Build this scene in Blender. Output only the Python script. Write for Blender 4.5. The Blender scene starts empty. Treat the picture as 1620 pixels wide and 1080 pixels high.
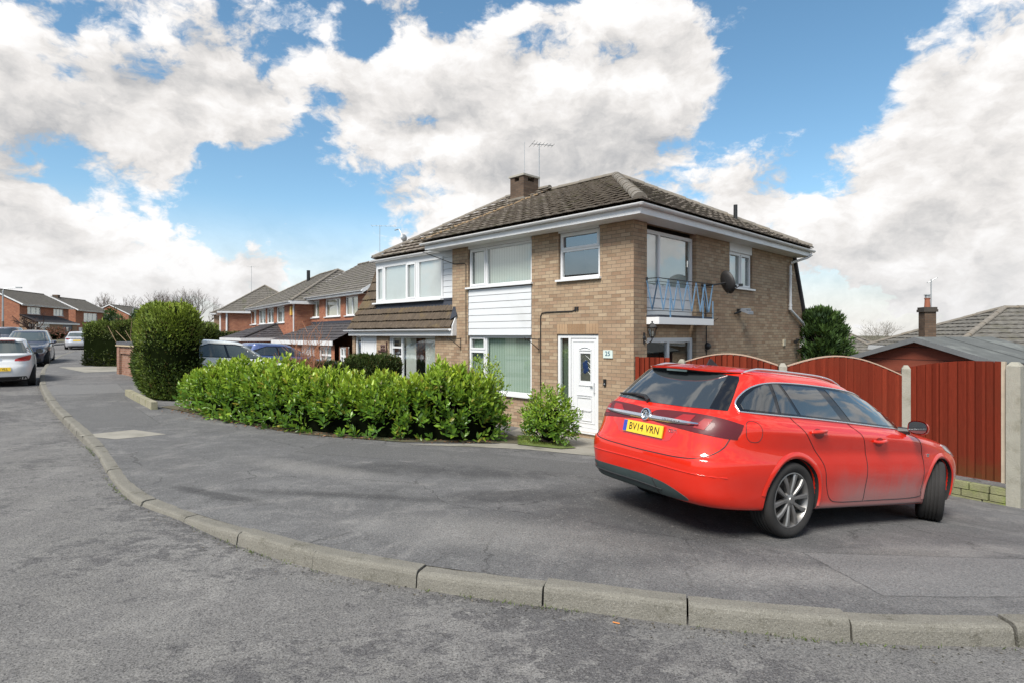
import bpy, bmesh, math, random
import numpy as np
from mathutils import Vector, Matrix
from mathutils.bvhtree import BVHTree
from mathutils.geometry import delaunay_2d_cdt
R = math.radians
random.seed(7); rng = np.random.default_rng(7)
SC = bpy.context.scene
COL = SC.collection
ZC = 1.75                      # eye height above the road; all code below measures height from the eye

# ------------------------------------------------------------------ camera
cam = bpy.data.cameras.new('camera'); cam_o = bpy.data.objects.new('camera', cam); COL.objects.link(cam_o)
cam.sensor_width = 36; cam.lens = 36*930/1620; cam.shift_y = -10/1620
cam.clip_start = 0.05; cam.clip_end = 3000
cam_o.location = (0, 0, 0); cam_o.rotation_euler = (R(90), 0, 0)
SC.camera = cam_o

# ------------------------------------------------------------------ light
SUN_EL, SUN_AZ = 50, -150       # azimuth measured from the view direction (+Y) towards +X
SUN_STRENGTH, SKY_STRENGTH, CLOUD_STRENGTH, EXPOSURE, COVER = 4.1, 0.112, .73, 0.58, .020
sd = Vector((math.sin(R(SUN_AZ))*math.cos(R(SUN_EL)), math.cos(R(SUN_AZ))*math.cos(R(SUN_EL)), math.sin(R(SUN_EL))))
sun = bpy.data.lights.new('sun', 'SUN'); sun_o = bpy.data.objects.new('sun', sun); COL.objects.link(sun_o)
sun.energy = SUN_STRENGTH; sun.angle = R(24); sun.color = (1, .95, .87)
sun_o.rotation_euler = (-sd).to_track_quat('-Z', 'Y').to_euler()
SC.view_settings.view_transform = 'Standard'; SC.view_settings.look = 'None'
SC.view_settings.exposure = EXPOSURE; SC.view_settings.gamma = 1
SC.cycles.max_bounces = 6; SC.cycles.transparent_max_bounces = 8
SC.cycles.use_denoising = True

# ------------------------------------------------------------------ node helpers
def N(nt, typ, _in=None, **kw):
    n = nt.nodes.new(typ)
    for k, v in kw.items(): setattr(n, k, v)
    if _in:
        for k, v in _in.items():
            s = n.inputs[k]
            if isinstance(v, bpy.types.NodeSocket): nt.links.new(v, s)
            else: s.default_value = v
    return n
def MATH(nt, op, a, b=None, c=None, clamp=False):
    n = nt.nodes.new('ShaderNodeMath'); n.operation = op; n.use_clamp = clamp
    for i, v in enumerate((a, b, c)):
        if v is None: continue
        if isinstance(v, bpy.types.NodeSocket): nt.links.new(v, n.inputs[i])
        else: n.inputs[i].default_value = v
    return n.outputs[0]
def MIXC(nt, f, a, b, mode='MIX'):
    n = nt.nodes.new('ShaderNodeMix'); n.data_type = 'RGBA'; n.blend_type = mode
    for k, v in ((0, f), (6, a), (7, b)):
        if isinstance(v, bpy.types.NodeSocket): nt.links.new(v, n.inputs[k])
        elif k == 0: n.inputs[0].default_value = v
        else: n.inputs[k].default_value = (*v, 1) if len(v) == 3 else v
    return n.outputs[2]
def RAMP(nt, f, stops):
    n = nt.nodes.new('ShaderNodeValToRGB'); nt.links.new(f, n.inputs[0])
    el = n.color_ramp.elements
    while len(el) < len(stops): el.new(0.5)
    for e, (p, c) in zip(el, stops):
        e.position = p; e.color = (*c, 1) if hasattr(c, '__len__') else (c, c, c, 1)
    return n.outputs[0]
def MR(nt, f, a, b, c=0., d=1., smooth=True):
    n = N(nt, 'ShaderNodeMapRange', {0: f, 1: a, 2: b, 3: c, 4: d})
    if smooth: n.interpolation_type = 'SMOOTHSTEP'
    return n.outputs[0]
def NOISE(nt, vec, scale, detail=4, rough=.55, dist=0.):
    n = N(nt, 'ShaderNodeTexNoise', {'Scale': scale, 'Detail': detail, 'Roughness': rough, 'Distortion': dist})
    if vec is not None: nt.links.new(vec, n.inputs['Vector'])
    return n.outputs[0]
def newmat(name, rough=.6, spec=.5, metal=0.):
    m = bpy.data.materials.new(name); m.use_nodes = True
    nt = m.node_tree; b = nt.nodes['Principled BSDF']
    b.inputs['Roughness'].default_value = rough; b.inputs['Metallic'].default_value = metal
    b.inputs['Specular IOR Level'].default_value = spec
    return m, nt, b
def OBJ(nt): return nt.nodes.new('ShaderNodeTexCoord').outputs['Object']
def UVN(nt): return nt.nodes.new('ShaderNodeTexCoord').outputs['UV']
def POS(nt): return nt.nodes.new('ShaderNodeNewGeometry').outputs['Position']
def BUMP(nt, b, h, strength=.4, dist=.01):
    n = N(nt, 'ShaderNodeBump', {'Strength': strength, 'Distance': dist, 'Height': h})
    nt.links.new(n.outputs[0], b.inputs['Normal'])
def plain(name, col, rough=.6, var=.12, scale=6, bump=0., metal=0., spec=.5, dirt=None, coat=0.):
    m, nt, b = newmat(name, rough, spec, metal)
    v = POS(nt)
    n = NOISE(nt, v, scale, 5, .6)
    c = MIXC(nt, n, [x*(1-var) for x in col], [min(1, x*(1+var)) for x in col])
    if dirt:
        d = MR(nt, NOISE(nt, v, scale*.45, 6, .65), .48, .72)
        c = MIXC(nt, MATH(nt, 'MULTIPLY', d, dirt[1]), c, dirt[0])
    nt.links.new(c, b.inputs['Base Color'])
    if bump: BUMP(nt, b, NOISE(nt, v, scale*8, 4, .6), bump, .01)
    if coat: b.inputs['Coat Weight'].default_value = coat; b.inputs['Coat Roughness'].default_value = .04
    return m

# ------------------------------------------------------------------ sky: Nishita plus drifting cumulus (all directions, no screen space)
W = bpy.data.worlds.new('World'); SC.world = W; W.use_nodes = True
nt = W.node_tree; nt.nodes.clear()
sky = nt.nodes.new('ShaderNodeTexSky'); sky.sky_type = 'NISHITA'; sky.sun_disc = False
sky.sun_elevation = R(SUN_EL); sky.sun_rotation = R(SUN_AZ); sky.air_density = 1.0; sky.dust_density = .4; sky.ozone_density = 2.0
gen = nt.nodes.new('ShaderNodeTexCoord').outputs['Generated']
sep = N(nt, 'ShaderNodeSeparateXYZ', {0: gen})
pv = N(nt, 'ShaderNodeVectorMath', {0: gen, 1: (1, 1, 1.5)}, operation='MULTIPLY').outputs[0]
def skydir(px, py): return Vector((px-810, 930, 530-py)).normalized()
# (px, py, angular radius in px, weight): where cumulus stands (+) and where blue shows (-)
BLOBS = [(90,90,170,.30),(330,190,170,.28),(640,70,150,.26),(900,110,190,.34),(1120,60,120,.22),(120,310,190,.32),(680,290,170,.32),
 (1030,250,130,.24),(1205,282,62,.40),(1560,120,190,.34),(1500,290,190,.34),(1330,430,230,.26),(460,405,75,.36),(250,390,160,.20),(60,430,200,.24),
 (1560,330,120,.2),(300,60,60,.10),(900,280,120,.22),
 (1270,110,115,-.36),(1180,200,70,-.22),(1140,40,90,.2),(1000,100,120,.2),(800,200,120,.2),(180,140,110,.2),(1290,300,40,-.16),(400,295,85,-.34),(540,330,60,-.22),(480,235,50,-.16),(230,80,60,-.30),(575,55,42,-.34),(715,20,50,-.22),(1420,40,70,-.16),
 (500,440,60,-.16),(330,340,60,-.22),(560,380,60,-.2),(1350,200,70,-.2),(1230,505,70,-.16),(260,470,80,-.12),(130,20,40,-.12),(300,180,120,.30),(420,120,90,.22),(600,190,70,.16),(1330,90,80,-.1)]
cov = None
for px, py, r, w in BLOBS:
    c = skydir(px, py); ang = math.atan(r/math.hypot(930, px-810, 530-py))*1.35
    dt = N(nt, 'ShaderNodeVectorMath', {0: gen, 1: c}, operation='DOT_PRODUCT').outputs['Value']
    g = MR(nt, dt, math.cos(ang), 1.0, 0., w*(.52 if w > 0 else .9))
    cov = g if cov is None else MATH(nt, 'ADD', cov, g)
warp = N(nt, 'ShaderNodeTexNoise', {'Vector': pv, 'Scale': 7.5, 'Detail': 5, 'Roughness': .6}).outputs['Color']
pv2 = N(nt, 'ShaderNodeVectorMath', {0: pv, 1: N(nt, 'ShaderNodeVectorMath', {0: warp, 'Scale': .085}, operation='SCALE').outputs[0]}, operation='ADD').outputs[0]
def clouds(vec): return MATH(nt, 'ADD', MATH(nt, 'MULTIPLY', NOISE(nt, vec, 4.2, 11, .58), .62), MATH(nt, 'MULTIPLY', NOISE(nt, vec, 10.5, 8, .60), .38))
n1 = clouds(pv2)
pv3 = N(nt, 'ShaderNodeVectorMath', {0: pv2, 1: (-.03, .0, .06)}, operation='ADD').outputs[0]
n2 = clouds(pv3)
fine = NOISE(nt, pv2, 26, 6, .6)
d = MATH(nt, 'ADD', MATH(nt, 'ADD', MATH(nt, 'MULTIPLY', MATH(nt, 'SUBTRACT', n1, .5), 3.1), MATH(nt, 'MULTIPLY', MATH(nt, 'SUBTRACT', fine, .5), .12)), MATH(nt, 'ADD', cov, COVER))
alpha = MR(nt, d, -.04, .17)
lit = MATH(nt, 'ADD', MATH(nt, 'MULTIPLY', MATH(nt, 'SUBTRACT', n1, n2), 4.6), MATH(nt, 'MULTIPLY', MATH(nt, 'SUBTRACT', fine, .5), .25))
thick = MR(nt, d, .15, .95)
sh = MATH(nt, 'SUBTRACT', MATH(nt, 'ADD', .72, lit), MATH(nt, 'MULTIPLY', thick, .46), clamp=True)
ccol = RAMP(nt, sh, [(0., (.46, .465, .48)), (.3, (.61, .60, .595)), (.62, (.79, .765, .745)), (1., (.97, .955, .945))])
low = MR(nt, sep.outputs[2], .0, .20)
ccol = MIXC(nt, low, MIXC(nt, .35, ccol, (.70, .72, .75)), ccol)
alpha = MATH(nt, 'MAXIMUM', alpha, MATH(nt, 'MULTIPLY', MATH(nt, 'SUBTRACT', 1., MR(nt, sep.outputs[2], .01, .22)), .88))
skyc = N(nt, 'ShaderNodeHueSaturation', {'Hue': .487, 'Saturation': 1.10, 'Value': 1.0, 'Color': sky.outputs[0]}).outputs[0]
b1 = N(nt, 'ShaderNodeBackground', {0: skyc, 1: SKY_STRENGTH})
b2 = N(nt, 'ShaderNodeBackground', {0: ccol, 1: CLOUD_STRENGTH})
mx = N(nt, 'ShaderNodeMixShader', {0: alpha, 1: b1.outputs[0], 2: b2.outputs[0]})
out = N(nt, 'ShaderNodeOutputWorld', {0: mx.outputs[0]})

# ------------------------------------------------------------------ object helpers
WM = {}                        # world matrix of every parent, kept by hand
ROOTS = []
def tag(o, label=None, cat=None, group=None, kind=None):
    if label: o['label'] = label
    if cat: o['category'] = cat
    if group: o['group'] = group
    if kind: o['kind'] = kind
    return o
def thing(name, label, cat, loc=(0, 0, 0), rz=0., group=None, mat=None):
    o = bpy.data.objects.new(name, None); COL.objects.link(o); o.empty_display_size = .2
    if mat is None:
        o.location = loc; o.rotation_euler = (0, 0, rz)
        mat = Matrix.Translation(Vector(loc)) @ Matrix.Rotation(rz, 4, 'Z')
    else:
        o.matrix_world = mat
    WM[o] = mat; ROOTS.append(o)
    return tag(o, label, cat, group)
class MB:
    """collects faces in eye-based coordinates and links them as ONE mesh object"""
    def __init__(s): s.v = []; s.f = []; s.mi = []; s.uv = None
    def quad(s, *pts, m=0):
        i = len(s.v); s.v += [Vector(p) for p in pts]; s.f.append(tuple(range(i, i+len(pts)))); s.mi.append(m)
    def box(s, c, ax, ay, az, m=0):
        """c centre, ax ay az half vectors"""
        c, ax, ay, az = map(Vector, (c, ax, ay, az))
        p = [c + ax*i + ay*j + az*k for k in (-1, 1) for j in (-1, 1) for i in (-1, 1)]
        for q in ((0,2,3,1), (4,5,7,6), (0,1,5,4), (2,6,7,3), (0,4,6,2), (1,3,7,5)): s.quad(*[p[k] for k in q], m=m)
    def grid(s, rows, closed=False, m=0):
        i0 = len(s.v); n = len(rows[0])
        for r in rows: s.v += [Vector(p) for p in r]
        for a in range(len(rows)-1):
            for b in range(n if closed else n-1):
                b2 = (b+1) % n
                s.f.append((i0+a*n+b, i0+a*n+b2, i0+(a+1)*n+b2, i0+(a+1)*n+b)); s.mi.append(m)
    def tube(s, path, r, seg=8, m=0, cap=True):
        path = [Vector(p) for p in path]; rows = []
        n = len(path); rr = r if hasattr(r, '__len__') else [r]*n
        for i, p in enumerate(path):
            t = (path[min(i+1, n-1)] - path[max(i-1, 0)]).normalized()
            a = t.cross(Vector((0, 0, 1)))
            if a.length < .05: a = t.cross(Vector((1, 0, 0)))
            a.normalize(); b = t.cross(a)
            rows.append([p + (a*math.cos(k*2*math.pi/seg) + b*math.sin(k*2*math.pi/seg))*rr[i] for k in range(seg)])
        s.grid(rows, True, m)
        if cap: s.quad(*rows[0][::-1], m=m); s.quad(*rows[-1], m=m)
    def lathe(s, prof, c, axis, seg=32, m=0):
        """prof: (radius, offset along axis)"""
        axis = Vector(axis).normalized(); a = axis.orthogonal().normalized(); b = axis.cross(a); c = Vector(c)
        s.grid([[c + axis*o + (a*math.cos(k*2*math.pi/seg)+b*math.sin(k*2*math.pi/seg))*r for k in range(seg)] for r, o in prof], True, m)
    def prism(s, poly, d, m=0):
        """poly: 3-D outline, d: extrusion vector"""
        d = Vector(d); poly = [Vector(p) for p in poly]; n = len(poly)
        s.quad(*poly, m=m); s.quad(*[p+d for p in poly][::-1], m=m)
        for i in range(n): s.quad(poly[i], poly[(i+1) % n], poly[(i+1) % n]+d, poly[i]+d, m=m)
    def build(s, name, mats, parent=None, smooth=False, uv=False, sharp=None, merge=False):
        me = bpy.data.meshes.new(name)
        inv = WM[parent].inverted() if parent is not None and parent in WM and not getattr(s, 'local', False) else Matrix.Identity(4)
        vs = [inv @ p for p in s.v]
        me.from_pydata([tuple(p) for p in vs], [], s.f)
        for mm in (mats if isinstance(mats, (list, tuple)) else [mats]): me.materials.append(mm)
        me.polygons.foreach_set('material_index', s.mi)
        if uv:
            l = me.uv_layers.new(name='UVMap'); k = 0
            dat = np.zeros((len(me.loops), 2))
            for f in s.f:
                p = [s.v[i] for i in f]
                n = (p[1]-p[0]).cross(p[-1]-p[0])
                if n.length < 1e-9: n = Vector((0, 0, 1))
                n.normalize()
                if n.z < -.01: n = -n
                ua = Vector((0, 0, 1)).cross(n)
                if ua.length < .05: ua = Vector((1, 0, 0)); va = Vector((0, 1, 0))
                else: ua.normalize(); va = n.cross(ua)
                for q in p: dat[k] = (q.dot(ua), q.dot(va)); k += 1
            l.data.foreach_set('uv', dat.ravel())
        if merge:
            bm = bmesh.new(); bm.from_mesh(me); bmesh.ops.remove_doubles(bm, verts=bm.verts, dist=1e-4)
            bmesh.ops.recalc_face_normals(bm, faces=bm.faces); bm.to_mesh(me); bm.free()
        if smooth:
            me.polygons.foreach_set('use_smooth', [True]*len(me.polygons))
            if sharp: me.set_sharp_from_angle(angle=R(sharp))
        me.update()
        return link(name, me, parent)
def link(name, me, parent=None):
    o = bpy.data.objects.new(name, me); COL.objects.link(o)
    if parent is not None: o.parent = parent; WM[o] = WM.get(parent, Matrix.Identity(4))
    else: ROOTS.append(o); WM[o] = Matrix.Identity(4)
    return o
def np_mesh(name, verts, faces_list, mats, parent=None, cols=None, smooth=False):
    """verts (n,3) array in eye coordinates; faces_list: arrays (k,3|4)"""
    me = bpy.data.meshes.new(name)
    if parent is not None and parent in WM:
        M = np.array(WM[parent].inverted()); verts = verts @ M[:3, :3].T + M[:3, 3]
    loops = np.concatenate([f.ravel() for f in faces_list]).astype(np.int32)
    tot = np.concatenate([np.full(len(f), f.shape[1]) for f in faces_list]).astype(np.int32)
    me.vertices.add(len(verts)); me.vertices.foreach_set('co', verts.astype(np.float32).ravel())
    me.loops.add(len(loops)); me.loops.foreach_set('vertex_index', loops)
    me.polygons.add(len(tot)); me.polygons.foreach_set('loop_start', np.concatenate([[0], np.cumsum(tot)[:-1]]).astype(np.int32))
    me.polygons.foreach_set('loop_total', tot)
    for mm in (mats if isinstance(mats, (list, tuple)) else [mats]): me.materials.append(mm)
    if cols is not None:
        a = me.color_attributes.new('Col', 'FLOAT_COLOR', 'POINT')
        a.data.foreach_set('color', np.concatenate([cols, np.ones((len(cols), 1))], 1).astype(np.float32).ravel())
    me.update(); me.validate()
    if smooth: me.polygons.foreach_set('use_smooth', [True]*len(me.polygons))
    return link(name, me, parent)
def copy_tree(o, parent=None, loc=None, rz=None, label=None):
    c = o.copy(); COL.objects.link(c)
    if parent is not None: c.parent = parent
    else: ROOTS.append(c)
    if loc is not None: c.location = loc
    if rz is not None: c.rotation_euler = (0, 0, rz)
    if label: c['label'] = label
    for ch in list(o.children): copy_tree(ch, c)
    return c
def text_mesh(txt, size, align='CENTER', spacing=1.0, extrude=0.002):
    """triangulated letters in the local XY plane, as (verts, faces)"""
    cu = bpy.data.curves.new('txt', 'FONT'); cu.body = txt; cu.size = size; cu.align_x = align; cu.align_y = 'CENTER'
    cu.extrude = extrude; cu.space_character = spacing; cu.resolution_u = 3
    o = bpy.data.objects.new('txt', cu); COL.objects.link(o)
    dg = bpy.context.evaluated_depsgraph_get(); me = bpy.data.meshes.new_from_object(o.evaluated_get(dg))
    v = [p.co.copy() for p in me.vertices]; f = [tuple(p.vertices) for p in me.polygons]
    bpy.data.objects.remove(o); bpy.data.curves.remove(cu); bpy.data.meshes.remove(me)
    return v, f
def add_text(mb, txt, size, c, ex, ey, spacing=1.0, extrude=.002, m=0, sx=1.0):
    v, f = text_mesh(txt, size, 'CENTER', spacing, extrude)
    c, ex, ey = Vector(c), Vector(ex).normalized(), Vector(ey).normalized(); ez = ex.cross(ey)
    i = len(mb.v); mb.v += [c + ex*(p.x*sx) + ey*p.y + ez*p.z for p in v]
    for q in f: mb.f.append(tuple(k+i for k in q)); mb.mi.append(m)
def catmull(P, n):
    P = np.array(P, float); out = []
    Q = np.vstack([2*P[0]-P[1], P, 2*P[-1]-P[-2]])
    for i in range(len(P)-1):
        p0, p1, p2, p3 = Q[i:i+4]
        for t in np.linspace(0, 1, n, endpoint=False):
            out.append(.5*((2*p1)+(-p0+p2)*t+(2*p0-5*p1+4*p2-p3)*t*t+(-p0+3*p1-3*p2+p3)*t**3))
    out.append(P[-1]); return np.array(out)

# ------------------------------------------------------------------ the lie of the land (height of the tarmac, eye = 0)
GP = np.array([(25,3.0,-1.72),(12,3.2,-1.68),(6,3.3,-1.66),(2.92,3.36,-1.66),(1.23,3.57,-1.66),(-.56,4.08,-1.66),(-2.38,4.98,-1.66),(-3.27,5.55,-1.69),(-3.9,6.0,-1.70),
 (-4.6,6.66,-1.68),(-6.25,8.6,-1.65),(-10.6,13.5,-1.57),(-15.5,19.3,-1.45),(-21.3,26.9,-1.3),(-27.7,36.5,-1.12),(-30.7,41.8,-1.08),(-34,50,-1.05),
 (2.43,5.34,-1.82),(4.77,6.73,-2.11),(1.61,6.71,-1.795),(3.95,8.10,-2.09),(7.36,8.5,-2.5),(6.6,9.85,-2.52),(10,8,-2.55),(4.65,10.1,-2.35),(3.2,11.0,-2.2),
 (1.7,12.1,-2.15),(2.4,11.5,-2.15),(-1.7,15.7,-2.15),(-4,18,-2.05),(-1.86,10.2,-1.83),(-3.8,10.7,-1.78),(-7.6,13.1,-1.62),(.12,11.0,-1.98),(.7,10.9,-2.03),
 (-13,20,-1.45),(-20.6,29,-1.25),(-37,58,-.85),(-52,70,-.55),(-68,82,-.42),(-45,80,-.2),(-72,98,.35),(-58,100,.3),(-80,122,1.0),(-40,110,.3),(0,-10,-1.70),(0,0,-1.66),(-6,3,-1.62),(-20,8,-1.4),(8,20,-2.3),(20,20,-2.6),(0,40,-2.0),(40,60,-2.4),(-40,0,-1.2),
 (20,-10,-1.75),(-20,-15,-1.4),(-20,45,-1.3),(0,100,-1.4)] + [(220*math.cos(a), 220*math.sin(a), -1.5) for a in np.linspace(0, 6.1, 10)])
def _tps(r2): return np.where(r2 > 1e-9, .5*r2*np.log(np.maximum(r2, 1e-9)), 0.)
def _fit():
    X = GP[:, :2]; n = len(X)
    K = _tps(((X[:, None]-X[None])**2).sum(-1)) + np.eye(n)*.15
    Pm = np.hstack([np.ones((n, 1)), X])
    A = np.block([[K, Pm], [Pm.T, np.zeros((3, 3))]])
    return np.linalg.solve(A, np.concatenate([GP[:, 2], np.zeros(3)]))
_TW = _fit()
def zg(x, y):
    x = np.asarray(x, float); y = np.asarray(y, float)
    r = np.hypot(x, y); k = np.minimum(1, 215/np.maximum(r, 1e-6)); xx, yy = x*k, y*k
    r2 = (xx[..., None]-GP[:, 0])**2 + (yy[..., None]-GP[:, 1])**2
    return _tps(r2) @ _TW[:-3] + _TW[-3] + _TW[-2]*xx + _TW[-1]*yy
def Z(x, y): return float(zg(x, y))
def upstand(x, y):
    x = np.asarray(x, float); y = np.asarray(y, float)
    a, b = np.array((-3.3, 5.6)), np.array((-6.1, 8.4)); dd = b-a
    t = np.clip(((x-a[0])*dd[0]+(y-a[1])*dd[1])/(dd@dd), 0, 1)
    q = (x-a[0]-t*dd[0])**2 + (y-a[1]-t*dd[1])**2
    return .115 - .075*np.exp(-q/1.1)
def at(px, d, zz=None):
    """a point on the ground under image column px at distance d"""
    x = (px-810)/930*d; return Vector((x, d, Z(x, d) if zz is None else zz))
def pz(py, d): return (530-py)*d/930
# ================================================================== GROUND
def speckle(nt, v, scale, lo, hi):
    n = N(nt, 'ShaderNodeTexVoronoi', {'Vector': v, 'Scale': scale}); return MR(nt, N(nt, 'ShaderNodeSeparateColor', {0: n.outputs['Color']}).outputs[0], lo, hi)
def cracks(nt, v, scale, width, warp=.35):
    w = N(nt, 'ShaderNodeTexNoise', {'Vector': v, 'Scale': scale*2.2, 'Detail': 5, 'Roughness': .65}).outputs['Color']
    q = N(nt, 'ShaderNodeVectorMath', {0: v, 1: N(nt, 'ShaderNodeVectorMath', {0: w, 'Scale': warp/scale*2.}, operation='SCALE').outputs[0]}, operation='ADD').outputs[0]
    e = N(nt, 'ShaderNodeTexVoronoi', {'Vector': q, 'Scale': scale}, feature='DISTANCE_TO_EDGE').outputs['Distance']
    return MR(nt, e, 0, width, 1, 0)
def blot(nt, v, cx, cy, rx, ry, rot=0., soft=.6, nz=.5):
    """1 inside an irregular stain centred on (cx, cy)"""
    m = N(nt, 'ShaderNodeMapping', {'Vector': v, 'Location': (-cx, -cy, 0)}, vector_type='POINT').outputs[0]
    m = N(nt, 'ShaderNodeVectorRotate', {'Vector': m, 'Angle': -rot}, rotation_type='Z_AXIS').outputs[0]
    m = N(nt, 'ShaderNodeVectorMath', {0: m, 1: (1/rx, 1/ry, 0)}, operation='MULTIPLY').outputs[0]
    l = N(nt, 'ShaderNodeVectorMath', {0: m}, operation='LENGTH').outputs['Value']
    l = MATH(nt, 'ADD', l, MATH(nt, 'MULTIPLY', MATH(nt, 'SUBTRACT', NOISE(nt, v, 1.6, 6, .65), .5), nz*2.2))
    return MR(nt, l, 1-soft, 1+soft*.3, 1, 0)
def tarmac(name, base, kind):
    m, nt, b = newmat(name, .88, .3)
    v = POS(nt)
    big = NOISE(nt, v, .55, 6, .62); mid = NOISE(nt, v, 2.6, 7, .68, .6)
    c = MIXC(nt, MR(nt, big, .38, .62), [x*.86 for x in base], [x*1.08 for x in base])
    c = MIXC(nt, MR(nt, mid, .46, .60), MIXC(nt, .40, c, (base[0]*.55, base[1]*.55, base[2]*.58)), c)
    if kind == 'road':
        # binder worn off in scabs: dark chippings showing between pale worn film
        st = N(nt, 'ShaderNodeMapping', {'Vector': v, 'Scale': (1.0, 1.6, 1)}).outputs[0]
        scab = NOISE(nt, st, 5.5, 10, .78, .5)
        zone = NOISE(nt, v, .42, 4, .55)
        s = MR(nt, MATH(nt, 'ADD', scab, MATH(nt, 'MULTIPLY', MATH(nt, 'SUBTRACT', zone, .5), .95)), .50, .555)
        c = MIXC(nt, MATH(nt, 'MULTIPLY', s, .78), c, (base[0]*.42, base[1]*.42, base[2]*.45))
    else:
        w = MR(nt, NOISE(nt, v, 1.1, 8, .7, 1.2), .50, .66)
        c = MIXC(nt, MATH(nt, 'MULTIPLY', w, .45), c, (base[0]*1.7, base[1]*1.66, base[2]*1.6))
        k = cracks(nt, v, .50, .009, .16)
        k = MATH(nt, 'MULTIPLY', k, MR(nt, NOISE(nt, v, .8, 3), .44, .54))
        c = MIXC(nt, MATH(nt, 'MULTIPLY', k, .55), c, (.012, .012, .012))
        k2 = MATH(nt, 'MULTIPLY', cracks(nt, v, 1.7, .012, .2), MR(nt, NOISE(nt, v, .6, 3), .46, .54))
        c = MIXC(nt, MATH(nt, 'MULTIPLY', k2, .40), c, (.02, .02, .02))
        # oil and tyre wear left on the forecourt, and the damp run across the middle
        oil = None
        for a in ((1.6,5.9,2.3,1.5,.55,.8,.45), (.1,6.3,1.1,.35,.2,.6,.5), (3.0,4.75,.95,.22,.35,.6,.6), (.9,4.85,.9,.22,-.25,.7,.6), (-1.6,6.2,1.9,.16,-.18,.9,.8),(-.9,7.6,2.6,.5,-.1,1.0,.9),(-3.2,6.3,.9,.12,-.5,.6,.4)):
            q = blot(nt, v, *a[:4], a[4], a[5], a[6]); oil = q if oil is None else MATH(nt, 'MAXIMUM', oil, q)
        c = MIXC(nt, MATH(nt, 'MULTIPLY', oil, .58), c, (.020, .020, .022))
        pale = None
        for a in ((-.1,5.0,1.6,.5,-.2,.8,.5), (2.1,4.2,1.5,.3,.05,.8,.6), (-2.6,7.6,1.6,.35,-.5,.8,.5),(3.6,5.0,1.2,.25,.3,.7,.6)):
            q = blot(nt, v, *a[:4], a[4], a[5], a[6]); pale = q if pale is None else MATH(nt, 'MAXIMUM', pale, q)
        c = MIXC(nt, MATH(nt, 'MULTIPLY', pale, .38), c, (base[0]*2.0, base[1]*1.95, base[2]*1.85))
    if kind != 'road':
        # trench repairs: straight-edged patches of smoother, darker or paler tarmac with a sealed edge
        for (cx, cy, hx, hy, rot, tone) in ((-.6, 8.6, 2.6, .55, -.28, .72), (-8.3, 11.6, .9, 1.6, .72, .80), (3.4, 4.35, 1.0, .5, .03, 1.22), (-12.2, 16.6, 1.0, 1.3, .68, 1.18)):
            mq = N(nt, 'ShaderNodeVectorRotate', {'Vector': N(nt, 'ShaderNodeVectorMath', {0: v, 1: (-cx, -cy, 0)}, operation='ADD').outputs[0], 'Angle': -rot}, rotation_type='Z_AXIS').outputs[0]
            sx = N(nt, 'ShaderNodeSeparateXYZ', {0: mq}); wv = MATH(nt, 'MULTIPLY', MATH(nt, 'SUBTRACT', NOISE(nt, v, 9, 4), .5), .05)
            e_ = MATH(nt, 'MAXIMUM', MATH(nt, 'SUBTRACT', MATH(nt, 'ABSOLUTE', sx.outputs[0]), hx), MATH(nt, 'SUBTRACT', MATH(nt, 'ABSOLUTE', sx.outputs[1]), hy)); e_ = MATH(nt, 'ADD', e_, wv)
            c = MIXC(nt, MATH(nt, 'MULTIPLY', MR(nt, e_, .01, -.01), .75), c, [min(1, x*tone) for x in base])
            c = MIXC(nt, MATH(nt, 'MULTIPLY', MR(nt, MATH(nt, 'ABSOLUTE', e_), .014, .002), .55), c, (.03, .03, .03))
    gr = NOISE(nt, v, 75, 3, .75); c = MIXC(nt, 1., c, RAMP(nt, gr, [(.30, .52), (.5, 1.), (.70, 1.5)]), 'MULTIPLY')
    sp = speckle(nt, v, 190, .78, .97); c = MIXC(nt, MATH(nt, 'MULTIPLY', sp, .38 if kind == 'road' else .26), c, (.27, .265, .25))
    sp = speckle(nt, v, 130, .24, .04); c = MIXC(nt, MATH(nt, 'MULTIPLY', sp, .6 if kind == 'road' else .4), c, (.02, .02, .02))
    sp = speckle(nt, v, 60, .965, .99); c = MIXC(nt, MATH(nt, 'MULTIPLY', sp, .3), c, (.30, .29, .27))
    nt.links.new(c, b.inputs['Base Color'])
    h = MATH(nt, 'ADD', MATH(nt, 'MULTIPLY', NOISE(nt, v, 85, 3, .7), .6), MATH(nt, 'MULTIPLY', mid, .8))
    BUMP(nt, b, h, .9, .014)
    return m
M_ROAD = tarmac('road_asphalt', (.172, .167, .160), 'road')
M_PAV = tarmac('pavement_tarmac', (.132, .131, .130), 'pavement')
M_SLAB = plain('concrete_paving', (.25, .235, .20), .85, .22, 3, .5, dirt=((.10, .10, .075), .8))
M_KERB, nt, b = newmat('kerb_concrete', .9, .2)
v = POS(nt); c = MIXC(nt, NOISE(nt, v, 3, 6, .65), (.125, .119, .101), (.215, .205, .177))
c = MIXC(nt, MATH(nt, 'MULTIPLY', MR(nt, NOISE(nt, v, 5, 8, .75), .54, .66), .6), c, (.07, .066, .048))
c = MIXC(nt, MATH(nt, 'MULTIPLY', speckle(nt, v, 230, .8, .97), .35), c, (.36, .345, .31)); c = MIXC(nt, MATH(nt, 'MULTIPLY', speckle(nt, v, 200, .2, .03), .5), c, (.07, .065, .055))
nt.links.new(c, b.inputs['Base Color']); BUMP(nt, b, NOISE(nt, v, 60, 4, .7), .8, .012)
M_EARTH = plain('garden_ground', (.085, .075, .045), .95, .35, 1.2, .6, dirt=((.06, .09, .025), .8))
M_GRASS = plain('lawn', (.10, .135, .03), .9, .3, 5, .6)

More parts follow.
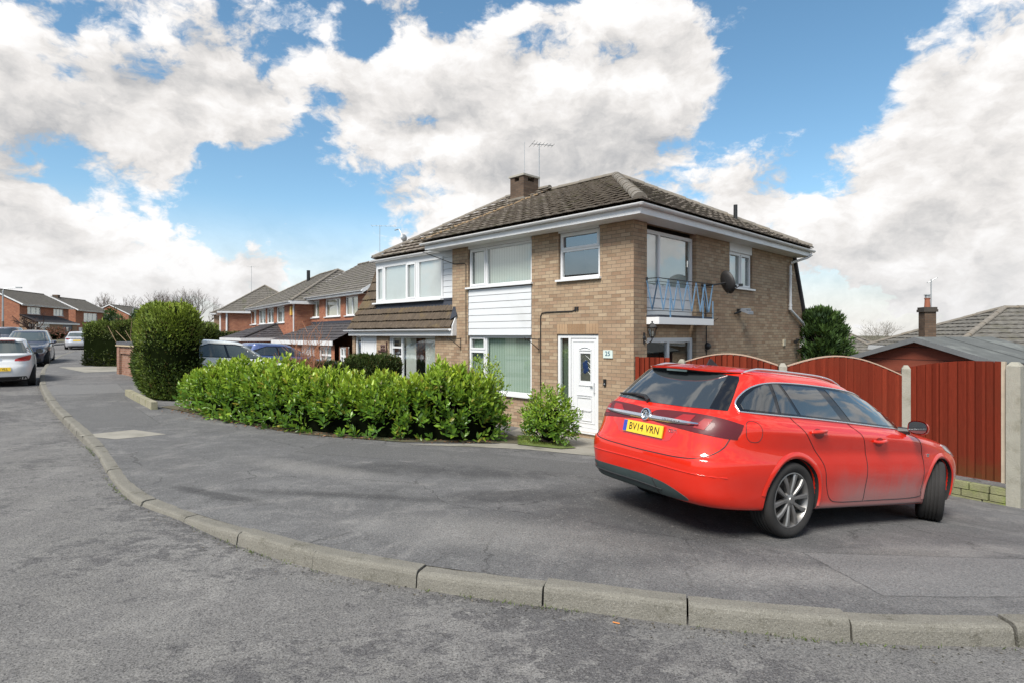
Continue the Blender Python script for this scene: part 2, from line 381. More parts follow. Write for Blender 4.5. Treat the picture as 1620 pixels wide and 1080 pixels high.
kp = np.array([(40,4.6),(25,3.9),(12,3.45),(6,3.30),(2.92,3.36),(2.04,3.40),(1.23,3.57),(.37,3.82),(-.56,4.10),(-1.49,4.46),(-2.38,4.98),(-3.27,5.62),(-3.95,6.15),(-4.75,6.98),(-6.25,8.75),
 (-10.5,13.4),(-15.5,19.3),(-21.3,26.9),(-27.7,36.5),(-30.7,41.8),(-34,50),(-37,62),(-40,76),(-44,96),(-50,130)])
kc = catmull(kp, 24)
seg = np.hypot(*np.diff(kc, axis=0).T); s_ = np.concatenate([[0], np.cumsum(seg)])
def kerb_at(s):
    return np.stack([np.interp(s, s_, kc[:, 0]), np.interp(s, s_, kc[:, 1])], -1)
def kerb_frame(s):
    p = kerb_at(s); t = kerb_at(np.asarray(s)+.15)-kerb_at(np.asarray(s)-.15)
    t /= np.linalg.norm(t, axis=-1, keepdims=True)
    return p, t, np.stack([-t[..., 1], t[..., 0]], -1)          # n points to the road side after the flip below
_p, _t, _n = kerb_frame(np.array([s_[-1]*.1]))
NS = 1 if (_n[0] @ (np.array([0, 0]) - _p[0])) > 0 else -1
def kf(s):
    p, t, n = kerb_frame(s); return p, t, n*NS
# road: strips parallel to the kerb
ss = np.unique(np.concatenate([np.arange(0, s_[-1], 1.2), np.arange(28, 62, .3)]))
p, t, n = kf(ss)
off = np.array([-.12, 0, .1, .3, .6, 1, 1.6, 2.4, 3.3, 4.3, 5.4, 6.5, 7.4])
rows = []
for i in range(len(ss)):
    q = p[i]+off[:, None]*n[i]; z = zg(q[:, 0], q[:, 1]) - upstand(q[:, 0], q[:, 1]) + .03*np.sin(np.clip(off/7.4, 0, 1)*np.pi)
    rows.append([(q[k, 0], q[k, 1], z[k]) for k in range(len(off))])
mb = MB(); mb.grid(rows); tag(mb.build('road', M_ROAD, smooth=True), kind='structure')
mb = MB(); rows = []
for i in range(len(ss)):
    r = []
    for o_, dz in ((7.36, -.2), (7.4, .0), (7.55, .01), (9.4, .02), (9.5, -.2)):
        q = p[i]+o_*n[i]; r.append((q[0], q[1], Z(*q)+dz))
    rows.append(r)
mb.grid(rows); tag(mb.build('far_pavement', M_PAV), kind='structure')
# kerb stones
mb = MB(); s0 = 8.0; kr = random.Random(3)
near = None
while s0 < s_[-1]-2:
    L = .905 if s0 < 75 else 2.72
    q = np.linspace(s0+.006, s0+L, 9); P_, T_, N_ = kf(q); dz = kr.uniform(-.010, .010); rows = []; tw = kr.uniform(-.008, .008); tl = kr.uniform(-.006, .006)
    for i in range(9):
        zz = Z(*P_[i])+dz+tl*(i/4-1); up = float(upstand(*P_[i]))
        r = [(-.135, -.25), (-.135, .004), (-.04, .006), (-.020, .003), (-.004, -.008), (.004, -.028), (.018, -up-.03)]
        rows.append([(P_[i][0]+N_[i][0]*(a+tw), P_[i][1]+N_[i][1]*(a+tw), zz+b_+kr.uniform(-.0025, .0025)-(kr.random() < .08)*kr.uniform(0, .012)*(-.03 < a < .01)) for a, b_ in r])
    mb.grid(rows); mb.quad(*rows[0]); mb.quad(*rows[-1][::-1])
    s0 += L+.006
tag(mb.build('kerb', M_KERB), kind='structure')
# pavement and forecourt: one triangulated sheet inside the kerb
sk = np.unique(np.concatenate([np.arange(.5, s_[-1]-1, 1.5), np.arange(30, 62, .35)])); p, t, n = kf(sk)
edge = p - n*.125
ring = [Vector(e) for e in edge] + [Vector(q) for q in ((-36,128),(-31,90),(-27,66),(-22,50),(-16,38),(-9.5,27),(-4,20.5),(1,16.2),(6.5,12.9),(9.2,10.3),(14,10.5),(40,12))]
pts = list(ring)
for gx in np.arange(-16, 14, .55):
    for gy in np.arange(3, 30, .55):
        pts.append(Vector((gx+.13*math.sin(gy*7), gy+.13*math.sin(gx*5))))
vo, eo, fo, *_ = delaunay_2d_cdt(pts, [(i, (i+1) % len(ring)) for i in range(len(ring))], [], 1, 1e-4)
va = np.array([(q.x, q.y) for q in vo]); vz = zg(va[:, 0], va[:, 1])
np_mesh_o = np_mesh('pavement', np.column_stack([va, vz]), [np.array([f for f in fo if len(f) == 3])], M_PAV, smooth=True); tag(np_mesh_o, kind='structure')
# the wide ground under everything, out to the horizon
gx = np.concatenate([-np.geomspace(900, 34, 16), np.arange(-32, 32.1, 2), np.geomspace(34, 900, 16)])
gy = np.concatenate([-np.geomspace(300, 10, 8), np.arange(-8, 70, 2), np.geomspace(72, 1500, 18)])
X_, Y_ = np.meshgrid(gx, gy); Zz = zg(X_, Y_)-.32; nx, ny = len(gx), len(gy)
idx = np.arange(nx*ny).reshape(ny, nx); q4 = np.stack([idx[:-1, :-1], idx[:-1, 1:], idx[1:, 1:], idx[1:, :-1]], -1).reshape(-1, 4)
tag(np_mesh('ground', np.column_stack([X_.ravel(), Y_.ravel(), Zz.ravel()]), [q4], M_EARTH, smooth=True), kind='structure')
def sheet(name, outline, mat, dz, step=.5, kind='structure', edge=0.):
    ring = []
    for i in range(len(outline)):
        a, b_ = Vector(outline[i]), Vector(outline[(i+1) % len(outline)])
        k = max(1, int((b_-a).length/step)); ring += [a.lerp(b_, j/k) for j in range(k)]
    xs = [q.x for q in ring]; ys = [q.y for q in ring]
    pts = list(ring) + [Vector((x+.01, y+.013)) for x in np.arange(min(xs), max(xs), step) for y in np.arange(min(ys), max(ys), step)]
    vo, eo, fo, *_ = delaunay_2d_cdt(pts, [(i, (i+1) % len(ring)) for i in range(len(ring))], [], 1, 1e-4)
    va = np.array([(q.x, q.y) for q in vo]); o = np_mesh(name, np.column_stack([va, zg(va[:, 0], va[:, 1])+dz]), [np.array([f for f in fo if len(f) == 3])], mat)
    return tag(o, kind=kind)
# pale concrete strip of the drive in front of the house, flower bed under the laurel, bits of lawn
sheet('driveway', [(-1.75,9.75),(.3,9.9),(1.5,9.55),(1.9,9.35),(2.3,10.9),(2.38,11.5),(.2,13.7),(-.1,12.5),(.2,11.2),(-.3,10.35)], M_SLAB, .006, .4)
sheet('flower_bed', [(-7.9,13.2),(-5.5,11.6),(-3.8,10.55),(-1.86,10.02),(.1,10.6),(.25,11.6),(-.6,12.6),(-4,14.2),(-7.2,15.6)], M_EARTH, .012, .4)
sheet('lawn', [(.10,10.45),(.85,10.25),(1.15,10.55),(.95,11.5),(.2,12.1)], M_GRASS, .02, .25)
sheet('paving_slab', [(-7.05,9.55),(-6.3,9.35),(-5.85,9.95),(-6.6,10.25)], M_SLAB, .004, .4)
M_DRIVE = plain('neighbour_drive', (.15, .15, .14), .9, .15, 2, .4)
# ================================================================== MATERIALS FOR BUILDINGS
def brick(name, cols, mortar, bump=.5, rough=.85, bw=.225, rh=.075, tint=None):
    m, nt, b = newmat(name, rough, .25)
    uv = UVN(nt); v = POS(nt)
    wob = N(nt, 'ShaderNodeVectorMath', {0: N(nt, 'ShaderNodeTexNoise', {'Vector': v, 'Scale': 9, 'Detail': 3}).outputs['Color'], 'Scale': .008}, operation='SCALE').outputs[0]
    uvw = N(nt, 'ShaderNodeVectorMath', {0: uv, 1: wob}, operation='ADD').outputs[0]
    def bt(c1, c2, bias=0.):
        t = N(nt, 'ShaderNodeTexBrick', {'Vector': uvw, 'Color1': (*c1, 1), 'Color2': (*c2, 1), 'Mortar': (*mortar, 1), 'Scale': 1., 'Mortar Size': .0055, 'Mortar Smooth': .25, 'Bias': bias, 'Brick Width': bw, 'Row Height': rh})
        t.offset = .5; return t
    t = bt((0, 0, 0), (1, 1, 1)); c = RAMP(nt, t.outputs['Color'], [(i/(len(cols)-1), x) for i, x in enumerate(cols)])
    c = MIXC(nt, NOISE(nt, v, 30, 4, .6), MIXC(nt, .3, c, (.03, .02, .015)), c)
    big = NOISE(nt, v, .9, 5, .6)
    c = MIXC(nt, MATH(nt, 'MULTIPLY', MR(nt, big, .45, .68), .35), c, tint or (.16, .10, .06))
    c = MIXC(nt, t.outputs['Fac'], c, MIXC(nt, NOISE(nt, v, 6, 3), [x*.8 for x in mortar], [x*1.15 for x in mortar]))
    nt.links.new(c, b.inputs['Base Color'])
    h = MATH(nt, 'SUBTRACT', MATH(nt, 'MULTIPLY', NOISE(nt, v, 60, 4, .6), .35), MATH(nt, 'MULTIPLY', t.outputs['Fac'], 1.))
    BUMP(nt, b, h, bump, .008)
    return m
M_BUFF = brick('buff_brick', [(.285,.190,.122),(.36,.258,.170),(.42,.320,.216),(.315,.218,.141),(.445,.344,.236),(.365,.244,.162)], (.165,.135,.10), tint=(.20,.115,.075))
M_RED = brick('red_brick', [(.34,.125,.065),(.42,.16,.085),(.28,.092,.052),(.46,.19,.105)], (.22,.185,.15), tint=(.17,.06,.038))
M_TANB = brick('tan_brick', [(.30,.19,.12),(.38,.25,.16),(.26,.15,.09)], (.22,.18,.14))
M_CHIM = brick('chimney_brick', [(.10,.066,.046),(.145,.10,.07),(.075,.05,.036)], (.075,.066,.058), tint=(.05,.035,.025))
def rooftile(name, col, moss, lichen=.3, joint=.3):
    m, nt, b = newmat(name, .9, .2)
    v = POS(nt); uv = UVN(nt)
    c = MIXC(nt, NOISE(nt, v, 4, 6, .65), [x*.55 for x in col], [x*1.4 for x in col])
    cell = N(nt, 'ShaderNodeTexBrick', {'Vector': uv, 'Color1': (0, 0, 0, 1), 'Color2': (1, 1, 1, 1), 'Mortar': (.5, .5, .5, 1), 'Scale': 1., 'Mortar Size': .0, 'Brick Width': joint, 'Row Height': .33}).outputs['Color']
    c = MIXC(nt, .35, c, MIXC(nt, cell, [x*.55 for x in col], [x*1.5 for x in col]))
    c = MIXC(nt, MATH(nt, 'MULTIPLY', MR(nt, NOISE(nt, v, 1.7, 7, .7), .52, .66), .7), c, moss)
    c = MIXC(nt, MATH(nt, 'MULTIPLY', MR(nt, NOISE(nt, v, 14, 5, .65), .62, .68), lichen), c, (.38, .33, .24))
    nt.links.new(c, b.inputs['Base Color']); BUMP(nt, b, NOISE(nt, v, 50, 4, .7), .5, .01)
    return m
M_TILE = rooftile('brown_roof_tile', (.175, .150, .125), (.13, .12, .075), .42)
M_MANS = rooftile('mossy_roof_tile', (.085, .066, .049), (.125, .092, .048), .25, .15)
M_TGREY = rooftile('grey_roof_tile', (.125, .115, .102), (.09, .092, .055), .35)
M_TBUNG = rooftile('weathered_roof_tile', (.125, .118, .105), (.095, .09, .062), .4)
M_TDARK = rooftile('slate_roof_tile', (.062, .058, .062), (.05, .047, .04), .15)
M_CAP = plain('ridge_tile', (.165, .148, .125), .9, .35, 7, .5, dirt=((.19, .15, .10), .6))
M_UPVC = plain('white_upvc', (.64, .65, .66), .35, .03, 3)
M_CLAD = plain('white_cladding', (.59, .605, .62), .42, .05, 2, dirt=((.42, .43, .41), .35))
M_SOFF = plain('soffit_board', (.66, .655, .64), .6, .08, 2, dirt=((.40, .37, .32), .5))
M_GUT = plain('white_gutter', (.63, .635, .64), .35, .06, 3, dirt=((.42, .40, .36), .3))
M_LEAD = plain('lead_flashing', (.040, .045, .058), .7, .35, 6, .3, spec=.2)
M_BLACK = plain('black_metal', (.012, .012, .013), .45, .2)
M_BLUE = plain('blue_paint', (.17, .31, .47), .5, .2, 8, dirt=((.20, .21, .20), .5))
M_STEEL = plain('galvanised_steel', (.36, .38, .39), .45, .15, 9, metal=.6)
M_CONC = plain('concrete', (.32, .305, .265), .9, .2, 5, .5, dirt=((.16, .15, .11), .7))
M_GREYP = plain('grey_felt', (.10, .106, .104), .95, .25, 3, .5, spec=.15, dirt=((.24, .255, .24), .6))
M_ROOM = plain('room_shade', (.055, .055, .055), .9)
M_BLIND, nt, b = newmat('vertical_blind', .7, .2)
uv = UVN(nt); w = N(nt, 'ShaderNodeTexWave', {'Vector': uv, 'Scale': 3.6, 'Distortion': 0.}, bands_direction='X', wave_profile='SAW').outputs[1]
nt.links.new(MIXC(nt, MR(nt, w, .0, .16), (.22, .26, .235), MIXC(nt, w, (.42, .475, .435), (.50, .555, .51))), b.inputs['Base Color'])
M_BLIND2, nt, b = newmat('green_vertical_blind', .7, .2)
uv = UVN(nt); w = N(nt, 'ShaderNodeTexWave', {'Vector': uv, 'Scale': 3.6}, bands_direction='X', wave_profile='SAW').outputs[1]
nt.links.new(MIXC(nt, MR(nt, w, .0, .16), (.15, .22, .17), MIXC(nt, w, (.33, .42, .35), (.41, .50, .43))), b.inputs['Base Color'])
M_NET = plain('net_curtain', (.62, .63, .60), .8, .08, 3)
M_CREAM = plain('cream_curtain', (.55, .50, .38), .8, .15, 2)
def glassmat(name, tint, base):
    m = bpy.data.materials.new(name); m.use_nodes = True; nt = m.node_tree; nt.nodes.clear()
    g_ = nt.nodes.new('ShaderNodeNewGeometry'); dt = MATH(nt, 'ABSOLUTE', N(nt, 'ShaderNodeVectorMath', {0: g_.outputs['Normal'], 1: g_.outputs['Incoming']}, operation='DOT_PRODUCT').outputs['Value'])
    f = MATH(nt, 'ADD', MATH(nt, 'MULTIPLY', MATH(nt, 'POWER', MATH(nt, 'SUBTRACT', 1., dt, clamp=True), 5.), .9), base, clamp=True)
    a = N(nt, 'ShaderNodeBsdfTransparent', {0: (*tint, 1)}); g = N(nt, 'ShaderNodeBsdfGlossy', {0: (.95, .97, .98, 1), 'Roughness': .015})
    mx = N(nt, 'ShaderNodeMixShader', {0: f, 1: a.outputs[0], 2: g.outputs[0]}); N(nt, 'ShaderNodeOutputMaterial', {0: mx.outputs[0]})
    return m
M_GLASS = glassmat('window_glass', (.88, .91, .895), .19)
M_GLASSR = glassmat('reflective_glass', (.84, .88, .86), .26)

# ================================================================== BUILDING HELPERS
class Fr:
    def __init__(s, o, u, v): s.o = np.array(o, float); s.u = np.array(u, float)/np.hypot(*u); s.v = np.array(v, float)/np.hypot(*v)
    def P(s, a, d, z): q = s.o + s.u*a + s.v*d; return Vector((q[0], q[1], z))
    def front(s): return lambda a, d, z: s.P(a, d, z)
    def side(s, a0=0.): return lambda a, d, z: s.P(a0+d, a, z)
    def U(s): return Vector((*s.u, 0))
    def V(s): return Vector((*s.v, 0))
    def rz(s): return math.atan2(s.u[1], s.u[0])
def pbox(mb, pl, a0, a1, d0, d1, z0, z1, m=0):
    c = pl((a0+a1)/2, (d0+d1)/2, (z0+z1)/2)
    mb.box(c, pl((a0+a1)/2+(a1-a0)/2, (d0+d1)/2, (z0+z1)/2)-c, pl((a0+a1)/2, d1, (z0+z1)/2)-c, (0, 0, (z1-z0)/2), m)
def pwall(mb, pl, a0, a1, z0, z1, holes=(), reveal=.13, d=0., m=0):
    A = sorted({a0, a1, *[min(max(x, a0), a1) for h in holes for x in h[:2]]}); Zs = sorted({z0, z1, *[min(max(x, z0), z1) for h in holes for x in h[2:4]]})
    for i in range(len(A)-1):
        for j in range(len(Zs)-1):
            ca, cz = (A[i]+A[i+1])/2, (Zs[j]+Zs[j+1])/2
            if any(h[0] < ca < h[1] and h[2] < cz < h[3] for h in holes): continue
            mb.quad(pl(A[i], d, Zs[j]), pl(A[i+1], d, Zs[j]), pl(A[i+1], d, Zs[j+1]), pl(A[i], d, Zs[j+1]), m=m)
    for h in holes:
        r = h[4] if len(h) > 4 else reveal
        p = [(h[0], h[2]), (h[1], h[2]), (h[1], h[3]), (h[0], h[3])]
        for k in range(4):
            (x, y), (x2, y2) = p[k], p[(k+1) % 4]
            mb.quad(pl(x, d, y), pl(x2, d, y2), pl(x2, d+r, y2), pl(x, d+r, y), m=m)
def window(pl, a0, a1, z0, z1, parent, vs=(), hs=(), d=.05, w=.055, back=None, sill=True, glass=None, frame=None, deep=.35, sashes=()):
    """vs: mullions (a, z_from, z_to); hs: transoms (z, a_from, a_to); sashes: opening lights with a proud frame (a0,a1,z0,z1)"""
    fm = frame or M_UPVC; mb = MB()
    pbox(mb, pl, a0, a0+w, d, d+.07, z0, z1); pbox(mb, pl, a1-w, a1, d, d+.07, z0, z1)
    pbox(mb, pl, a0+w, a1-w, d, d+.07, z0, z0+w); pbox(mb, pl, a0+w, a1-w, d, d+.07, z1-w, z1)
    for v_ in vs: pbox(mb, pl, v_[0]-w*.5, v_[0]+w*.5, d+.003, d+.067, v_[1] if len(v_) > 1 else z0+w, v_[2] if len(v_) > 1 else z1-w)
    for h_ in hs: pbox(mb, pl, h_[1], h_[2], d+.005, d+.065, h_[0]-w*.5, h_[0]+w*.5)
    for (x0, x1, y0, y1) in sashes:
        for q in ((x0, x0+.045, y0, y1), (x1-.045, x1, y0, y1), (x0+.045, x1-.045, y0, y0+.045), (x0+.045, x1-.045, y1-.045, y1)): pbox(mb, pl, q[0], q[1], d-.014, d+.03, q[2], q[3])
    f = mb.build('window', fm, parent)
    mb = MB(); mb.quad(pl(a0+w, d+.04, z0+w), pl(a1-w, d+.04, z0+w), pl(a1-w, d+.04, z1-w), pl(a0+w, d+.04, z1-w)); mb.build('pane', glass or M_GLASS, f)
    if back:
        mb = MB(); mb.quad(pl(a0+.02, d+.12, z0), pl(a1-.02, d+.12, z0), pl(a1-.02, d+.12, z1), pl(a0+.02, d+.12, z1)); mb.build('blind' if back in (M_BLIND, M_BLIND2) else 'curtain', back, f, uv=True)
    else:
        mb = MB(); pbox(mb, pl, a0+.01, a1-.01, d+.08, d+deep+.5, z0+.01, z1-.01); mb.f.pop(-4); mb.mi.pop(); mb.build('room', M_ROOM, f)
    if sill:
        mb = MB(); pbox(mb, pl, a0-.06, a1+.06, d-.12, d+.02, z0-.045, z0-.002); mb.build('sill', fm, f)
    return f
PROF = (0., .004, .016, .004)
def tiles(mb, o, a, b, H, left, right, gauge=.345, lift=.05, step=.075, prof=PROF, m=0):
    """rows of roof tiles: o eave origin, a unit vector along the eave, b unit vector up the slope"""
    o, a, b = Vector(o), Vector(a).normalized(), Vector(b).normalized(); n = a.cross(b)
    if n.z < 0: n = -n
    k = 0; h = 0.
    while h < H-.02:
        h1 = min(h+gauge, H); rows = []
        l0, r0, l1, r1 = left(h), right(h), left(h1), right(h1)
        nn = max(2, int(max(r0-l0, r1-l1)/step)) if r0-l0 > .02 else 0
        if nn:
            lo, mi, hi, un = [], [], [], []
            for i in range(nn+1):
                t = i/nn; x0 = l0+(r0-l0)*t; x1 = l1+(r1-l1)*t
                p0 = prof[int(round(x0/step)) % len(prof)]; jit = .004*math.sin(x0*9.1+k*3.7)+.003*math.sin(x0*31+k)
                lo.append(o+a*x0+b*(h-.010+jit)+n*(lift-.030+p0)); un.append(o+a*x0+b*(h+.05)+n*(lift-.034)); mi.append(o+a*x0+b*(h-.012+jit)+n*(lift+p0+jit)); hi.append(o+a*x1+b*h1+n*(p0*.6))
            mb.grid([un, lo, mi, hi], m=m)
        h = h1; k += 1
def caps(mb, p, q, r=.105, L=.42):
    """half-round ridge or hip tiles laid from p to q"""
    p, q = Vector(p), Vector(q); D = q-p; n = max(1, int(D.length/L)); t = D.normalized(); s = t.cross(Vector((0, 0, 1))).normalized(); up = s.cross(t)
    for i in range(n):
        a, b = p+D*(i/n), p+D*((i+1.06)/n); rr = r*(1+.05*math.sin(i*2.3)); rows = []
        for c, k in ((a, 1.08), (b, .96)):
            rows.append([c + s*(math.cos(w)*rr*k) + up*(math.sin(w)*rr*k*.85-.02) for w in np.linspace(0, math.pi, 9)])
        mb.grid(rows); mb.quad(*rows[0]); mb.quad(*rows[1][::-1])
def gutter(mb, p, q, r=.055):
    p, q = Vector(p), Vector(q); t = (q-p).normalized(); s = t.cross(Vector((0, 0, 1)))
    rows = [[c + s*(math.cos(w)*r) + Vector((0, 0, math.sin(w)*r)) for w in np.linspace(math.pi, 2*math.pi, 9)] + [c + s*(math.cos(w)*(r-.008)) + Vector((0, 0, math.sin(w)*(r-.008))) for w in np.linspace(2*math.pi, math.pi, 9)] for c in (p, q)]
    mb.grid(rows, True); mb.quad(*rows[0]); mb.quad(*rows[1][::-1])
    L = (q-p).length; k = max(1, int(L/1.0))
    for i in range(k):
        c = p.lerp(q, (i+.5)/k); mb.grid([[e+s*(math.cos(w)*(r+.006))+Vector((0, 0, math.sin(w)*(r+.006))) for w in np.linspace(math.pi*1.02, 1.98*math.pi, 9)] for e in (c-t*.02, c+t*.02)])
def boards(mb, pl, a0, a1, z0, z1, h=.165, d=0., th=.03):
    k = round((z1-z0)/h); h = (z1-z0)/k
    for i in range(k):
        za = z0+i*h; zb = za+h-.008
        for A in ((pl(a0, d-th, za), pl(a1, d-th, za), pl(a1, d-th+.010, zb), pl(a0, d-th+.010, zb)), (pl(a0, d-th, za), pl(a1, d-th, za), pl(a1, d, za), pl(a0, d, za)), (pl(a0, d-th+.01, zb), pl(a1, d-th+.01, zb), pl(a1, d, zb+.004), pl(a0, d, zb+.004)), (pl(a0, d-th, za), pl(a0, d, za), pl(a0, d, zb), pl(a0, d-th+.01, zb)), (pl(a1, d-th, za), pl(a1, d, za), pl(a1, d, zb), pl(a1, d-th+.01, zb))): mb.quad(*A)
def aerial(name, label, p, h, boom, nel, el, dirv, group=None, lean=0.):
    t = thing(name, label, 'aerial', p, group=group); p = Vector(p); dirv = Vector(dirv).normalized(); sv = dirv.cross(Vector((0, 0, 1)))
    mb = MB(); mb.tube([p, p+Vector((lean, 0, h))], .017, 6); mb.build('mast', M_STEEL, t)
    mb = MB(); c = p+Vector((lean, 0, h-.05)); mb.tube([c-dirv*boom*.35, c+dirv*boom*.65], .012, 6)
    for i in range(nel):
        q = c+dirv*boom*(-.33+.97*i/(nel-1)); L = el*(1-.35*i/nel)*(1.4 if i == 0 else 1)
        mb.tube([q-sv*L, q+sv*L], .007, 5)
    mb.build('antenna', M_STEEL, t); return t

# ================================================================== THE CORNER HOUSE
f_ = 930.
C0 = (192.5/f_*11.5, 11.5)
H1 = Fr(C0, (-910, 930), (930, 910)); fp, rp = H1.front(), H1.side()
house = thing('corner_house', 'buff brick two storey house with hipped tile roof, white front door and blue balcony railing', 'house', H1.P(0, 0, -2.2), H1.rz())
BOT, TOP = -2.75, 2.27
FZ = -2.03
mb = MB()
hole_small = (.82, 1.95, 1.17, 2.26, .10); hole_bay = (2.76, 5.02, -1.44, TOP, .10); hole_door = (.86, 1.99, FZ, .015, .12)
pwall(mb, fp, 0, 5.66, BOT, TOP, [hole_small, hole_bay, hole_door])
hole_pat = (.47, 2.48, BOT, TOP, .17); hole_rw = (4.11, 5.41, 1.15, TOP, .10)
pwall(mb, rp, 0, 8.15, BOT, TOP, [hole_pat, hole_rw])
mb.quad(rp(8.15, 0, BOT), rp(9.3, 0, BOT), rp(9.25, 0, .0), rp(8.2, 0, 2.15), rp(8.15, 0, TOP))
mb.quad(fp(5.66, 0, BOT), fp(5.66, 9.2, BOT), fp(5.66, 9.2, TOP), fp(5.66, 0, TOP)); mb.quad(fp(0, 9.3, BOT), fp(5.66, 9.3, BOT), fp(5.66, 9.3, .1), fp(0, 9.3, .1))
pwall(mb, rp, .47, 2.48, -.06, .27, d=.17)
mb.build('wall', M_BUFF, house, uv=True)
# soldier course over the door, and the dark concrete band over the patio door
mb = MB()
for i in range(15): pbox(mb, fp, .86+i*.0755, .86+i*.0755+.066, -.004, .01, .025, .23)
mb.build('lintel', brick('lintel_brick', [(.34,.22,.13),(.44,.30,.185),(.30,.19,.11)], (.16,.13,.10), bw=.5, rh=.5), house, uv=True)
# windows of the front
mb = MB(); pbox(mb, fp, .84, 1.94, -.01, .05, 2.215, 2.262); pbox(mb, fp, 2.78, 5.0, -.01, .05, 2.19, 2.262); mb.build('window_head', M_UPVC, house)
w = window(fp, .84, 1.93, 1.20, 2.21, house, hs=[(1.83, .895, 1.875)], sashes=[(.875, 1.895, 1.85, 2.175)], glass=M_GLASSR)
w = window(fp, 2.78, 5.0, 1.21, 2.185, house, vs=[(4.36,)], sashes=[(4.39, 4.965, 1.245, 2.15)], back=M_BLIND)
mb = MB(); boards(mb, fp, 2.78, 5.0, .0, 1.15, .165, .04, .04); mb.build('cladding', M_CLAD, house)
w = window(fp, 2.79, 5.01, -1.40, -.015, house, vs=[(4.38,)], hs=[(-.375, 4.41, 4.95)], sashes=[(4.41, 4.975, -.36, -.05), (4.41, 4.975, -1.365, -.39)], back=M_BLIND2)
mb = MB(); pbox(mb, fp, 2.78, 5.0, -.02, .04, -.014, -.002); mb.build('cladding_trim', M_STEEL, house)
# front door with side light
mb = MB()
for q in ((.87, .935, FZ, .0), (1.62, 1.685, FZ, .0), (1.92, 1.985, FZ, .0), (.935, 1.62, -.065, .0), (1.685, 1.92, -.065, .0), (1.685, 1.92, FZ, -1.5), (.935, 1.62, FZ, -1.95)): pbox(mb, fp, q[0], q[1], .03, .11, q[2], q[3])
df = mb.build('door_frame', M_UPVC, house)
mb = MB(); pbox(mb, fp, 1.685, 1.92, .06, .075, -1.5, -.065); mb.build('side_light', M_GLASS, df)
mb = MB(); pbox(mb, fp, 1.685, 1.92, .14, .15, -1.5, -.065); mb.build('side_curtain', plain('side_curtain', (.21, .25, .19), .9), df)
door = None
mb = MB(); pwall(mb, fp, .94, 1.615, -1.945, -.07, [(1.10, 1.37, -.96, -.38, .02)], d=.045)
for (x0, x1, y0, y1) in ((1.06, 1.41, -1.06, -.30), (1.06, 1.46, -1.80, -1.30), (1.06, 1.46, -1.60, -1.57), (1.06, 1.46, -1.28, -1.255)):      # moulded panels
    for q in ((x0, x0+.02, y0, y1), (x1-.02, x1, y0, y1), (x0+.02, x1-.02, y0, y0+.02), (x0+.02, x1-.02, y1-.02, y1)): pbox(mb, fp, *q[:2], .030, .047, *q[2:])
for q in ((.98, 1.0, -1.85, -.12), (1.555, 1.575, -1.85, -.12), (1.0, 1.555, -1.85, -1.83), (1.0, 1.555, -.14, -.12)): pbox(mb, fp, *q[:2], .036, .047, *q[2:])
mb.tube([fp(1.06+.35*t, .036, -.30+.05*math.sin(math.pi*t)) for t in np.linspace(0, 1, 12)], .011, 6)
door = mb.build('front_door', M_UPVC, house)
mb = MB(); pbox(mb, fp, .975, .995, -.01, .045, -1.19, -.98); pbox(mb, fp, .985, 1.09, -.015, .005, -1.05, -1.025); mb.build('handle', M_UPVC, door)
mb = MB(); mb.quad(fp(1.10, .058, -.96), fp(1.37, .058, -.96), fp(1.37, .058, -.38), fp(1.10, .058, -.38)); mb.build('pane', plain('leaded_glass', (.07, .075, .065), .12, .5, 25, spec=.6), door)
mb = MB()
for k in range(-2, 4):
    mb.tube([fp(1.10, .054, -.62+k*.1), fp(1.235, .054, -.52+k*.1), fp(1.37, .054, -.62+k*.1)] if -.62+k*.1 > -.96 and -.52+k*.1 < -.38 else [fp(1.10, .054, -.4), fp(1.37, .054, -.4)], .004, 4)
mb.build('lead_strip', M_STEEL, door)
mb = MB()
for dx, dz, r in ((0, 0, .075), (.03, .06, .05), (-.03, -.06, .055), (.02, -.1, .045), (-.02, .1, .04)): mb.lathe([(0, 0), (r, 0), (r*.8, -.003), (0, -.004)], fp(1.235+dx, .052, -.66+dz), H1.V(), 12)
mb.build('coloured_glass', plain('blue_glass', (.015, .03, .085), .1, .7, 40), door)
mb = MB(); pbox(mb, fp, .80, 2.05, -.03, .10, FZ-.03, FZ-.002); mb.build('threshold', M_UPVC, house)
mb = MB(); pbox(mb, fp, .75, 2.1, -.75, .0, -2.5, FZ-.12); mb.build('doorstep', M_SLAB, house)
# windows of the side, patio door and balcony door
mb = MB(); pbox(mb, rp, 4.13, 5.39, .0, .05, 2.06, 2.262); mb.build('window_head', M_UPVC, house)
window(rp, 4.13, 5.39, 1.18, 2.06, house, vs=[(4.80,)], sashes=[(4.165, 4.78, 1.215, 2.03), (4.82, 5.36, 1.215, 2.03)], glass=M_GLASSR, back=M_NET)
window(rp, .47, 2.47, .30, 2.16, house, vs=[(1.10, .98, 2.10)], hs=[(1.0, .525, 2.415)], d=.10, w=.07, glass=M_GLASSR, sill=False, back=M_NET)
mb = MB(); boards(mb, rp, .53, 2.41, .36, .97, .20, .12, .03); mb.build('door_panel', M_UPVC, house)
window(rp, .47, 2.47, BOT+.2, -.06, house, vs=[(1.45,)], d=.10, w=.09, sill=False)
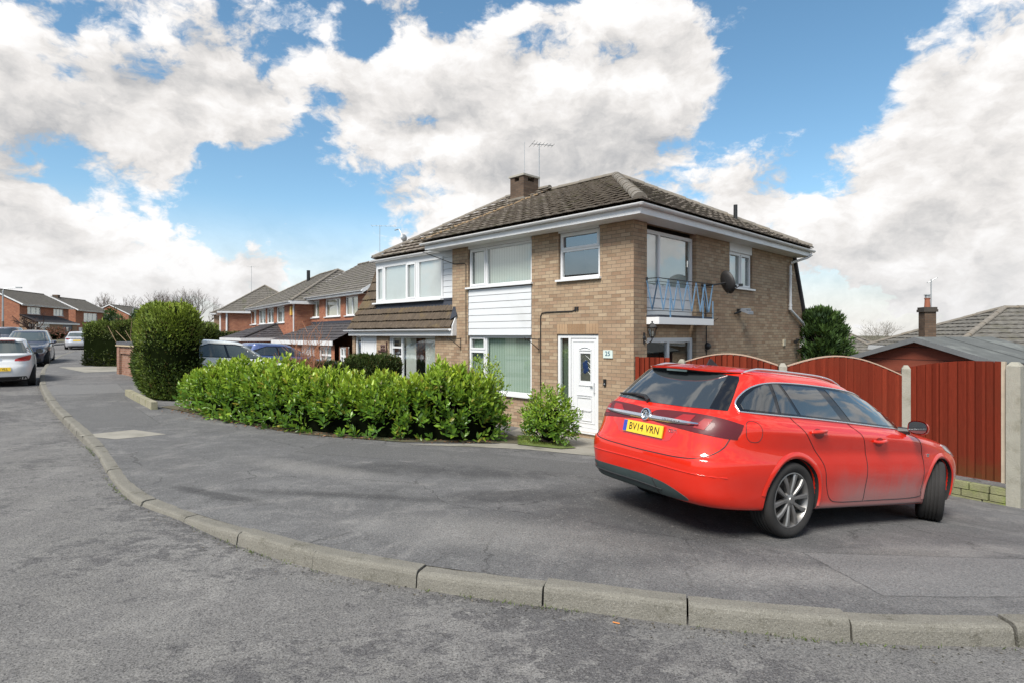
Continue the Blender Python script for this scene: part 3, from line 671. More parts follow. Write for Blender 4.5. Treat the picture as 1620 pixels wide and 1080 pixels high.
# eaves
OH = .42; LE, RE = 6.26, 8.32
mb = MB()
mb.quad(fp(-OH, -OH, 2.262), fp(LE, -OH, 2.262), fp(LE, .05, 2.262), fp(-OH, .05, 2.262)); mb.quad(rp(.05, -OH, 2.262), rp(RE, -OH, 2.262), rp(RE, .05, 2.262), rp(.05, .05, 2.262))
mb.quad(fp(-OH, 0, 2.2625), fp(.3, 0, 2.2625), fp(.3, .3, 2.2625), fp(-OH, .3, 2.2625))
mb.build('soffit', M_SOFF, house)
mb = MB(); pbox(mb, fp, -OH, LE, -OH-.02, -OH, 2.255, 2.45); pbox(mb, rp, -OH-.02, RE, -OH-.02, -OH, 2.255, 2.45)
mb.prism([fp(LE, -OH-.02, 2.255), fp(LE, .1, 2.255), fp(LE, .1, 2.62), fp(LE, -OH-.02, 2.43)], H1.U()*.02); mb.prism([rp(RE, -OH-.02, 2.255), rp(RE, .1, 2.255), rp(RE, .1, 2.62), rp(RE, -OH-.02, 2.43)], H1.V()*.02)
mb.quad(rp(8.32, -OH, 2.26), rp(8.32, 3, 2.26), rp(8.32, 3, 2.45), rp(8.32, -OH, 2.45))
for q in (1.2, 3.4): pbox(mb, fp, q, q+.012, -OH-.026, -OH-.018, 2.25, 2.455)
mb.build('fascia', M_GUT, house)
mb = MB(); g = -OH-.08
gutter(mb, fp(g-.0, g, 2.435), fp(LE+.12, g, 2.425)); gutter(mb, rp(g, g, 2.435), rp(RE+.1, g, 2.425))
mb.lathe([(0, -.055), (.04, -.045), (.058, -.01), (.058, .0), (0, 0)], fp(g, g, 2.435), (0, 0, 1), 16)
mb.build('gutter', M_GUT, house)
mb = MB()
gp_ = rp(RE+.0, g, 2.37)
gp_ = rp(8.25, g, 2.39); path = [gp_, rp(8.25, g, 2.30), rp(8.18, g+.1, 2.22), rp(7.85, -.07, 2.07), rp(7.80, -.07, 1.98), rp(7.80, -.07, .76), rp(7.86, -.07, .70), rp(8.80, -.07, .34), rp(8.86, -.07, .27), rp(8.86, -.07, -2.4)]
mb.tube(path, .038, 10)
for z_ in (1.75, .85, .1, -.7): mb.tube([rp(7.80 if z_ > .6 else 8.86, -.07, z_-.025), rp(7.80 if z_ > .6 else 8.86, -.07, z_+.025)], .05, 10)
mb.tube([rp(7.80, -.07, .80), rp(7.80, -.07, .72)], .046, 10); mb.build('downpipe', M_GUT, house)
# roof
TP = (4.71-2.5)/(4.65+.47); EV = -.47; zE = 2.5
b_f = (H1.V()+Vector((0, 0, TP))).normalized(); HF = math.hypot(5.12, 2.21)
sA = 3.75
mb = MB(); tiles(mb, fp(0, EV, zE), H1.U(), b_f, HF, lambda h: EV + (sA-EV)*h/HF, lambda h: 6.38)
tB = 8.42; HR = math.hypot(sA-EV, 2.21); b_r = (H1.U()*(sA-EV)+Vector((0, 0, 2.21))).normalized()
tiles(mb, rp(0, EV, zE), H1.V(), b_r, HR, lambda h: EV + (4.65-EV)*h/HR, lambda h: tB - (tB-4.65)*h/HR)
mb.quad(fp(EV, 8.42, zE), fp(6.38, 8.42, zE), fp(6.38, 4.65, 4.7), fp(sA, 4.65, 4.7))
mb.prism([fp(6.38, EV, zE-.02), fp(6.38, 8.42, zE-.02), fp(6.38, 4.65, 4.69)], H1.U()*-.02)
roof = mb.build('roof', M_TILE, house, uv=True)
mb = MB(); up = Vector((0, 0, .03)); caps(mb, fp(EV+.05, EV+.05, zE+.02)+up, fp(sA, 4.65, 4.72)+up, .13); caps(mb, fp(EV+.05, 8.38, zE+.02)+up, fp(sA, 4.65, 4.72)+up, .12); caps(mb, fp(6.4, 4.65, 4.71)+up, fp(sA, 4.65, 4.72)+up, .12)
mb.build('ridge_tiles', M_CAP, roof)
mb = MB(); vr = random.Random(5)
for i in range(60):                                                   # mortar and moss packed along the party verge
    t = i/60+vr.uniform(-.006, .006); c = fp(6.38+vr.uniform(-.06, .05), EV+.05+5.0*t, zE+2.19*t+.05); r = vr.uniform(.035, .075)
    mb.lathe([(0, -r*.5), (r, -r*.3), (r*.8, r*.35), (0, r*.5)], c, (vr.uniform(-.4, .4), vr.uniform(-.4, .4), 1), 7)
mb.build('verge_mortar', plain('lichen_mortar', (.23, .16, .09), .95, .5, 9, .6), roof, smooth=True)
mb = MB(); mb.tube([rp(6.6, 1.0, 3.2), rp(6.6, 1.0, 3.72)], .055, 12); mb.build('vent_pipe', M_BLACK, roof)
# rear mansard edge seen past the side wall
mb = MB(); mb.prism([rp(8.2, -.06, 2.26), rp(9.32, -.06, -.02), rp(9.42, -.06, -.02), rp(8.32, -.06, 2.26)], H1.U()*5.6); mb.build('mansard', M_TDARK, house, uv=True)
mb = MB(); pbox(mb, rp, 8.98, 9.5, -.1, 5.5, -.16, -.03); mb.build('mansard_gutter', M_GUT, house)
# chimney: stepped in brick, with two slabs on stub bricks over the flue
def chim(mbb, a0, a1, d0, d1, z0, z1): 
    for (p, q) in (((a0, d0), (a1, d0)), ((a1, d0), (a1, d1)), ((a1, d1), (a0, d1)), ((a0, d1), (a0, d0))): mbb.quad(fp(*p, z0), fp(*q, z0), fp(*q, z1), fp(*p, z1))
    mbb.quad(fp(a0, d0, z1), fp(a1, d0, z1), fp(a1, d1, z1), fp(a0, d1, z1))
mb = MB(); chim(mb, 6.80, 7.42, 3.85, 4.55, 4.2, 5.03)
for a_, d_ in ((6.80, 3.85), (7.22, 3.85), (6.80, 4.35), (7.22, 4.35)): chim(mb, a_, a_+.2, d_, d_+.2, 5.03, 5.18)
ch = mb.build('chimney', M_CHIM, roof, uv=True)
mb = MB(); pbox(mb, fp, 6.76, 7.46, 3.81, 4.59, 5.18, 5.24); mb.build('chimney_cap', M_CONC, ch)
mb = MB(); pbox(mb, fp, 6.74, 7.5, 3.79, 4.62, 4.30, 4.48); mb.build('flashing', M_CAP, ch)
# balcony
mb = MB(); b0, b1, pr = .45, 2.72, -.27
pbox(mb, rp, b0, b1, pr, .0, .36, .40); balc = mb.build('balcony', M_LEAD, house)
mb = MB(); pbox(mb, rp, b0-.0, b1, pr-.02, -.002, .215, .355); mb.build('balcony_fascia', M_UPVC, balc)
mb = MB(); zt, zb = 1.13, .48
corner = [rp(b0, -.0, 0), rp(b0, pr, 0), rp(b1, pr, 0), rp(b1, .0, 0)]
def zz(p, z): return Vector((p.x, p.y, z))
for z_, r_ in ((zt, .010), (zt-.07, .006), (zb, .007)): mb.tube([zz(p, z_) for p in corner], r_, 6)
for p_ in (rp(b0, -.0, 0), rp(b1, 0, 0)): mb.tube([zz(p_, zt-.03), zz(p_, zt+.03)], .03, 8)
rail = mb.build('rail', M_BLACK, balc)
mb = MB()
def strap(p, q, w=.022):
    p, q = Vector(p), Vector(q); mb.box((p+q)/2, (q-p)/2, (Vector((p.y-q.y, q.x-p.x, 0)).normalized() if abs(p.x-q.x)+abs(p.y-q.y) > .02 else H1.V())*.004, Vector((0, 0, 0))+H1.V()*w)
def run(p, q, n):
    for i in range(n):
        a, b_, m_ = p.lerp(q, i/n), p.lerp(q, (i+1)/n), p.lerp(q, (i+.5)/n)
        strap(zz(a, zt), zz(m_, zb+.02)); strap(zz(m_, zb+.02), zz(b_, zt))
run(corner[0], corner[1], 1); run(corner[1], corner[2], 6); run(corner[2], corner[3], 1)
for p_ in (corner[1].lerp(corner[2], .20), corner[1].lerp(corner[2], .80), corner[2]): mb.box(zz(p_, (zb+.4)/2+.1), H1.V()*.025, H1.U()*.004, (0, 0, .21))
mb.build('railing', M_BLUE, balc)

# things fixed to the house
def small(name, label, cat, mat, fn, parent=None, **kw):
    mb = MB(); fn(mb); return tag(mb.build(name, mat, parent, **kw), label, cat)
def mount(ar, base):
    pass
ch_top = fp(6.95, 4.62, 4.7)
aerial('tv_aerial', 'tall thin television aerial strapped to the chimney of the buff brick house', fp(6.83, 4.62, 4.55), 1.85, .75, 7, .26, (1, .25, 0))
small('whip_aerial', 'thin upright rod aerial rising from the chimney beside the taller television aerial', 'aerial', M_STEEL, lambda mb: mb.tube([fp(7.2, 4.3, 5.22), fp(7.2, 4.3, 6.45)], .009, 5))
dish = thing('satellite_dish', 'dark grey satellite dish held out beside the blue balcony railing', 'satellite dish', rp(2.9, -.3, 1.2))
mb = MB(); dc = rp(3.02, -.48, 1.19); dn = Vector((.90, .22, .25)).normalized()
mb.lathe([(0, .06), (.12, .055), (.19, .035), (.265, .0), (.27, .005), (.19, .045), (.12, .065), (0, .07)], dc, dn*-1, 28); mb.build('reflector', plain('dish_paint', (.028, .027, .028), .6), dish, smooth=True)
mb = MB(); mb.tube([rp(2.72, -.02, 1.12), rp(2.74, -.26, 1.12), dc-dn*.05], .02, 8); mb.tube([dc+dn*-.02+Vector((0, 0, -.25)), dc+dn*.32+Vector((0, 0, -.16))], .012, 6); mb.box(dc+dn*.34+Vector((0, 0, -.15)), (.04, 0, 0), (0, .03, 0), (0, 0, .03)); mb.build('arm', M_BLACK, dish)
def lantern(name, label, o, parent_frame, rr, rd, grp=None):
    """half-lantern on a scroll arm; rd direction out of the wall, rr along it"""
    t = thing(name, label, 'wall lamp', o, group=grp); o = Vector(o); rr = Vector(rr); rd = Vector(rd)
    mb = MB(); mb.lathe([(0, .0), (.045, .0), (.04, .025), (0, .03)], o, rd, 12); 
    for k in (-1, 1): mb.box(o+Vector((0, 0, .05*k)), rr*.03, rd*.012, (0, 0, .06))
    mb.tube([o+rd*.02+Vector((0, 0, -.05)), o+rd*.10+Vector((0, 0, -.11)), o+rd*.18+Vector((0, 0, -.05)), o+rd*.19+Vector((0, 0, .02))], .012, 6); mb.build('bracket', M_BLACK, t)
    mb = MB(); c = o+rd*.19
    for (r0, z0, r1, z1) in ((.03, .0, .045, .03), (.095, .20, .10, .215), (.10, .215, .03, .29), (.012, .29, .02, .33)): mb.lathe([(0, z0), (r0, z0), (r1, z1), (0, z1)], c, (0, 0, 1), 6)
    for k in range(6):
        a = k*math.pi/3; e = Vector((math.cos(a), math.sin(a), 0)); mb.tube([c+e*.045+Vector((0, 0, .03)), c+e*.093+Vector((0, 0, .2))], .007, 4)
    mb.build('cage', M_BLACK, t)
    mb = MB(); mb.lathe([(.04, .03), (.086, .2)], c, (0, 0, 1), 6); mb.build('glass', M_GLASS, t); return t
lantern('wall_lantern', 'black carriage lantern on the brick corner under the balcony', rp(.36, -.0, -.06), H1, H1.V(), -H1.U())
fl = thing('floodlight', 'black and grey sensor floodlight on the side wall below the small window', 'security light', rp(4.55, 0, .56))
mb = MB(); mb.box(rp(4.55, -.03, .60), H1.V()*.05, H1.U()*.03, (0, 0, .05)); mb.tube([rp(4.55, -.05, .60), rp(4.58, -.16, .58)], .02, 6); mb.tube([rp(4.35, -.02, .53), rp(4.5, -.1, .57)], .02, 6); mb.build('bracket', M_BLACK, fl)
mb = MB(); mb.box(rp(4.6, -.22, .58), H1.V()*.14, -H1.U()*.10+Vector((0, 0, -.04)), Vector((0, 0, .035))); mb.box(rp(4.6, -.2, .635), H1.V()*.11, -H1.U()*.07, (0, 0, .02)); mb.build('lamp_head', plain('grey_casting', (.20, .22, .25), .4), fl)
small('security_camera', 'small black camera on the side wall beside the white window sill', 'camera', M_BLACK, lambda mb: (mb.box(rp(4.12, -.07, 1.20), H1.V()*.06, H1.U()*.05, (0, 0, .04)), mb.tube([rp(3.75, -.02, 1.12), rp(4.1, -.05, 1.17)], .01, 5), mb.lathe([(.03, 0), (.03, .05), (0, .05)], rp(4.2, -.1, 1.19), H1.V(), 10)))
small('alarm_bell', 'round black bell lamp on the cable under the balcony end', 'lamp', M_BLACK, lambda mb: (mb.lathe([(0, 0), (.085, .0), (.08, .05), (.05, .09), (0, .1)], rp(2.95, 0, -.25), -H1.U(), 16), mb.tube([rp(2.9, -.01, -.33), rp(2.9, -.04, -.36)], .02, 6)))
small('vent_cover', 'cream plastic vent cover on the side wall near the downpipe', 'vent', M_CREAM, lambda mb: (pbox(mb, rp, 7.42, 7.56, -.03, .01, -.30, -.13), [pbox(mb, rp, 7.43, 7.55, -.036, -.03, -.28+.03*i, -.265+.03*i) for i in range(5)]))
small('bullet_camera', 'black bullet camera on the side wall beside the white downpipe', 'camera', M_BLACK, lambda mb: (mb.tube([rp(8.05, -.12, -.20), rp(8.42, -.06, -.14)], [.05, .04], 10), mb.tube([rp(8.42, -.06, -.14), rp(8.45, 0, -.12)], .02, 6)))
small('junction_box', 'white plastic box and hopper on the downpipe at the far end of the side wall', 'box', M_UPVC, lambda mb: (pbox(mb, rp, 8.72, 9.14, -.14, .0, -.36, -.21), pbox(mb, rp, 8.9, 9.3, -.12, -.0, -.12, -.05)))
small('balcony_cable', 'black cable running down the side wall past the balcony end', 'cable', M_BLACK, lambda mb: mb.tube([rp(2.9, -.012, 1.1), rp(2.9, -.012, .4), rp(2.9, -.3, .37), rp(2.92, -.012, .2), rp(2.92, -.012, -2.2)], .011, 5))
small('wall_cable', 'black cable running along the front brickwork and down beside the door', 'cable', M_BLACK, lambda mb: (mb.tube([fp(1.48, -.012, .53), fp(1.55, -.012, .505), fp(2.3, -.012, .50), fp(2.43, -.012, .49), fp(2.47, -.012, .42), fp(2.475, -.012, -2.1)], .013, 5), pbox(mb, fp, 1.44, 1.48, -.02, 0, .50, .60), pbox(mb, fp, 1.38, 1.42, -.02, 0, .51, .60)))
small('upper_wall_cable', 'thin dark cable drooping down the brick pier beside the upper window', 'cable', M_BLACK, lambda mb: (mb.tube([fp(6.5, -.35, 2.24), fp(5.9, -.06, 1.98), fp(5.55, -.01, 1.86), fp(5.15, -.01, 1.84), fp(5.09, -.01, 1.80), fp(5.09, -.01, 1.1), fp(5.085, -.01, -.2)], .010, 5)))
def hook(s, z, k): return lambda mb: (mb.box(fp(s, -.008, z), H1.U()*.008, H1.V()*.006, (0, 0, .16)), mb.tube([fp(s, -.01, z-.10), fp(s+.02*k, -.22, z+.05), fp(s+.03*k, -.36, z+.13)], .009, 6), mb.tube([fp(s, -.01, z+.13), fp(s+.03*k, -.38, z+.15)], .009, 6), mb.tube([fp(s+.03*k, -.36, z+.15), fp(s+.03*k, -.42, z+.12), fp(s+.03*k, -.44, z+.18)], .008, 6))
small('hanging_bracket', 'black iron basket bracket between the front door and the big window', 'bracket', M_BLACK, hook(2.52, -.23, 1))
small('hanging_bracket', 'black iron basket bracket under the end of the mansard eaves', 'bracket', M_BLACK, hook(5.30, -.23, 1))
M_PLQ = plain('plaque_glass', (.55, .63, .60), .3, .05)
nb = thing('house_number', 'pale plaque reading 25 on the brick beside the white front door', 'sign', fp(.6, 0, -.38))
mb = MB(); pbox(mb, fp, .49, .72, -.025, .0, -.46, -.30); mb.build('plaque', M_PLQ, nb)
mb = MB(); add_text(mb, '25', .13, fp(.605, -.029, -.37), -H1.U(), (0, 0, 1), m=0); mb.build('digits', plain('digit_blue', (.02, .10, .16), .5), nb)
db = thing('doorbell', 'small black video doorbell on the brick right of the front door', 'doorbell', fp(.68, 0, -.95))
mb = MB(); pbox(mb, fp, .655, .715, -.03, .0, -1.03, -.89); mb.build('case', M_BLACK, db)
mb = MB(); mb.lathe([(0, 0), (.018, 0), (.016, .006), (0, .008)], fp(.685, -.03, -.99), -H1.V(), 12); mb.build('button', M_STEEL, db)
# ================================================================== THE ATTACHED HOUSE WITH THE MANSARD FRONT
nh = thing('mansard_house', 'attached house with mossy tiled mansard front, long white dormer window and white door', 'house', H1.P(5.7, 0, -2.2), H1.rz())
mb = MB()
pwall(mb, fp, 5.66, 10.9, BOT, .12, [(6.42, 8.74, -1.42, -.03, .1), (9.42, 10.72, FZ, .0, .14)], d=.004)
mb.quad(fp(10.9, .004, BOT), fp(10.9, 9, BOT), fp(10.9, 9, 2.2), fp(10.9, .9, 2.2)); mb.quad(fp(10.9, .004, BOT), fp(10.9, .9, 2.2), fp(10.9, .004, .1), fp(10.9, .004, .1))
mb.build('wall', M_BUFF, nh, uv=True)
w = window(fp, 6.42, 8.74, -1.42, -.03, nh, vs=[(8.10,), (8.62,)], hs=[(-.36, 8.13, 8.6), (-.62, 8.13, 8.6)], d=.05, glass=M_GLASSR)
mb = MB()
for a0, a1 in ((6.47, 7.1), (7.55, 8.06)): mb.quad(fp(a0, .18, -1.38), fp(a1, .18, -1.38), fp(a1, .18, -.07), fp(a0, .18, -.07))
mb.build('blind', M_NET, w)
mb = MB()
for q in ((9.43, 9.50), (10.64, 10.71), (10.36, 10.42)): pbox(mb, fp, q[0], q[1], .04, .12, FZ, -.01)
pbox(mb, fp, 9.50, 10.64, .04, .12, -.07, -.01)
d_ = mb.build('door_frame', M_UPVC, nh)
mb = MB(); pbox(mb, fp, 9.51, 10.36, .06, .10, FZ, -.08)
for q in ((9.6, 10.26, -.15, -.17), (9.6, 10.26, -1.2, -1.18), (9.6, 9.62, -1.2, -.15), (10.24, 10.26, -1.2, -.15)): pbox(mb, fp, q[0], q[1], .05, .062, min(q[2:]), max(q[2:]))
dd = mb.build('door', M_UPVC, nh)
for a_ in (9.66, 10.0): mb = MB(); pbox(mb, fp, a_, a_+.055, .02, .06, -1.15, -.75); mb.build('handle', M_BLACK, dd)
mb = MB(); pbox(mb, fp, 10.42, 10.64, .07, .08, FZ+.1, -.08); mb.build('side_light', M_GLASS, d_)
mb = MB(); pbox(mb, fp, 9.45, 10.7, .14, .15, FZ, 0); mb.build('hall', M_ROOM, d_)
# mansard tiles: big courses
mz0, mz1, mt0, mt1 = .20, 2.32, -.12, .88
b_m = Vector((*(H1.v*(mt1-mt0)), mz1-mz0)); HM = b_m.length; b_m.normalize()
mb = MB(); tiles(mb, fp(0, mt0, mz0), H1.U(), b_m, HM*.30, lambda h: 5.56, lambda h: 10.95-.45*h/HM, .245, .045, .0375, (0, .012, .012, 0))
tiles(mb, fp(0, mt0, mz0)+b_m*HM*.30, H1.U(), b_m, HM*.70, lambda h: 9.70, lambda h: 10.95-.45*(.30+h/HM), .33, .045, .0375, (0, .012, .012, 0))
mb.quad(fp(5.6, mt0+.05, mz0), fp(10.9, mt0+.05, mz0), fp(10.45, mt1+.05, mz1), fp(5.6, mt1+.05, mz1)); mb.quad(fp(10.93, mt0, mz0), fp(10.93, 2, mz0), fp(10.48, 2, mz1), fp(10.48, mt1, mz1))
mans = mb.build('mansard_roof', M_MANS, nh, uv=True)
mb = MB()
mb.quad(fp(5.6, .13, .72), fp(9.75, .13, .72), fp(9.75, .20, .98), fp(5.6, .20, .98)); pbox(mb, fp, 5.6, 9.78, .17, .22, .93, 1.0)
mb.prism([fp(5.66, -.06, .40), fp(5.66, .02, .62), fp(5.58, .05, .98), fp(5.50, .02, .62), fp(5.42, -.03, .50)], H1.V()*-.03)
mb.build('flashing', M_LEAD, mans)
mb = MB(); pbox(mb, fp, 5.50, 10.9, mt0-.02, mt0+.02, -.02, .15); mb.quad(fp(5.5, mt0, -.02), fp(10.9, mt0, -.02), fp(10.9, .1, -.02), fp(5.5, .1, -.02)); mb.prism([fp(5.48, mt0-.02, -.02), fp(5.48, .1, -.02), fp(5.48, .25, .75), fp(5.48, .12, .78), fp(5.48, mt0-.02, .24)], H1.U()*.03)
mb.build('fascia', M_GUT, nh)
mb = MB(); gutter(mb, fp(5.52, mt0-.08, .16), fp(11.05, mt0-.08, .15)); mb.build('gutter', M_GUT, nh)
# dormer
fd = lambda a, d, z: fp(a, d+.18, z)
mb = MB(); boards(mb, fd, 5.68, 6.30, 1.0, 2.27, .16, .04, .03); pbox(mb, fd, 5.67, 9.76, .06, .9, .95, 2.30); pbox(mb, fd, 5.68, 9.76, .0, .06, 2.16, 2.30)
dm = mb.build('dormer', M_CLAD, nh)
w = window(fd, 6.31, 9.72, 1.0, 2.16, nh, vs=[(7.46,), (7.54,), (8.06,), (9.26,)], d=.0, w=.07, glass=M_GLASSR, back=M_NET, sashes=[(7.58, 8.03, 1.06, 2.1), (9.29, 9.66, 1.06, 2.1)])
mb = MB(); gutter(mb, fd(6.1, -.10, 2.33), fd(9.9, -.10, 2.33)); mb.build('dormer_gutter', M_GUT, nh)
# upper roof
zn0 = 2.40; Hn = math.hypot(4.55, 2.42); b_n = (H1.V()*4.55+Vector((0, 0, 2.42))).normalized()
mb = MB(); tiles(mb, fp(0, .10, zn0), H1.U(), b_n, Hn, lambda h: 6.2, lambda h: 9.86-1.45*h/Hn)
mb.quad(fp(9.86, .1, zn0), fp(9.8, 6, zn0), fp(8.41, 4.65, zn0+2.40)); mb.quad(fp(6.3, 8.4, zn0), fp(9.8, 8.4, zn0), fp(8.41, 4.65, zn0+2.40), fp(6.3, 4.65, zn0+2.40))
nr = mb.build('roof', M_TILE, nh, uv=True)
mb = MB(); caps(mb, fp(9.84, .12, zn0+.05), fp(8.41, 4.65, zn0+2.46), .09); caps(mb, fp(8.41, 4.65, zn0+2.45), fp(6.4, 4.65, zn0+2.45), .11); mb.build('ridge_tiles', M_CAP, nr)
mb = MB(); c = fp(8.4, 2.0, 3.55)
dn_ = small('rooftop_dish', 'small grey dish and bent pole on the far edge of the mansard house roof', 'satellite dish', M_STEEL, lambda mb: (mb.lathe([(0, .04), (.08, .02), (.12, 0), (.08, .03), (0, .05)], fp(9.55, 1.1, 3.15), (.6, -.7, .1), 16), mb.tube([fp(9.6, 1.1, 2.9), fp(9.6, 1.1, 3.2), fp(9.75, 1.05, 3.45), fp(10.0, 1.05, 3.45)], .018, 6)))
small('wall_plaque', 'dark red and black rose ornament on the brick pier beside the mansard house door', 'ornament', plain('rose_paint', (.06, .025, .022), .6), lambda mb: (pbox(mb, fp, 8.80, 8.84, -.03, .0, -.55, -.2), pbox(mb, fp, 8.82, 9.3, -.03, .0, -.5, -.46), [mb.lathe([(0, 0), (.06, .0), (.03, .03), (0, .03)], fp(8.98+.13*(i % 2), .0, -.42+.09*(i//2)), -H1.V(), 8) for i in range(4)]))
pl_ = thing('candle_lantern', 'black metal garden lantern hanging on a thin crook in front of the mansard house window', 'lantern', fp(7.75, -1.4, -2.05))
mb = MB(); o = fp(7.75, -1.4, 0); mb.tube([o+Vector((0, 0, -2.0)), o+Vector((0, 0, -.75)), o+Vector((.03, 0, -.68)), o+Vector((-.08, .04, -.66)), o+Vector((-.14, .06, -.72))], .010, 6); mb.build('crook', M_BLACK, pl_)
mb = MB(); c = o+Vector((-.14, .06, -1.12))
for sx in (-1, 1):
    for sy in (-1, 1): mb.tube([c+Vector((.06*sx, .06*sy, 0)), c+Vector((.06*sx, .06*sy, .25))], .008, 4)
mb.box(c, (.075, 0, 0), (0, .075, 0), (0, 0, .012)); mb.lathe([(.1, .25), (.03, .33), (.02, .36), (0, .37)], c, (0, 0, 1), 4); mb.tube([c+Vector((0, 0, .36)), c+Vector((0, 0, .40))], .01, 4); mb.build('cage', M_BLACK, pl_)
mb = MB(); mb.lathe([(0, .01), (.03, .01), (.03, .12), (0, .12)], c, (0, 0, 1), 10); mb.build('candle', M_CREAM, pl_)

# ================================================================== OTHER HOUSES
def heading(a): return (math.sin(R(a)), math.cos(R(a))), (math.cos(R(a)), -math.sin(R(a)))
def meas(fr, px, py, d=0.):
    """where the sight line of a photograph column/row meets the facade (used as a tape measure)"""
    r = (px-810)/930; o = fr.o+fr.v*d; a = (r*o[1]-o[0])/(fr.u[0]-r*fr.u[1]); return a, (530-py)*(o[1]+fr.u[1]*a)/930
def hip_roof(parent, fr, a0, a1, d0, d1, z, pitch, hl, hr, mat, name='roof', gauge=.36, step=.15, caps_=True):
    """front/back/left/right planes; hl/hr = hip run at the a0 and a1 ends (0 = gable)"""
    md = (d0+d1)/2; run = md-d0; rise = run*math.tan(R(pitch)); mb = MB(); U, V = fr.U(), fr.V(); P = fr.P
    H = math.hypot(run, rise)
    tiles(mb, P(0, d0, z), U, (V*run+Vector((0, 0, rise))).normalized(), H, lambda h: a0+hl*h/H, lambda h: a1-hr*h/H, gauge, .03, step, (0, .015))
    tiles(mb, P(0, d1, z), U, (-V*run+Vector((0, 0, rise))).normalized(), H, lambda h: a0+hl*h/H, lambda h: a1-hr*h/H, gauge, .03, step, (0, .015))
    for e, hh, s_ in ((a0, hl, 1), (a1, hr, -1)):
        if hh > 0:
            H2_ = math.hypot(hh, rise); tiles(mb, P(e, 0, z), V, (U*hh*s_+Vector((0, 0, rise))).normalized(), H2_, lambda h: d0+run*h/H2_, lambda h: d1-run*h/H2_, gauge, .03, step, (0, .015))
    ro = mb.build(name, mat, parent, uv=True)
    if caps_:
        mb = MB(); zr = z+rise; caps(mb, P(a0+hl, md, zr+.03), P(a1-hr, md, zr+.03), .10)
        for e, i in ((a0, a0+hl), (a1, a1-hr)):
            if e != i:
                for dd_ in (d0, d1): caps(mb, P(e, dd_, z+.03), P(i, md, zr+.04), .10)
        mb.build('ridge_tiles', M_CAP, ro)
    return ro, rise
def gable(mb, fr, a, d0, d1, z0, z1, rise, dirn): mb.quad(fr.P(a, d0, z0), fr.P(a, d1, z0), fr.P(a, d1, z1), fr.P(a, (d0+d1)/2, z1+rise), fr.P(a, d0, z1))
def gen_house(name, label, fr, w, dep, base, eave, pitch, hl, hr, bm, tm, wins=(), oh=.35, barge=False, glass=M_GLASSR):
    t = thing(name, label, 'house', fr.P(0, 0, base+.3), fr.rz()); pl = fr.front()
    mb = MB(); pwall(mb, pl, 0, w, base, eave, [q[:4] for q in wins]); rise = ((dep+2*oh)/2)*math.tan(R(pitch))
    mb.quad(pl(0, dep, base), pl(w, dep, base), pl(w, dep, eave), pl(0, dep, eave))
    for a, h in ((0, hl), (w, hr)):
        if h: mb.quad(pl(a, 0, base), pl(a, dep, base), pl(a, dep, eave), pl(a, 0, eave))
        else: mb.quad(pl(a, 0, base), pl(a, dep, base), pl(a, dep, eave), pl(a, dep/2, eave+rise-oh*math.tan(R(pitch))), pl(a, 0, eave))
    mb.build('wall', bm, t, uv=True)
    for q in wins: window(pl, q[0]+.01, q[1]-.01, q[2]+.05, q[3]-.01, t, vs=[(v_,) for v_ in q[4]], hs=[(h_, q[0]+.06, q[1]-.06) for h_ in (q[6] if len(q) > 6 else ())], back=q[5] if len(q) > 5 else M_NET, glass=glass, w=.07)
    ro, _ = hip_roof(t, fr, -oh if hl else -.15, w+(oh if hr else .15), -oh, dep+oh, eave+.02, pitch, hl, hr, tm)
    mb = MB(); pbox(mb, pl, -oh, w+oh, -oh-.03, -oh, eave-.16, eave+.02); mb.quad(pl(-oh, -oh, eave-.15), pl(w+oh, -oh, eave-.15), pl(w+oh, 0, eave-.15), pl(-oh, 0, eave-.15))
    for a, h in ((0, hl), (w, hr)):
        if h:
            s_ = 1 if a else -1; e = a+s_*oh; pbox(mb, pl, min(e, e+.03*s_), max(e, e+.03*s_), -oh, dep+oh, eave-.16, eave+.02); mb.quad(pl(e, -oh, eave-.15), pl(e, dep+oh, eave-.15), pl(a, dep+oh, eave-.15), pl(a, -oh, eave-.15))
        else:
            s_ = .15 if a else -.15; run = dep/2+oh
            for sd_ in (0, 1):
                d0 = -oh if sd_ == 0 else dep+oh
                mb.prism([pl(a+s_, d0, eave-.14), pl(a+s_, dep/2, eave+rise-.14), pl(a+s_, dep/2, eave+rise+.06), pl(a+s_, d0, eave+.06)], fr.U()*(.03 if a else -.03))
    mb.build('fascia', M_GUT, t)
    mb = MB(); gutter(mb, pl(-oh, -oh-.09, eave), pl(w+oh, -oh-.09, eave)); mb.build('gutter', M_GUT, t)
    return t, pl, ro, rise
def box_win(fr, x0, y0, x1, y1, d=0.):
    a0, za = meas(fr, x1, y1, d); a1, zb = meas(fr, x0, y0, d); return [a0, a1, za, zb]

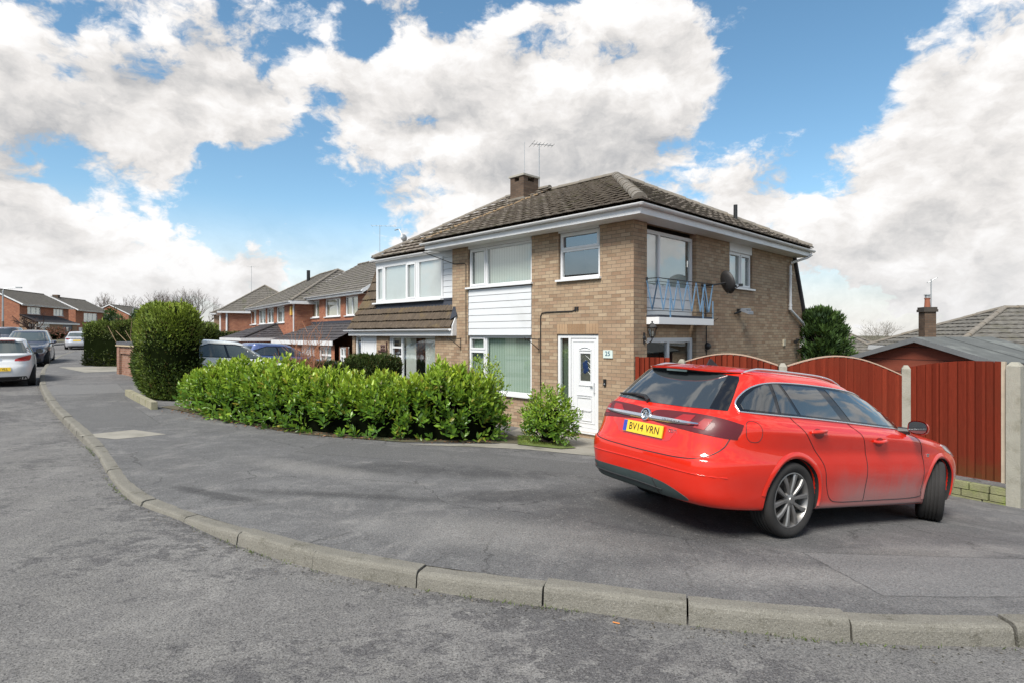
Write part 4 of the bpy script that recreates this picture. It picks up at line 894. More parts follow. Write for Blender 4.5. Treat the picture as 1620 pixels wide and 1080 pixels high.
# second house of the row
u2, v2 = heading(-38.4); Fq = Fr((-8.55-u2[0]*2, 31.15-u2[1]*2), u2, v2)
wl = []
for x0, y0, x1, y1, fr_ in ((483.5, 474, 505, 504.5, .28), (514, 469, 538.5, 502.5, .25), (546, 465, 566, 500, .5)):
    a0, a1, z0, z1 = box_win(Fq, x0, y0, x1, y1); z0 = (530-y1)*31.8/930 if False else z0; wl.append((a0, a1, .98, 2.06, (a0+(a1-a0)*fr_,), M_CREAM))
t2, p2, ro2, _ = gen_house('red_brick_house', 'red brick house with three upper casements between the mansard house and the long red house', Fq, 9.9, 8, -2.2, 2.22, 30, 0, 0, M_RED, M_TGREY, wl)
LT = 1.9
mb = MB(); aL = 9.5; bt = (Fq.V()*(LT)+Vector((0, 0, .95))).normalized(); HL = math.hypot(LT, .95); tiles(mb, Fq.P(0, -LT, -.30), Fq.U(), bt, HL, lambda h: -.3, lambda h: aL-2.2*h/HL, .33, .03, .15, (0, .015)); lt = mb.build('porch_roof', M_TDARK, t2, uv=True)
mb = MB(); mb.quad(p2(-.3, -.02, .62), p2(8.3, -.02, .62), p2(8.3, -.02, .78), p2(-.3, -.02, .78)); mb.build('flashing', M_LEAD, lt)
mb = MB(); pbox(mb, p2, -.3, 9.4, -LT-.03, -LT+.02, -.50, -.28); mb.build('porch_fascia', M_GUT, lt)
pw = lambda a, d, z: Fq.P(a, d-LT+.15, z)
mb = MB(); mx = lambda px: meas(Fq, px, 550, -LT+.15)[0]; g0, g1 = mx(497), mx(475); wl2 = [(mx(547), mx(536.5), -1.75, -.55, ((mx(547)+mx(536.5))/2,)), (mx(524), mx(504.5), -1.75, -.55, ((mx(524)+mx(504.5))/2,))]
pwall(mb, pw, -.2, 9.2, -2.2, -.45, [q[:4] for q in wl2]+[(g0, g1, -2.15, -.55)]); mb.build('porch_wall', M_RED, t2, uv=True)
for q in wl2: window(pw, q[0], q[1], q[2], q[3], t2, vs=[(v_,) for v_ in q[4]], hs=[(-.98, q[0]+.06, q[1]-.06)], back=M_NET, w=.09)
mb = MB()
for i in range(14): pbox(mb, pw, g0+i*(g1-g0)/14, g0+(i+1)*(g1-g0)/14-.02, .08, .12, -2.15, -.55)
pbox(mb, pw, g0, g1, .121, .14, -2.15, -.55); mb.build('garage_door', M_CLAD, t2)
# long red house, set forward, with hipped roof
u3, v3 = heading(-35); Fs = Fr((-13.0, 35.25), u3, v3); wl = []
for x0, x1, fr_ in ((396.5, 405.5, .4), (409, 420, .5), (422, 433, .5), (437, 450, .35)):
    a0, _ = meas(Fs, x1, 500); a1, _ = meas(Fs, x0, 500); wl.append((a0, a1, .74, 1.86, (a0+(a1-a0)*fr_,), M_NET))
t3, p3, ro3, _ = gen_house('long_brick_house', 'long red brick house with four upper windows and a hipped tile roof', Fs, 12.4, 8, -2.0, 2.0, 30, 4.6, 4.6, M_RED, M_TGREY, wl)
mb = MB(); mb.tube([p3(-.3, -.42, 1.95), p3(-.1, -.1, 1.8), p3(.12, -.06, 1.7), p3(.12, -.06, -2)], .05, 8); mb.build('downpipe', M_GUT, t3)
mb = MB(); mb.tube([Fs.P(7.8, 3.0, 3.6), Fs.P(7.8, 3.0, 4.75)], .13, 8); mb.build('vent_pipe', M_BLACK, ro3)
small('alarm_box', 'yellow alarm box high on the corner of the long red brick house', 'alarm', plain('yellow_plastic', (.62, .36, .05), .4), lambda mb: pbox(mb, p3, .55, .85, -.1, 0, 1.2, 1.72))
mb = MB(); LT3 = 2.6; bt = (Fs.V()*LT3+Vector((0, 0, .95))).normalized(); HL = math.hypot(LT3, .95)
tiles(mb, Fs.P(0, -LT3, -.22), Fs.U(), bt, HL, lambda h: 2.2+2.4*h/HL*.9, lambda h: 9.8-1.0*h/HL, .33, .03, .15, (0, .015))
bs = (Fs.U()*2.2+Vector((0, 0, .95))).normalized(); HS = math.hypot(2.2, .95); tiles(mb, Fs.P(2.2, 0, -.22), Fs.V(), bs, HS, lambda h: -LT3+LT3*h/HS, lambda h: 0, .33, .03, .15, (0, .015))
pr = mb.build('porch_roof', M_TDARK, t3, uv=True); mb = MB(); caps(mb, Fs.P(2.2, -LT3, -.18), Fs.P(4.4, 0, .77), .1); mb.build('ridge_tiles', M_TDARK, pr)
mb = MB(); pbox(mb, p3, 2.1, 9.9, -LT3-.03, -LT3, -.36, -.18); pbox(mb, p3, 2.1, 2.13, -LT3, 0, -.36, -.18); mb.build('porch_fascia', M_GUT, pr)
pw3 = lambda a, d, z: Fs.P(a, d-LT3+.3, z)
mb = MB(); pwall(mb, pw3, 2.4, 9.6, -2, -.3, [(4.6, 9.0, -1.95, -.42)]); pwall(mb, Fs.side(2.4), -LT3+.3, 0, -2, -.3); mb.build('porch_wall', M_RED, t3, uv=True)
mb = MB()
for i in range(22): pbox(mb, pw3, 4.6+i*.2, 4.6+i*.2+.18, .08, .12, -1.95, -.42)
pbox(mb, pw3, 4.6, 9.0, .121, .14, -1.95, -.42); mb.build('garage_door', M_CLAD, t3)
# houses further along the row, seen from their sides
u4, v4 = heading(-27); F4 = Fr((-28.4, 57.5), u4, v4)
t4, p4_, ro4, _ = gen_house('hipped_brick_house', 'red brick house showing its blank side wall and hipped roof beyond the long red house', F4, 9, 8.4, -1.8, 2.3, 33, 4.4, 4.4, M_RED, M_TGREY)
mb = MB(); mb.tube([p4_(-.06, .45, 2.2), p4_(-.06, .45, -1.5)], .09, 8); mb.tube([p4_(.5, -.1, 1.9), p4_(.5, -.1, -1.5)], .09, 8); mb.build('downpipe', M_GUT, t4)
u5, v5 = heading(-24); F5 = Fr((-36.0, 71), u5, v5)
t5, p5_, ro5, _ = gen_house('far_brick_house', 'most distant brown brick house of the row with low brown hipped roof', F5, 9, 7.5, -1.8, 2.6, 27, 4, 4, M_TANB, M_MANS)
small('street_lamp_far', 'x', 'x', M_STEEL, lambda mb: None) if False else None
# houses across the road, gables to the road bend
KF = 1.27
LH = (('gabled_house', 'red brick house with grey lean-to, bow window and blue door at the far left', (-53.1, 63.4), 10.2, 3.3, -.5),
      ('gabled_house', 'red brick gabled house with a chimney, second from the left across the road', (-57.6, 77.6), 8.9, 3.3, -.1),
      ('gabled_house', 'brown roofed gabled house with white verge boards, third from the left across the road', (-63.0, 96.6), 11, 3.25, .2))
uL, vL = heading(-12.6); vL = (-vL[0], -vL[1]); far_h = []
for i, (nm, lb, o, w_, ev, bs) in enumerate(LH):
    F_ = Fr((o[0]*KF, o[1]*KF), uL, vL); mm = lambda px: meas(F_, px, 500)[0]
    if i == 0: wl = [(mm(43.5), mm(64.5), 2.28*KF, 3.12*KF, (mm(50), mm(58)), M_NET), (mm(84.8), mm(100.5), 2.25*KF, 3.1*KF, (mm(90), mm(95.5)), M_NET)]
    elif i == 1: wl = [(mm(132.5), mm(154), 1.75*KF, 3.0*KF, (mm(140), mm(147)), M_NET), (mm(166), mm(181), 1.75*KF, 3.0*KF, (mm(174),), M_NET)]
    else: wl = [(mm(218), mm(232), 1.0*KF, 2.9*KF, (mm(225),), M_NET), (mm(238), mm(246), 1.0*KF, 2.9*KF, (mm(242),), M_NET)]
    t_, pl, ro, rise = gen_house(nm, lb, F_, w_*KF, 5.6*KF, bs-1.2, ev*KF, 28, 0, 0, M_RED, M_TGREY, wl, oh=.5)
    far_h.append((t_, F_, pl, ro))
t_, F_, pl, ro = far_h[0]; LTf = 2.4; mm = lambda px: meas(F_, px, 500, -LTf+.2)[0]; e1 = meas(F_, 126, 510, -LTf)[0]
mb = MB(); bt = (F_.V()*LTf+Vector((0, 0, 1.1))).normalized(); HL = math.hypot(LTf, 1.1); tiles(mb, F_.P(0, -LTf, 1.72), F_.U(), bt, HL, lambda h: -.3, lambda h: e1-1.6*h/HL, .33, .03, .3, (0, .0)); lt = mb.build('porch_roof', M_TDARK, t_, uv=True)
mb = MB(); pbox(mb, pl, -.3, e1, -LTf-.05, -LTf, 1.52, 1.74); mb.build('porch_fascia', M_GUT, lt)
pwf = lambda a, d, z: F_.P(a, d-LTf+.2, z); bw0, bw1, dr0, dr1 = mm(57), mm(79), mm(99.5), mm(114.5)
mb = MB(); pwall(mb, pwf, 0, e1-.3, -1.6, 1.6, [(bw0, bw1, .40, 1.55), (dr0, dr1, -.5, 1.45)]); mb.quad(F_.P(0, -LTf+.2, -1.6), F_.P(0, 0, -1.6), F_.P(0, 0, 2.6), F_.P(0, -LTf+.2, 1.65)); mb.build('porch_wall', M_TANB, t_, uv=True)
window(pwf, bw0, bw1, .40, 1.55, t_, vs=[(bw0+(bw1-bw0)*.33,), (bw0+(bw1-bw0)*.67,)], hs=[(1.15, bw0+.06, bw1-.06)], w=.12)
mb = MB(); pbox(mb, pwf, dr0, dr1, .05, .12, -.5, 1.45); dr = mb.build('door', plain('blue_door', (.02, .035, .06), .4), t_); mb = MB(); pbox(mb, pwf, dr0+(dr1-dr0)*.4, dr0+(dr1-dr0)*.6, .03, .05, -.1, 1.15); mb.build('pane', M_GLASSR, dr)
mb = MB(); pbox(mb, far_h[1][2], 1.2, 2.0, 3.2, 4.0, 5.2, 6.75); mb.build('chimney', M_CHIM, far_h[1][3], uv=True)
mb = MB(); pbox(mb, far_h[1][2], 1.0, 5.0, -.06, .1, -.4, 1.3); mb.build('garage_door', M_UPVC, far_h[1][0])
aerial('tv_aerial', 'thin television aerial above the roof of the second red brick house', Fq.P(8.9, 5.0, 4.2), 3.2, 1.6, 6, .3, (1, .1, 0))
aerial('tv_aerial', 'far thin television aerial above the hipped brick house', F4.P(6, 3, 4.5), 3.0, 1.0, 6, .4, (1, 0, 0))

# houses on the near side of the road, out of the frame but mirrored in the front windows
for i, o in enumerate(((-18.2, -1.8), (-22.8, 3.4), (-28.6, 9.6))):
    gen_house('opposite_house', 'gabled brick house across the road, seen only as a reflection in the front windows', Fr(o, (-.62, .785), (-.785, -.62)), 6.2, 7, -2, 2.3, 32, 0, 0, M_RED, M_TGREY, [(1, 2.6, .9, 2.0, (1.8,), M_NET), (3.8, 5.4, .9, 2.0, (4.6,), M_NET)])[0]['group'] = 'houses across the road reflected in windows'
# ================================================================== BEHIND THE FENCE
g_ = Vector((.737, -.677)); Fsh = Fr((7.5, 13.05), (.5, -.866), (.866, .5))
sh_ = thing('garden_shed', 'red brown wooden shed with grey felt roof behind the fence', 'shed', Fsh.P(1.25, 1.5, -2.6), Fsh.rz())
M_SHED, nt, b = newmat('red_stained_shiplap', .7, .3); v = POS(nt); uv = UVN(nt)
w_ = N(nt, 'ShaderNodeTexWave', {'Vector': uv, 'Scale': 1.25}, bands_direction='Y', wave_profile='SAW').outputs[1]
c = MIXC(nt, NOISE(nt, N(nt, 'ShaderNodeMapping', {'Vector': uv, 'Scale': (1.5, 14, 1)}).outputs[0], 3, 5, .6), (.13, .032, .018), (.25, .065, .038)); c = MIXC(nt, MR(nt, w_, .0, .12), (.03, .01, .008), c)
nt.links.new(c, b.inputs['Base Color']); BUMP(nt, b, w_, .5, .02)
sp_ = Fsh.front(); W_, zE_, zA = 2.80, -.47, -.04
mb = MB(); mb.quad(sp_(.12, 0, -2.8), sp_(W_-.12, 0, -2.8), sp_(W_-.12, 0, zE_-.02), sp_(W_/2, 0, zA-.06), sp_(.12, 0, zE_-.02))
for a in (.12, W_-.12): mb.quad(sp_(a, 0, -2.8), sp_(a, 3, -2.8), sp_(a, 3, zE_-.04), sp_(a, 0, zE_-.04))
mb.quad(sp_(.12, 3, -2.8), sp_(W_-.12, 3, -2.8), sp_(W_-.12, 3, zE_-.02), sp_(W_/2, 3, zA-.06), sp_(.12, 3, zE_-.02)); mb.build('wall', M_SHED, sh_, uv=True)
mb = MB()
mb.prism([sp_(-.06, -.18, zE_-.03), sp_(W_/2, -.18, zA), sp_(W_/2, 3.2, zA), sp_(-.06, 3.2, zE_-.03)], (0, 0, -.035)); mb.prism([sp_(W_+.06, -.18, zE_-.03), sp_(W_/2, -.18, zA+.001), sp_(W_/2, 3.2, zA+.001), sp_(W_+.06, 3.2, zE_-.03)], (0, 0, -.035))
for k in (1.0, 2.1): mb.prism([sp_(W_+.06, k, zE_-.024), sp_(W_/2, k, zA+.008), sp_(W_/2, k+.03, zA+.008), sp_(W_+.06, k+.03, zE_-.024)], (0, 0, .006))
mb.build('roof', M_GREYP, sh_)
mb = MB(); mb.prism([sp_(-.05, -.2, zE_-.13), sp_(W_/2, -.2, zA-.10), sp_(W_/2, -.2, zA), sp_(-.05, -.2, zE_-.03)], Fsh.V()*.02); mb.prism([sp_(W_+.05, -.2, zE_-.13), sp_(W_/2, -.2, zA-.10), sp_(W_/2, -.2, zA), sp_(W_+.05, -.2, zE_-.03)], Fsh.V()*.02); mb.build('bargeboard', plain('grey_bargeboard', (.12, .125, .13), .7, .3), sh_)
uB, vB = (.99, -.14), (.14, .99); FB = Fr((14.9, 19.6), uB, vB)
tb, pb_, rob, riseb = gen_house('bungalow', 'bungalow with weathered grey hipped roof and tall chimney behind the shed', FB, 14, 5.2, -3.1, -.43, 25, 3.4, 3.4, M_BUFF, M_TBUNG, oh=.4)
mb = MB(); o = at(1467, 18.6, -1.2); pbx = lambda mb, x, y, z0, z1: mb.box(o+Vector((0, 0, (z0+z1)/2+1.2)), FB.U()*x, FB.V()*y, (0, 0, (z1-z0)/2))
pbx(mb, .165, .18, -2, .72); ch = mb.build('chimney', M_CHIM, rob, uv=True)
mb = MB(); pbx(mb, .205, .22, .72, .80); pbx(mb, .19, .2, .80, .87); mb.build('chimney_cap', plain('sooty_brick', (.05, .042, .035), .9, .4, 12), ch)
mb = MB(); mb.lathe([(0, 0), (.085, 0), (.07, .25), (.085, .27), (.085, .29), (0, .29)], o+Vector((0, 0, 2.07)), (0, 0, 1), 14); mb.build('chimney_pot', plain('terracotta', (.26, .09, .05), .8), ch)
mb = MB(); mb.lathe([(.07, .29), (.07, .38), (.095, .38), (.095, .40), (0, .41)], o+Vector((0, 0, 2.07)), (0, 0, 1), 12); mb.build('cowl', M_STEEL, ch)
aerial('tv_aerial', 'short bent television aerial above the bungalow chimney pot', o+Vector((.12, 0, 2.0)), .95, .30, 4, .07, (1, -.2, .6))
uC, vC = (.80, -.6), (.6, .8); FC = Fr((12.9, 37.5), uC, vC)
gen_house('hipped_bungalow', 'distant bungalow roof with sloping hip between the conifer and the shed', FC, 10.2, 8, -3.6, -1.75, 24, 4, 4, M_BUFF, M_TBUNG, oh=.4)

# fence
M_FENCE, nt, b = newmat('red_stained_boards', .9, .12); uv = UVN(nt); v = POS(nt)
g1_ = NOISE(nt, N(nt, 'ShaderNodeMapping', {'Vector': uv, 'Scale': (14, 1.2, 1)}).outputs[0], 4, 6, .65, .4)
pl_ = N(nt, 'ShaderNodeVectorMath', {0: uv, 1: (1/.105, 0, 0)}, operation='MULTIPLY').outputs[0]; cell = N(nt, 'ShaderNodeTexWhiteNoise', {'Vector': N(nt, 'ShaderNodeVectorMath', {0: pl_}, operation='FLOOR').outputs[0]}).outputs[0]
c = MIXC(nt, g1_, (.108, .017, .008), (.265, .042, .020)); c = MIXC(nt, MATH(nt, 'MULTIPLY', cell, .75), c, (.075, .010, .005))
c = MIXC(nt, MATH(nt, 'MULTIPLY', MR(nt, NOISE(nt, N(nt, 'ShaderNodeMapping', {'Vector': uv, 'Scale': (3, 1, 1)}).outputs[0], 7, 7, .75), .66, .72), .6), c, (.30, .15, .11))
zb_ = N(nt, 'ShaderNodeSeparateXYZ', {0: uv}).outputs[1]; c = MIXC(nt, MATH(nt, 'MULTIPLY', MR(nt, MATH(nt, 'ADD', zb_, MATH(nt, 'MULTIPLY', NOISE(nt, v, 7, 5, .7), .5)), -1.55, -1.95), .5), c, (.075, .06, .02))
c = MIXC(nt, MATH(nt, 'MULTIPLY', MR(nt, NOISE(nt, v, .9, 5, .6), .45, .7), .4), c, (.12, .028, .014))
nt.links.new(c, b.inputs['Base Color']); BUMP(nt, b, g1_, .5, .008)
M_POST = plain('concrete_post', (.29, .28, .235), .9, .2, 7, .7, dirt=((.15, .14, .10), .7))
M_MOSSY = plain('mossy_stone', (.19, .19, .10), .9, .5, 5, .9, dirt=((.15, .20, .03), .9))
fence = thing('wooden_fence', 'red stained feather edge fence with arched panels and concrete posts beside the red car', 'fence', (5.2, 10.0, Z(5.2, 10)))
fpts = [Vector((3.18, 11.0)), Vector((4.65, 10.1)), Vector((6.60, 9.85)), Vector((7.38, 8.62))]
tops = [-.445, -.475, -.50, -.39]
def post(mb, p, zt, w=.06, dirv=Vector((1, 0))):
    p3 = Vector((p.x, p.y, 0)); a = Vector((dirv.x, dirv.y, 0)).normalized()*w; b_ = Vector((-a.y, a.x, 0)); zb = Z(p.x, p.y)-.3; zs = zt-.06
    lv = [(1, zb), (1, zs), (.45, zt)]
    mb.grid([[p3+(a*i+b_*j)*k+Vector((0, 0, z)) for i, j in ((-1, -1), (1, -1), (1, 1), (-1, 1))] for k, z in lv], True); k = .45; mb.quad(*[p3+(a*i+b_*j)*k+Vector((0, 0, zt)) for i, j in ((-1, -1), (1, -1), (1, 1), (-1, 1))])
fr_ = random.Random(11)
M_GAP = plain('board_gap', (.03, .008, .005), .9, spec=.05)  # dark backing sheet standing in for the shade between boards
def fence_panel(p, q, zb, top, parent, name='panel', trim=True, bw=.105):
    D = q-p; L = D.length; bw_ = None; a = Vector((D.x/L, D.y/L, 0)); n = Vector((a.y, -a.x, 0)); n = n if n.y < 0 else -n; k = int(L/bw); P0 = Vector((p.x, p.y, 0)); mb = MB(); xs_ = np.cumsum([0]+[fr_.uniform(.8, 1.2) for _ in range(k)]); xs_ = xs_/xs_[-1]*L
    for i in range(k):
        x0, x1 = xs_[i], xs_[i+1]+.004; t0, t1 = top(x0/L), top(min(1, x1/L)); d0, d1 = .034, .002; j = fr_.uniform(-.004, .004)
        x1 = xs_[i+1]-fr_.uniform(.003, .009); pts = [(x0+.002, d1+.010), (x1, d0+j)]
        A = [P0+a*pts[0][0]+n*pts[0][1], P0+a*pts[1][0]+n*pts[1][1]]; B = [P0+a*x0-n*.004, P0+a*x1-n*.004]
        h = lambda v_, z: Vector((v_.x, v_.y, z)); jt = fr_.uniform(-.004, .004)
        mb.quad(h(A[0], zb), h(A[1], zb), h(A[1], t1+jt), h(A[0], t0+jt)); mb.quad(h(A[1], zb), h(B[1], zb), h(B[1], t1), h(A[1], t1+jt)); mb.quad(h(A[0], t0+jt), h(A[1], t1+jt), h(B[1], t1), h(B[0], t0)); mb.quad(h(B[0], zb), h(B[1], zb), h(B[1], t1), h(B[0], t0))
    for i in range(24): mb.quad(*[Vector((c_.x, c_.y, z_)) for c_, z_ in ((P0+a*L*i/24-n*.006, zb), (P0+a*L*(i+1)/24-n*.006, zb), (P0+a*L*(i+1)/24-n*.006, top((i+1)/24)-.015), (P0+a*L*i/24-n*.006, top(i/24)-.015))], m=1)
    o = mb.build(name, [M_FENCE, M_GAP], parent, uv=True)
    if trim:
        mb = MB(); N_ = 14; rows = []
        for i in range(N_+1):
            c = P0+a*L*i/N_; z = top(i/N_); rows.append([c+n*.03+Vector((0, 0, z+.004)), c+n*.03+Vector((0, 0, z+.024)), c-n*.03+Vector((0, 0, z+.024)), c-n*.03+Vector((0, 0, z+.004))])
        mb.grid(rows, True); mb.build('capping', plain('weathered_trim', (.38, .27, .20), .8, .3, 9) if 'weathered_trim' not in bpy.data.materials else bpy.data.materials['weathered_trim'], o)
    return o
for i, p in enumerate(fpts):
    d_ = fpts[min(i+1, 3)]-fpts[max(i-1, 0)]; mb = MB(); post(mb, p, tops[i], .062 if i < 3 else .085, d_.normalized()); mb.build('concrete_post', M_POST, fence)
def arch(z0, z1, h): return lambda t: z0+(z1-z0)*t+h*math.sin(math.pi*t)
E1 = lambda i: (fpts[i+1]-fpts[i]).normalized()*.07
fence_panel(fpts[0]+E1(0), fpts[1]-E1(0), -2.25, arch(-.50, -.53, .17), fence)
fence_panel(fpts[1]+E1(1), fpts[2]-E1(1), -2.4, arch(-.54, -.68, .24), fence)
fence_panel(fpts[2]+E1(2), fpts[3]-E1(2)*2.2, -2.18, lambda t: -.52+.13*math.sin(min(1, t*1.25)*math.pi/2), fence, trim=False)
mb = MB(); e = E1(2).normalized(); q = fpts[3]-E1(2)*1.9; n3 = Vector((-e.y, e.x)); n3 = n3 if n3.y < 0 else -n3
mb.box(Vector((q.x, q.y, -1.29)), Vector((e.x, e.y, 0))*.025, Vector((n3.x, n3.y, 0))*.03, (0, 0, .90))
for z_ in (-.60, -1.25, -1.75): mb.box(Vector(((q.x+fpts[3].x)/2, (q.y+fpts[3].y)/2, z_)), Vector((e.x, e.y, 0))*.09, Vector((n3.x, n3.y, 0))*.02, (0, 0, .025))
mb.build('batten', plain('bare_batten', (.40, .34, .26), .85, .25, 9), fence)
# low stone plinth under the end panel
pl3 = thing('stone_plinth', 'low mossy stone plinth under the last fence panel', 'wall', (*fpts[2].lerp(fpts[3], .5), -2.5))
mb = MB(); D = (fpts[3]-fpts[2]); rr_ = random.Random(4)
for c_ in range(3):
    x = 0.
    while x < .97:
        w_ = rr_.uniform(.14, .3); x1 = min(x+w_, .985); a = fpts[2]+D*x; b_ = fpts[2]+D*x1; zc = -2.26-.11*c_-.055; m_ = (a+b_)/2
        mb.box(Vector((m_.x+n3.x*rr_.uniform(.01, .03), m_.y+n3.y*rr_.uniform(.01, .03), zc)), Vector((D.x, D.y, 0))*((x1-x)/2-.006), Vector((n3.x, n3.y, 0))*.06, (0, 0, .049)); x = x1
ob = mb.build('stonework', M_MOSSY, pl3); bv = ob.modifiers.new('round', 'BEVEL'); bv.width = .012; bv.segments = 2
gate = thing('garden_gate', 'short straight red board gate between the house corner and the first concrete post', 'gate', (2.75, 11.2, Z(2.75, 11.2)))
fence_panel(Vector((2.40, 11.38)), Vector((2.98, 11.08)), -2.15, lambda t: -.42+.0*t, gate, 'gate_boards', trim=False, bw=.09)
mb = MB(); mb.box(Vector((2.42, 11.36, -1.28)), (.03, -.015, 0), (.01, .02, 0), (0, 0, .87)); mb.build('gate_post', M_FENCE, gate, uv=True)
# ================================================================== PLANTS
def leafmat(name, rough=.4, trans=.25, spec=.5):
    m, nt, b = newmat(name, rough, spec)
    a = N(nt, 'ShaderNodeAttribute', attribute_name='Col').outputs['Color']
    nt.links.new(a, b.inputs['Base Color'])
    tr = N(nt, 'ShaderNodeBsdfTranslucent', {0: MIXC(nt, .5, a, (.25, .35, .03), 'MIX')})
    mx = N(nt, 'ShaderNodeMixShader', {0: trans, 1: b.outputs[0], 2: tr.outputs[0]}); nt.links.new(mx.outputs[0], nt.nodes['Material Output'].inputs[0])
    return m
M_LAUREL = leafmat('laurel_leaf', .34, .28)
M_YEW = leafmat('clipped_foliage', .6, .12, .3)
M_NEEDLE = leafmat('conifer_foliage', .65, .1, .3)
M_TWIG = plain('bare_twig', (.095, .07, .055), .9, .3)
M_REDTWIG = plain('red_twig', (.36, .16, .085), .7, .4, 12)
M_DARKCORE = plain('hedge_shade_core', (.006, .008, .004), 1., .4, 6, spec=0.)  # near-black hull inside hedges and bushes, standing in for their inner shade
M_BARK = plain('bark', (.075, .055, .04), .95, .35, 8, .6)
TL = np.array([(0, 0, 0), (.28, .40, .05), (.68, .41, .02), (1, 0, -.07), (.68, -.41, .02), (.28, -.40, .05), (.5, 0, -.045)])
TF = np.array([(0, 5, 6), (5, 4, 6), (4, 3, 6), (3, 2, 6), (2, 1, 6), (1, 0, 6)])
TB = np.array([(0, 0, 0), (.45, .5, .0), (1, 0, 0), (.45, -.5, .0)]); TBF = np.array([(0, 3, 2, 1)])
def leaves(name, pos, dr, nr, L, Wd, col, mat, parent, T=TL, F=TF):
    dr = dr/np.linalg.norm(dr, axis=1, keepdims=True); sd_ = np.cross(nr, dr); sd_ /= np.maximum(np.linalg.norm(sd_, axis=1, keepdims=True), 1e-6); up = np.cross(dr, sd_)
    v = pos[:, None] + dr[:, None]*(T[None, :, :1]*L[:, None, None]) + sd_[:, None]*(T[None, :, 1:2]*Wd[:, None, None]) + up[:, None]*(T[None, :, 2:]*L[:, None, None])
    n = len(pos); k = len(T); f = (F[None] + (np.arange(n)*k)[:, None, None]).reshape(-1, F.shape[1])
    return np_mesh(name, v.reshape(-1, 3), [f], mat, parent, np.repeat(col, k, 0))
def unit(a): return a/np.maximum(np.linalg.norm(a, axis=-1, keepdims=True), 1e-9)
def shoots(pos, axis, nl, L0, rg, spread=.9, step=.022):
    """leaf positions/directions along short upright shoots; returns pos, dir, normal, length, order 0..1"""
    n = len(pos); axis = unit(axis); a = unit(np.cross(axis, rg.normal(size=(n, 3)))); b = np.cross(axis, a); P_, D_, Nn, LL, O = [], [], [], [], []
    ph = rg.uniform(0, 6.28, n)
    for i in range(nl):
        w = ph+i*2.4; o = a*np.cos(w)[:, None]+b*np.sin(w)[:, None]; t = i/(nl-1)
        el = spread*(1.15-.85*t)
        d = unit(o*el+axis*(.45+.75*t)+rg.normal(size=(n, 3))*.14)
        P_.append(pos+axis*(step*i)+o*.008); D_.append(d); Nn.append(unit(axis-o*.6)); LL.append(L0*rg.uniform(.55, 1.25, n)*(1-.35*abs(t-.4))); O.append(np.full(n, t))
    return map(np.concatenate, (P_, D_, Nn, LL, O))
def twigs_mesh(name, segs, mat, parent):
    """segs: list of (p, q, r0, r1) as thin triangular prisms in one mesh"""
    p = np.array([s[0] for s in segs]); q = np.array([s[1] for s in segs]); r0 = np.array([s[2] for s in segs]); r1 = np.array([s[3] for s in segs])
    t = unit(q-p); a = unit(np.cross(t, np.array([.31, .52, .79]))); b = np.cross(t, a); V = []
    for c, r in ((p, r0), (q, r1)):
        for k in range(3):
            w = 2*math.pi*k/3; V.append(c+(a*math.cos(w)+b*math.sin(w))*r[:, None])
    v = np.stack(V, 1).reshape(-1, 3); F = np.array([(0, 1, 4, 3), (1, 2, 5, 4), (2, 0, 3, 5)]); f = (F[None]+(np.arange(len(segs))*6)[:, None, None]).reshape(-1, 4)
    return np_mesh(name, v, [f], mat, parent)
def branch(segs, p, d, L, r, depth, rr, up=.15, spread=.55, kids=(2, 4), shrink=.68):
    n = 3
    for i in range(n):
        d = (d+Vector((rr.gauss(0, .12), rr.gauss(0, .12), rr.gauss(0, .08)+up*.3))).normalized(); q = p+d*L/n; segs.append((tuple(p), tuple(q), r*(1-.25*i/n), r*(1-.25*(i+1)/n))); p = q
        if depth > 0 and i > 0 or (depth > 1):
            for _ in range(rr.randint(*kids) if i == n-1 else rr.randint(0, 1)):
                dd = (d+Vector((rr.gauss(0, spread), rr.gauss(0, spread), rr.gauss(0, spread*.7)+up))).normalized(); branch(segs, p, dd, L*shrink*rr.uniform(.75, 1.15), r*.58, depth-1, rr, up, spread, kids, shrink)

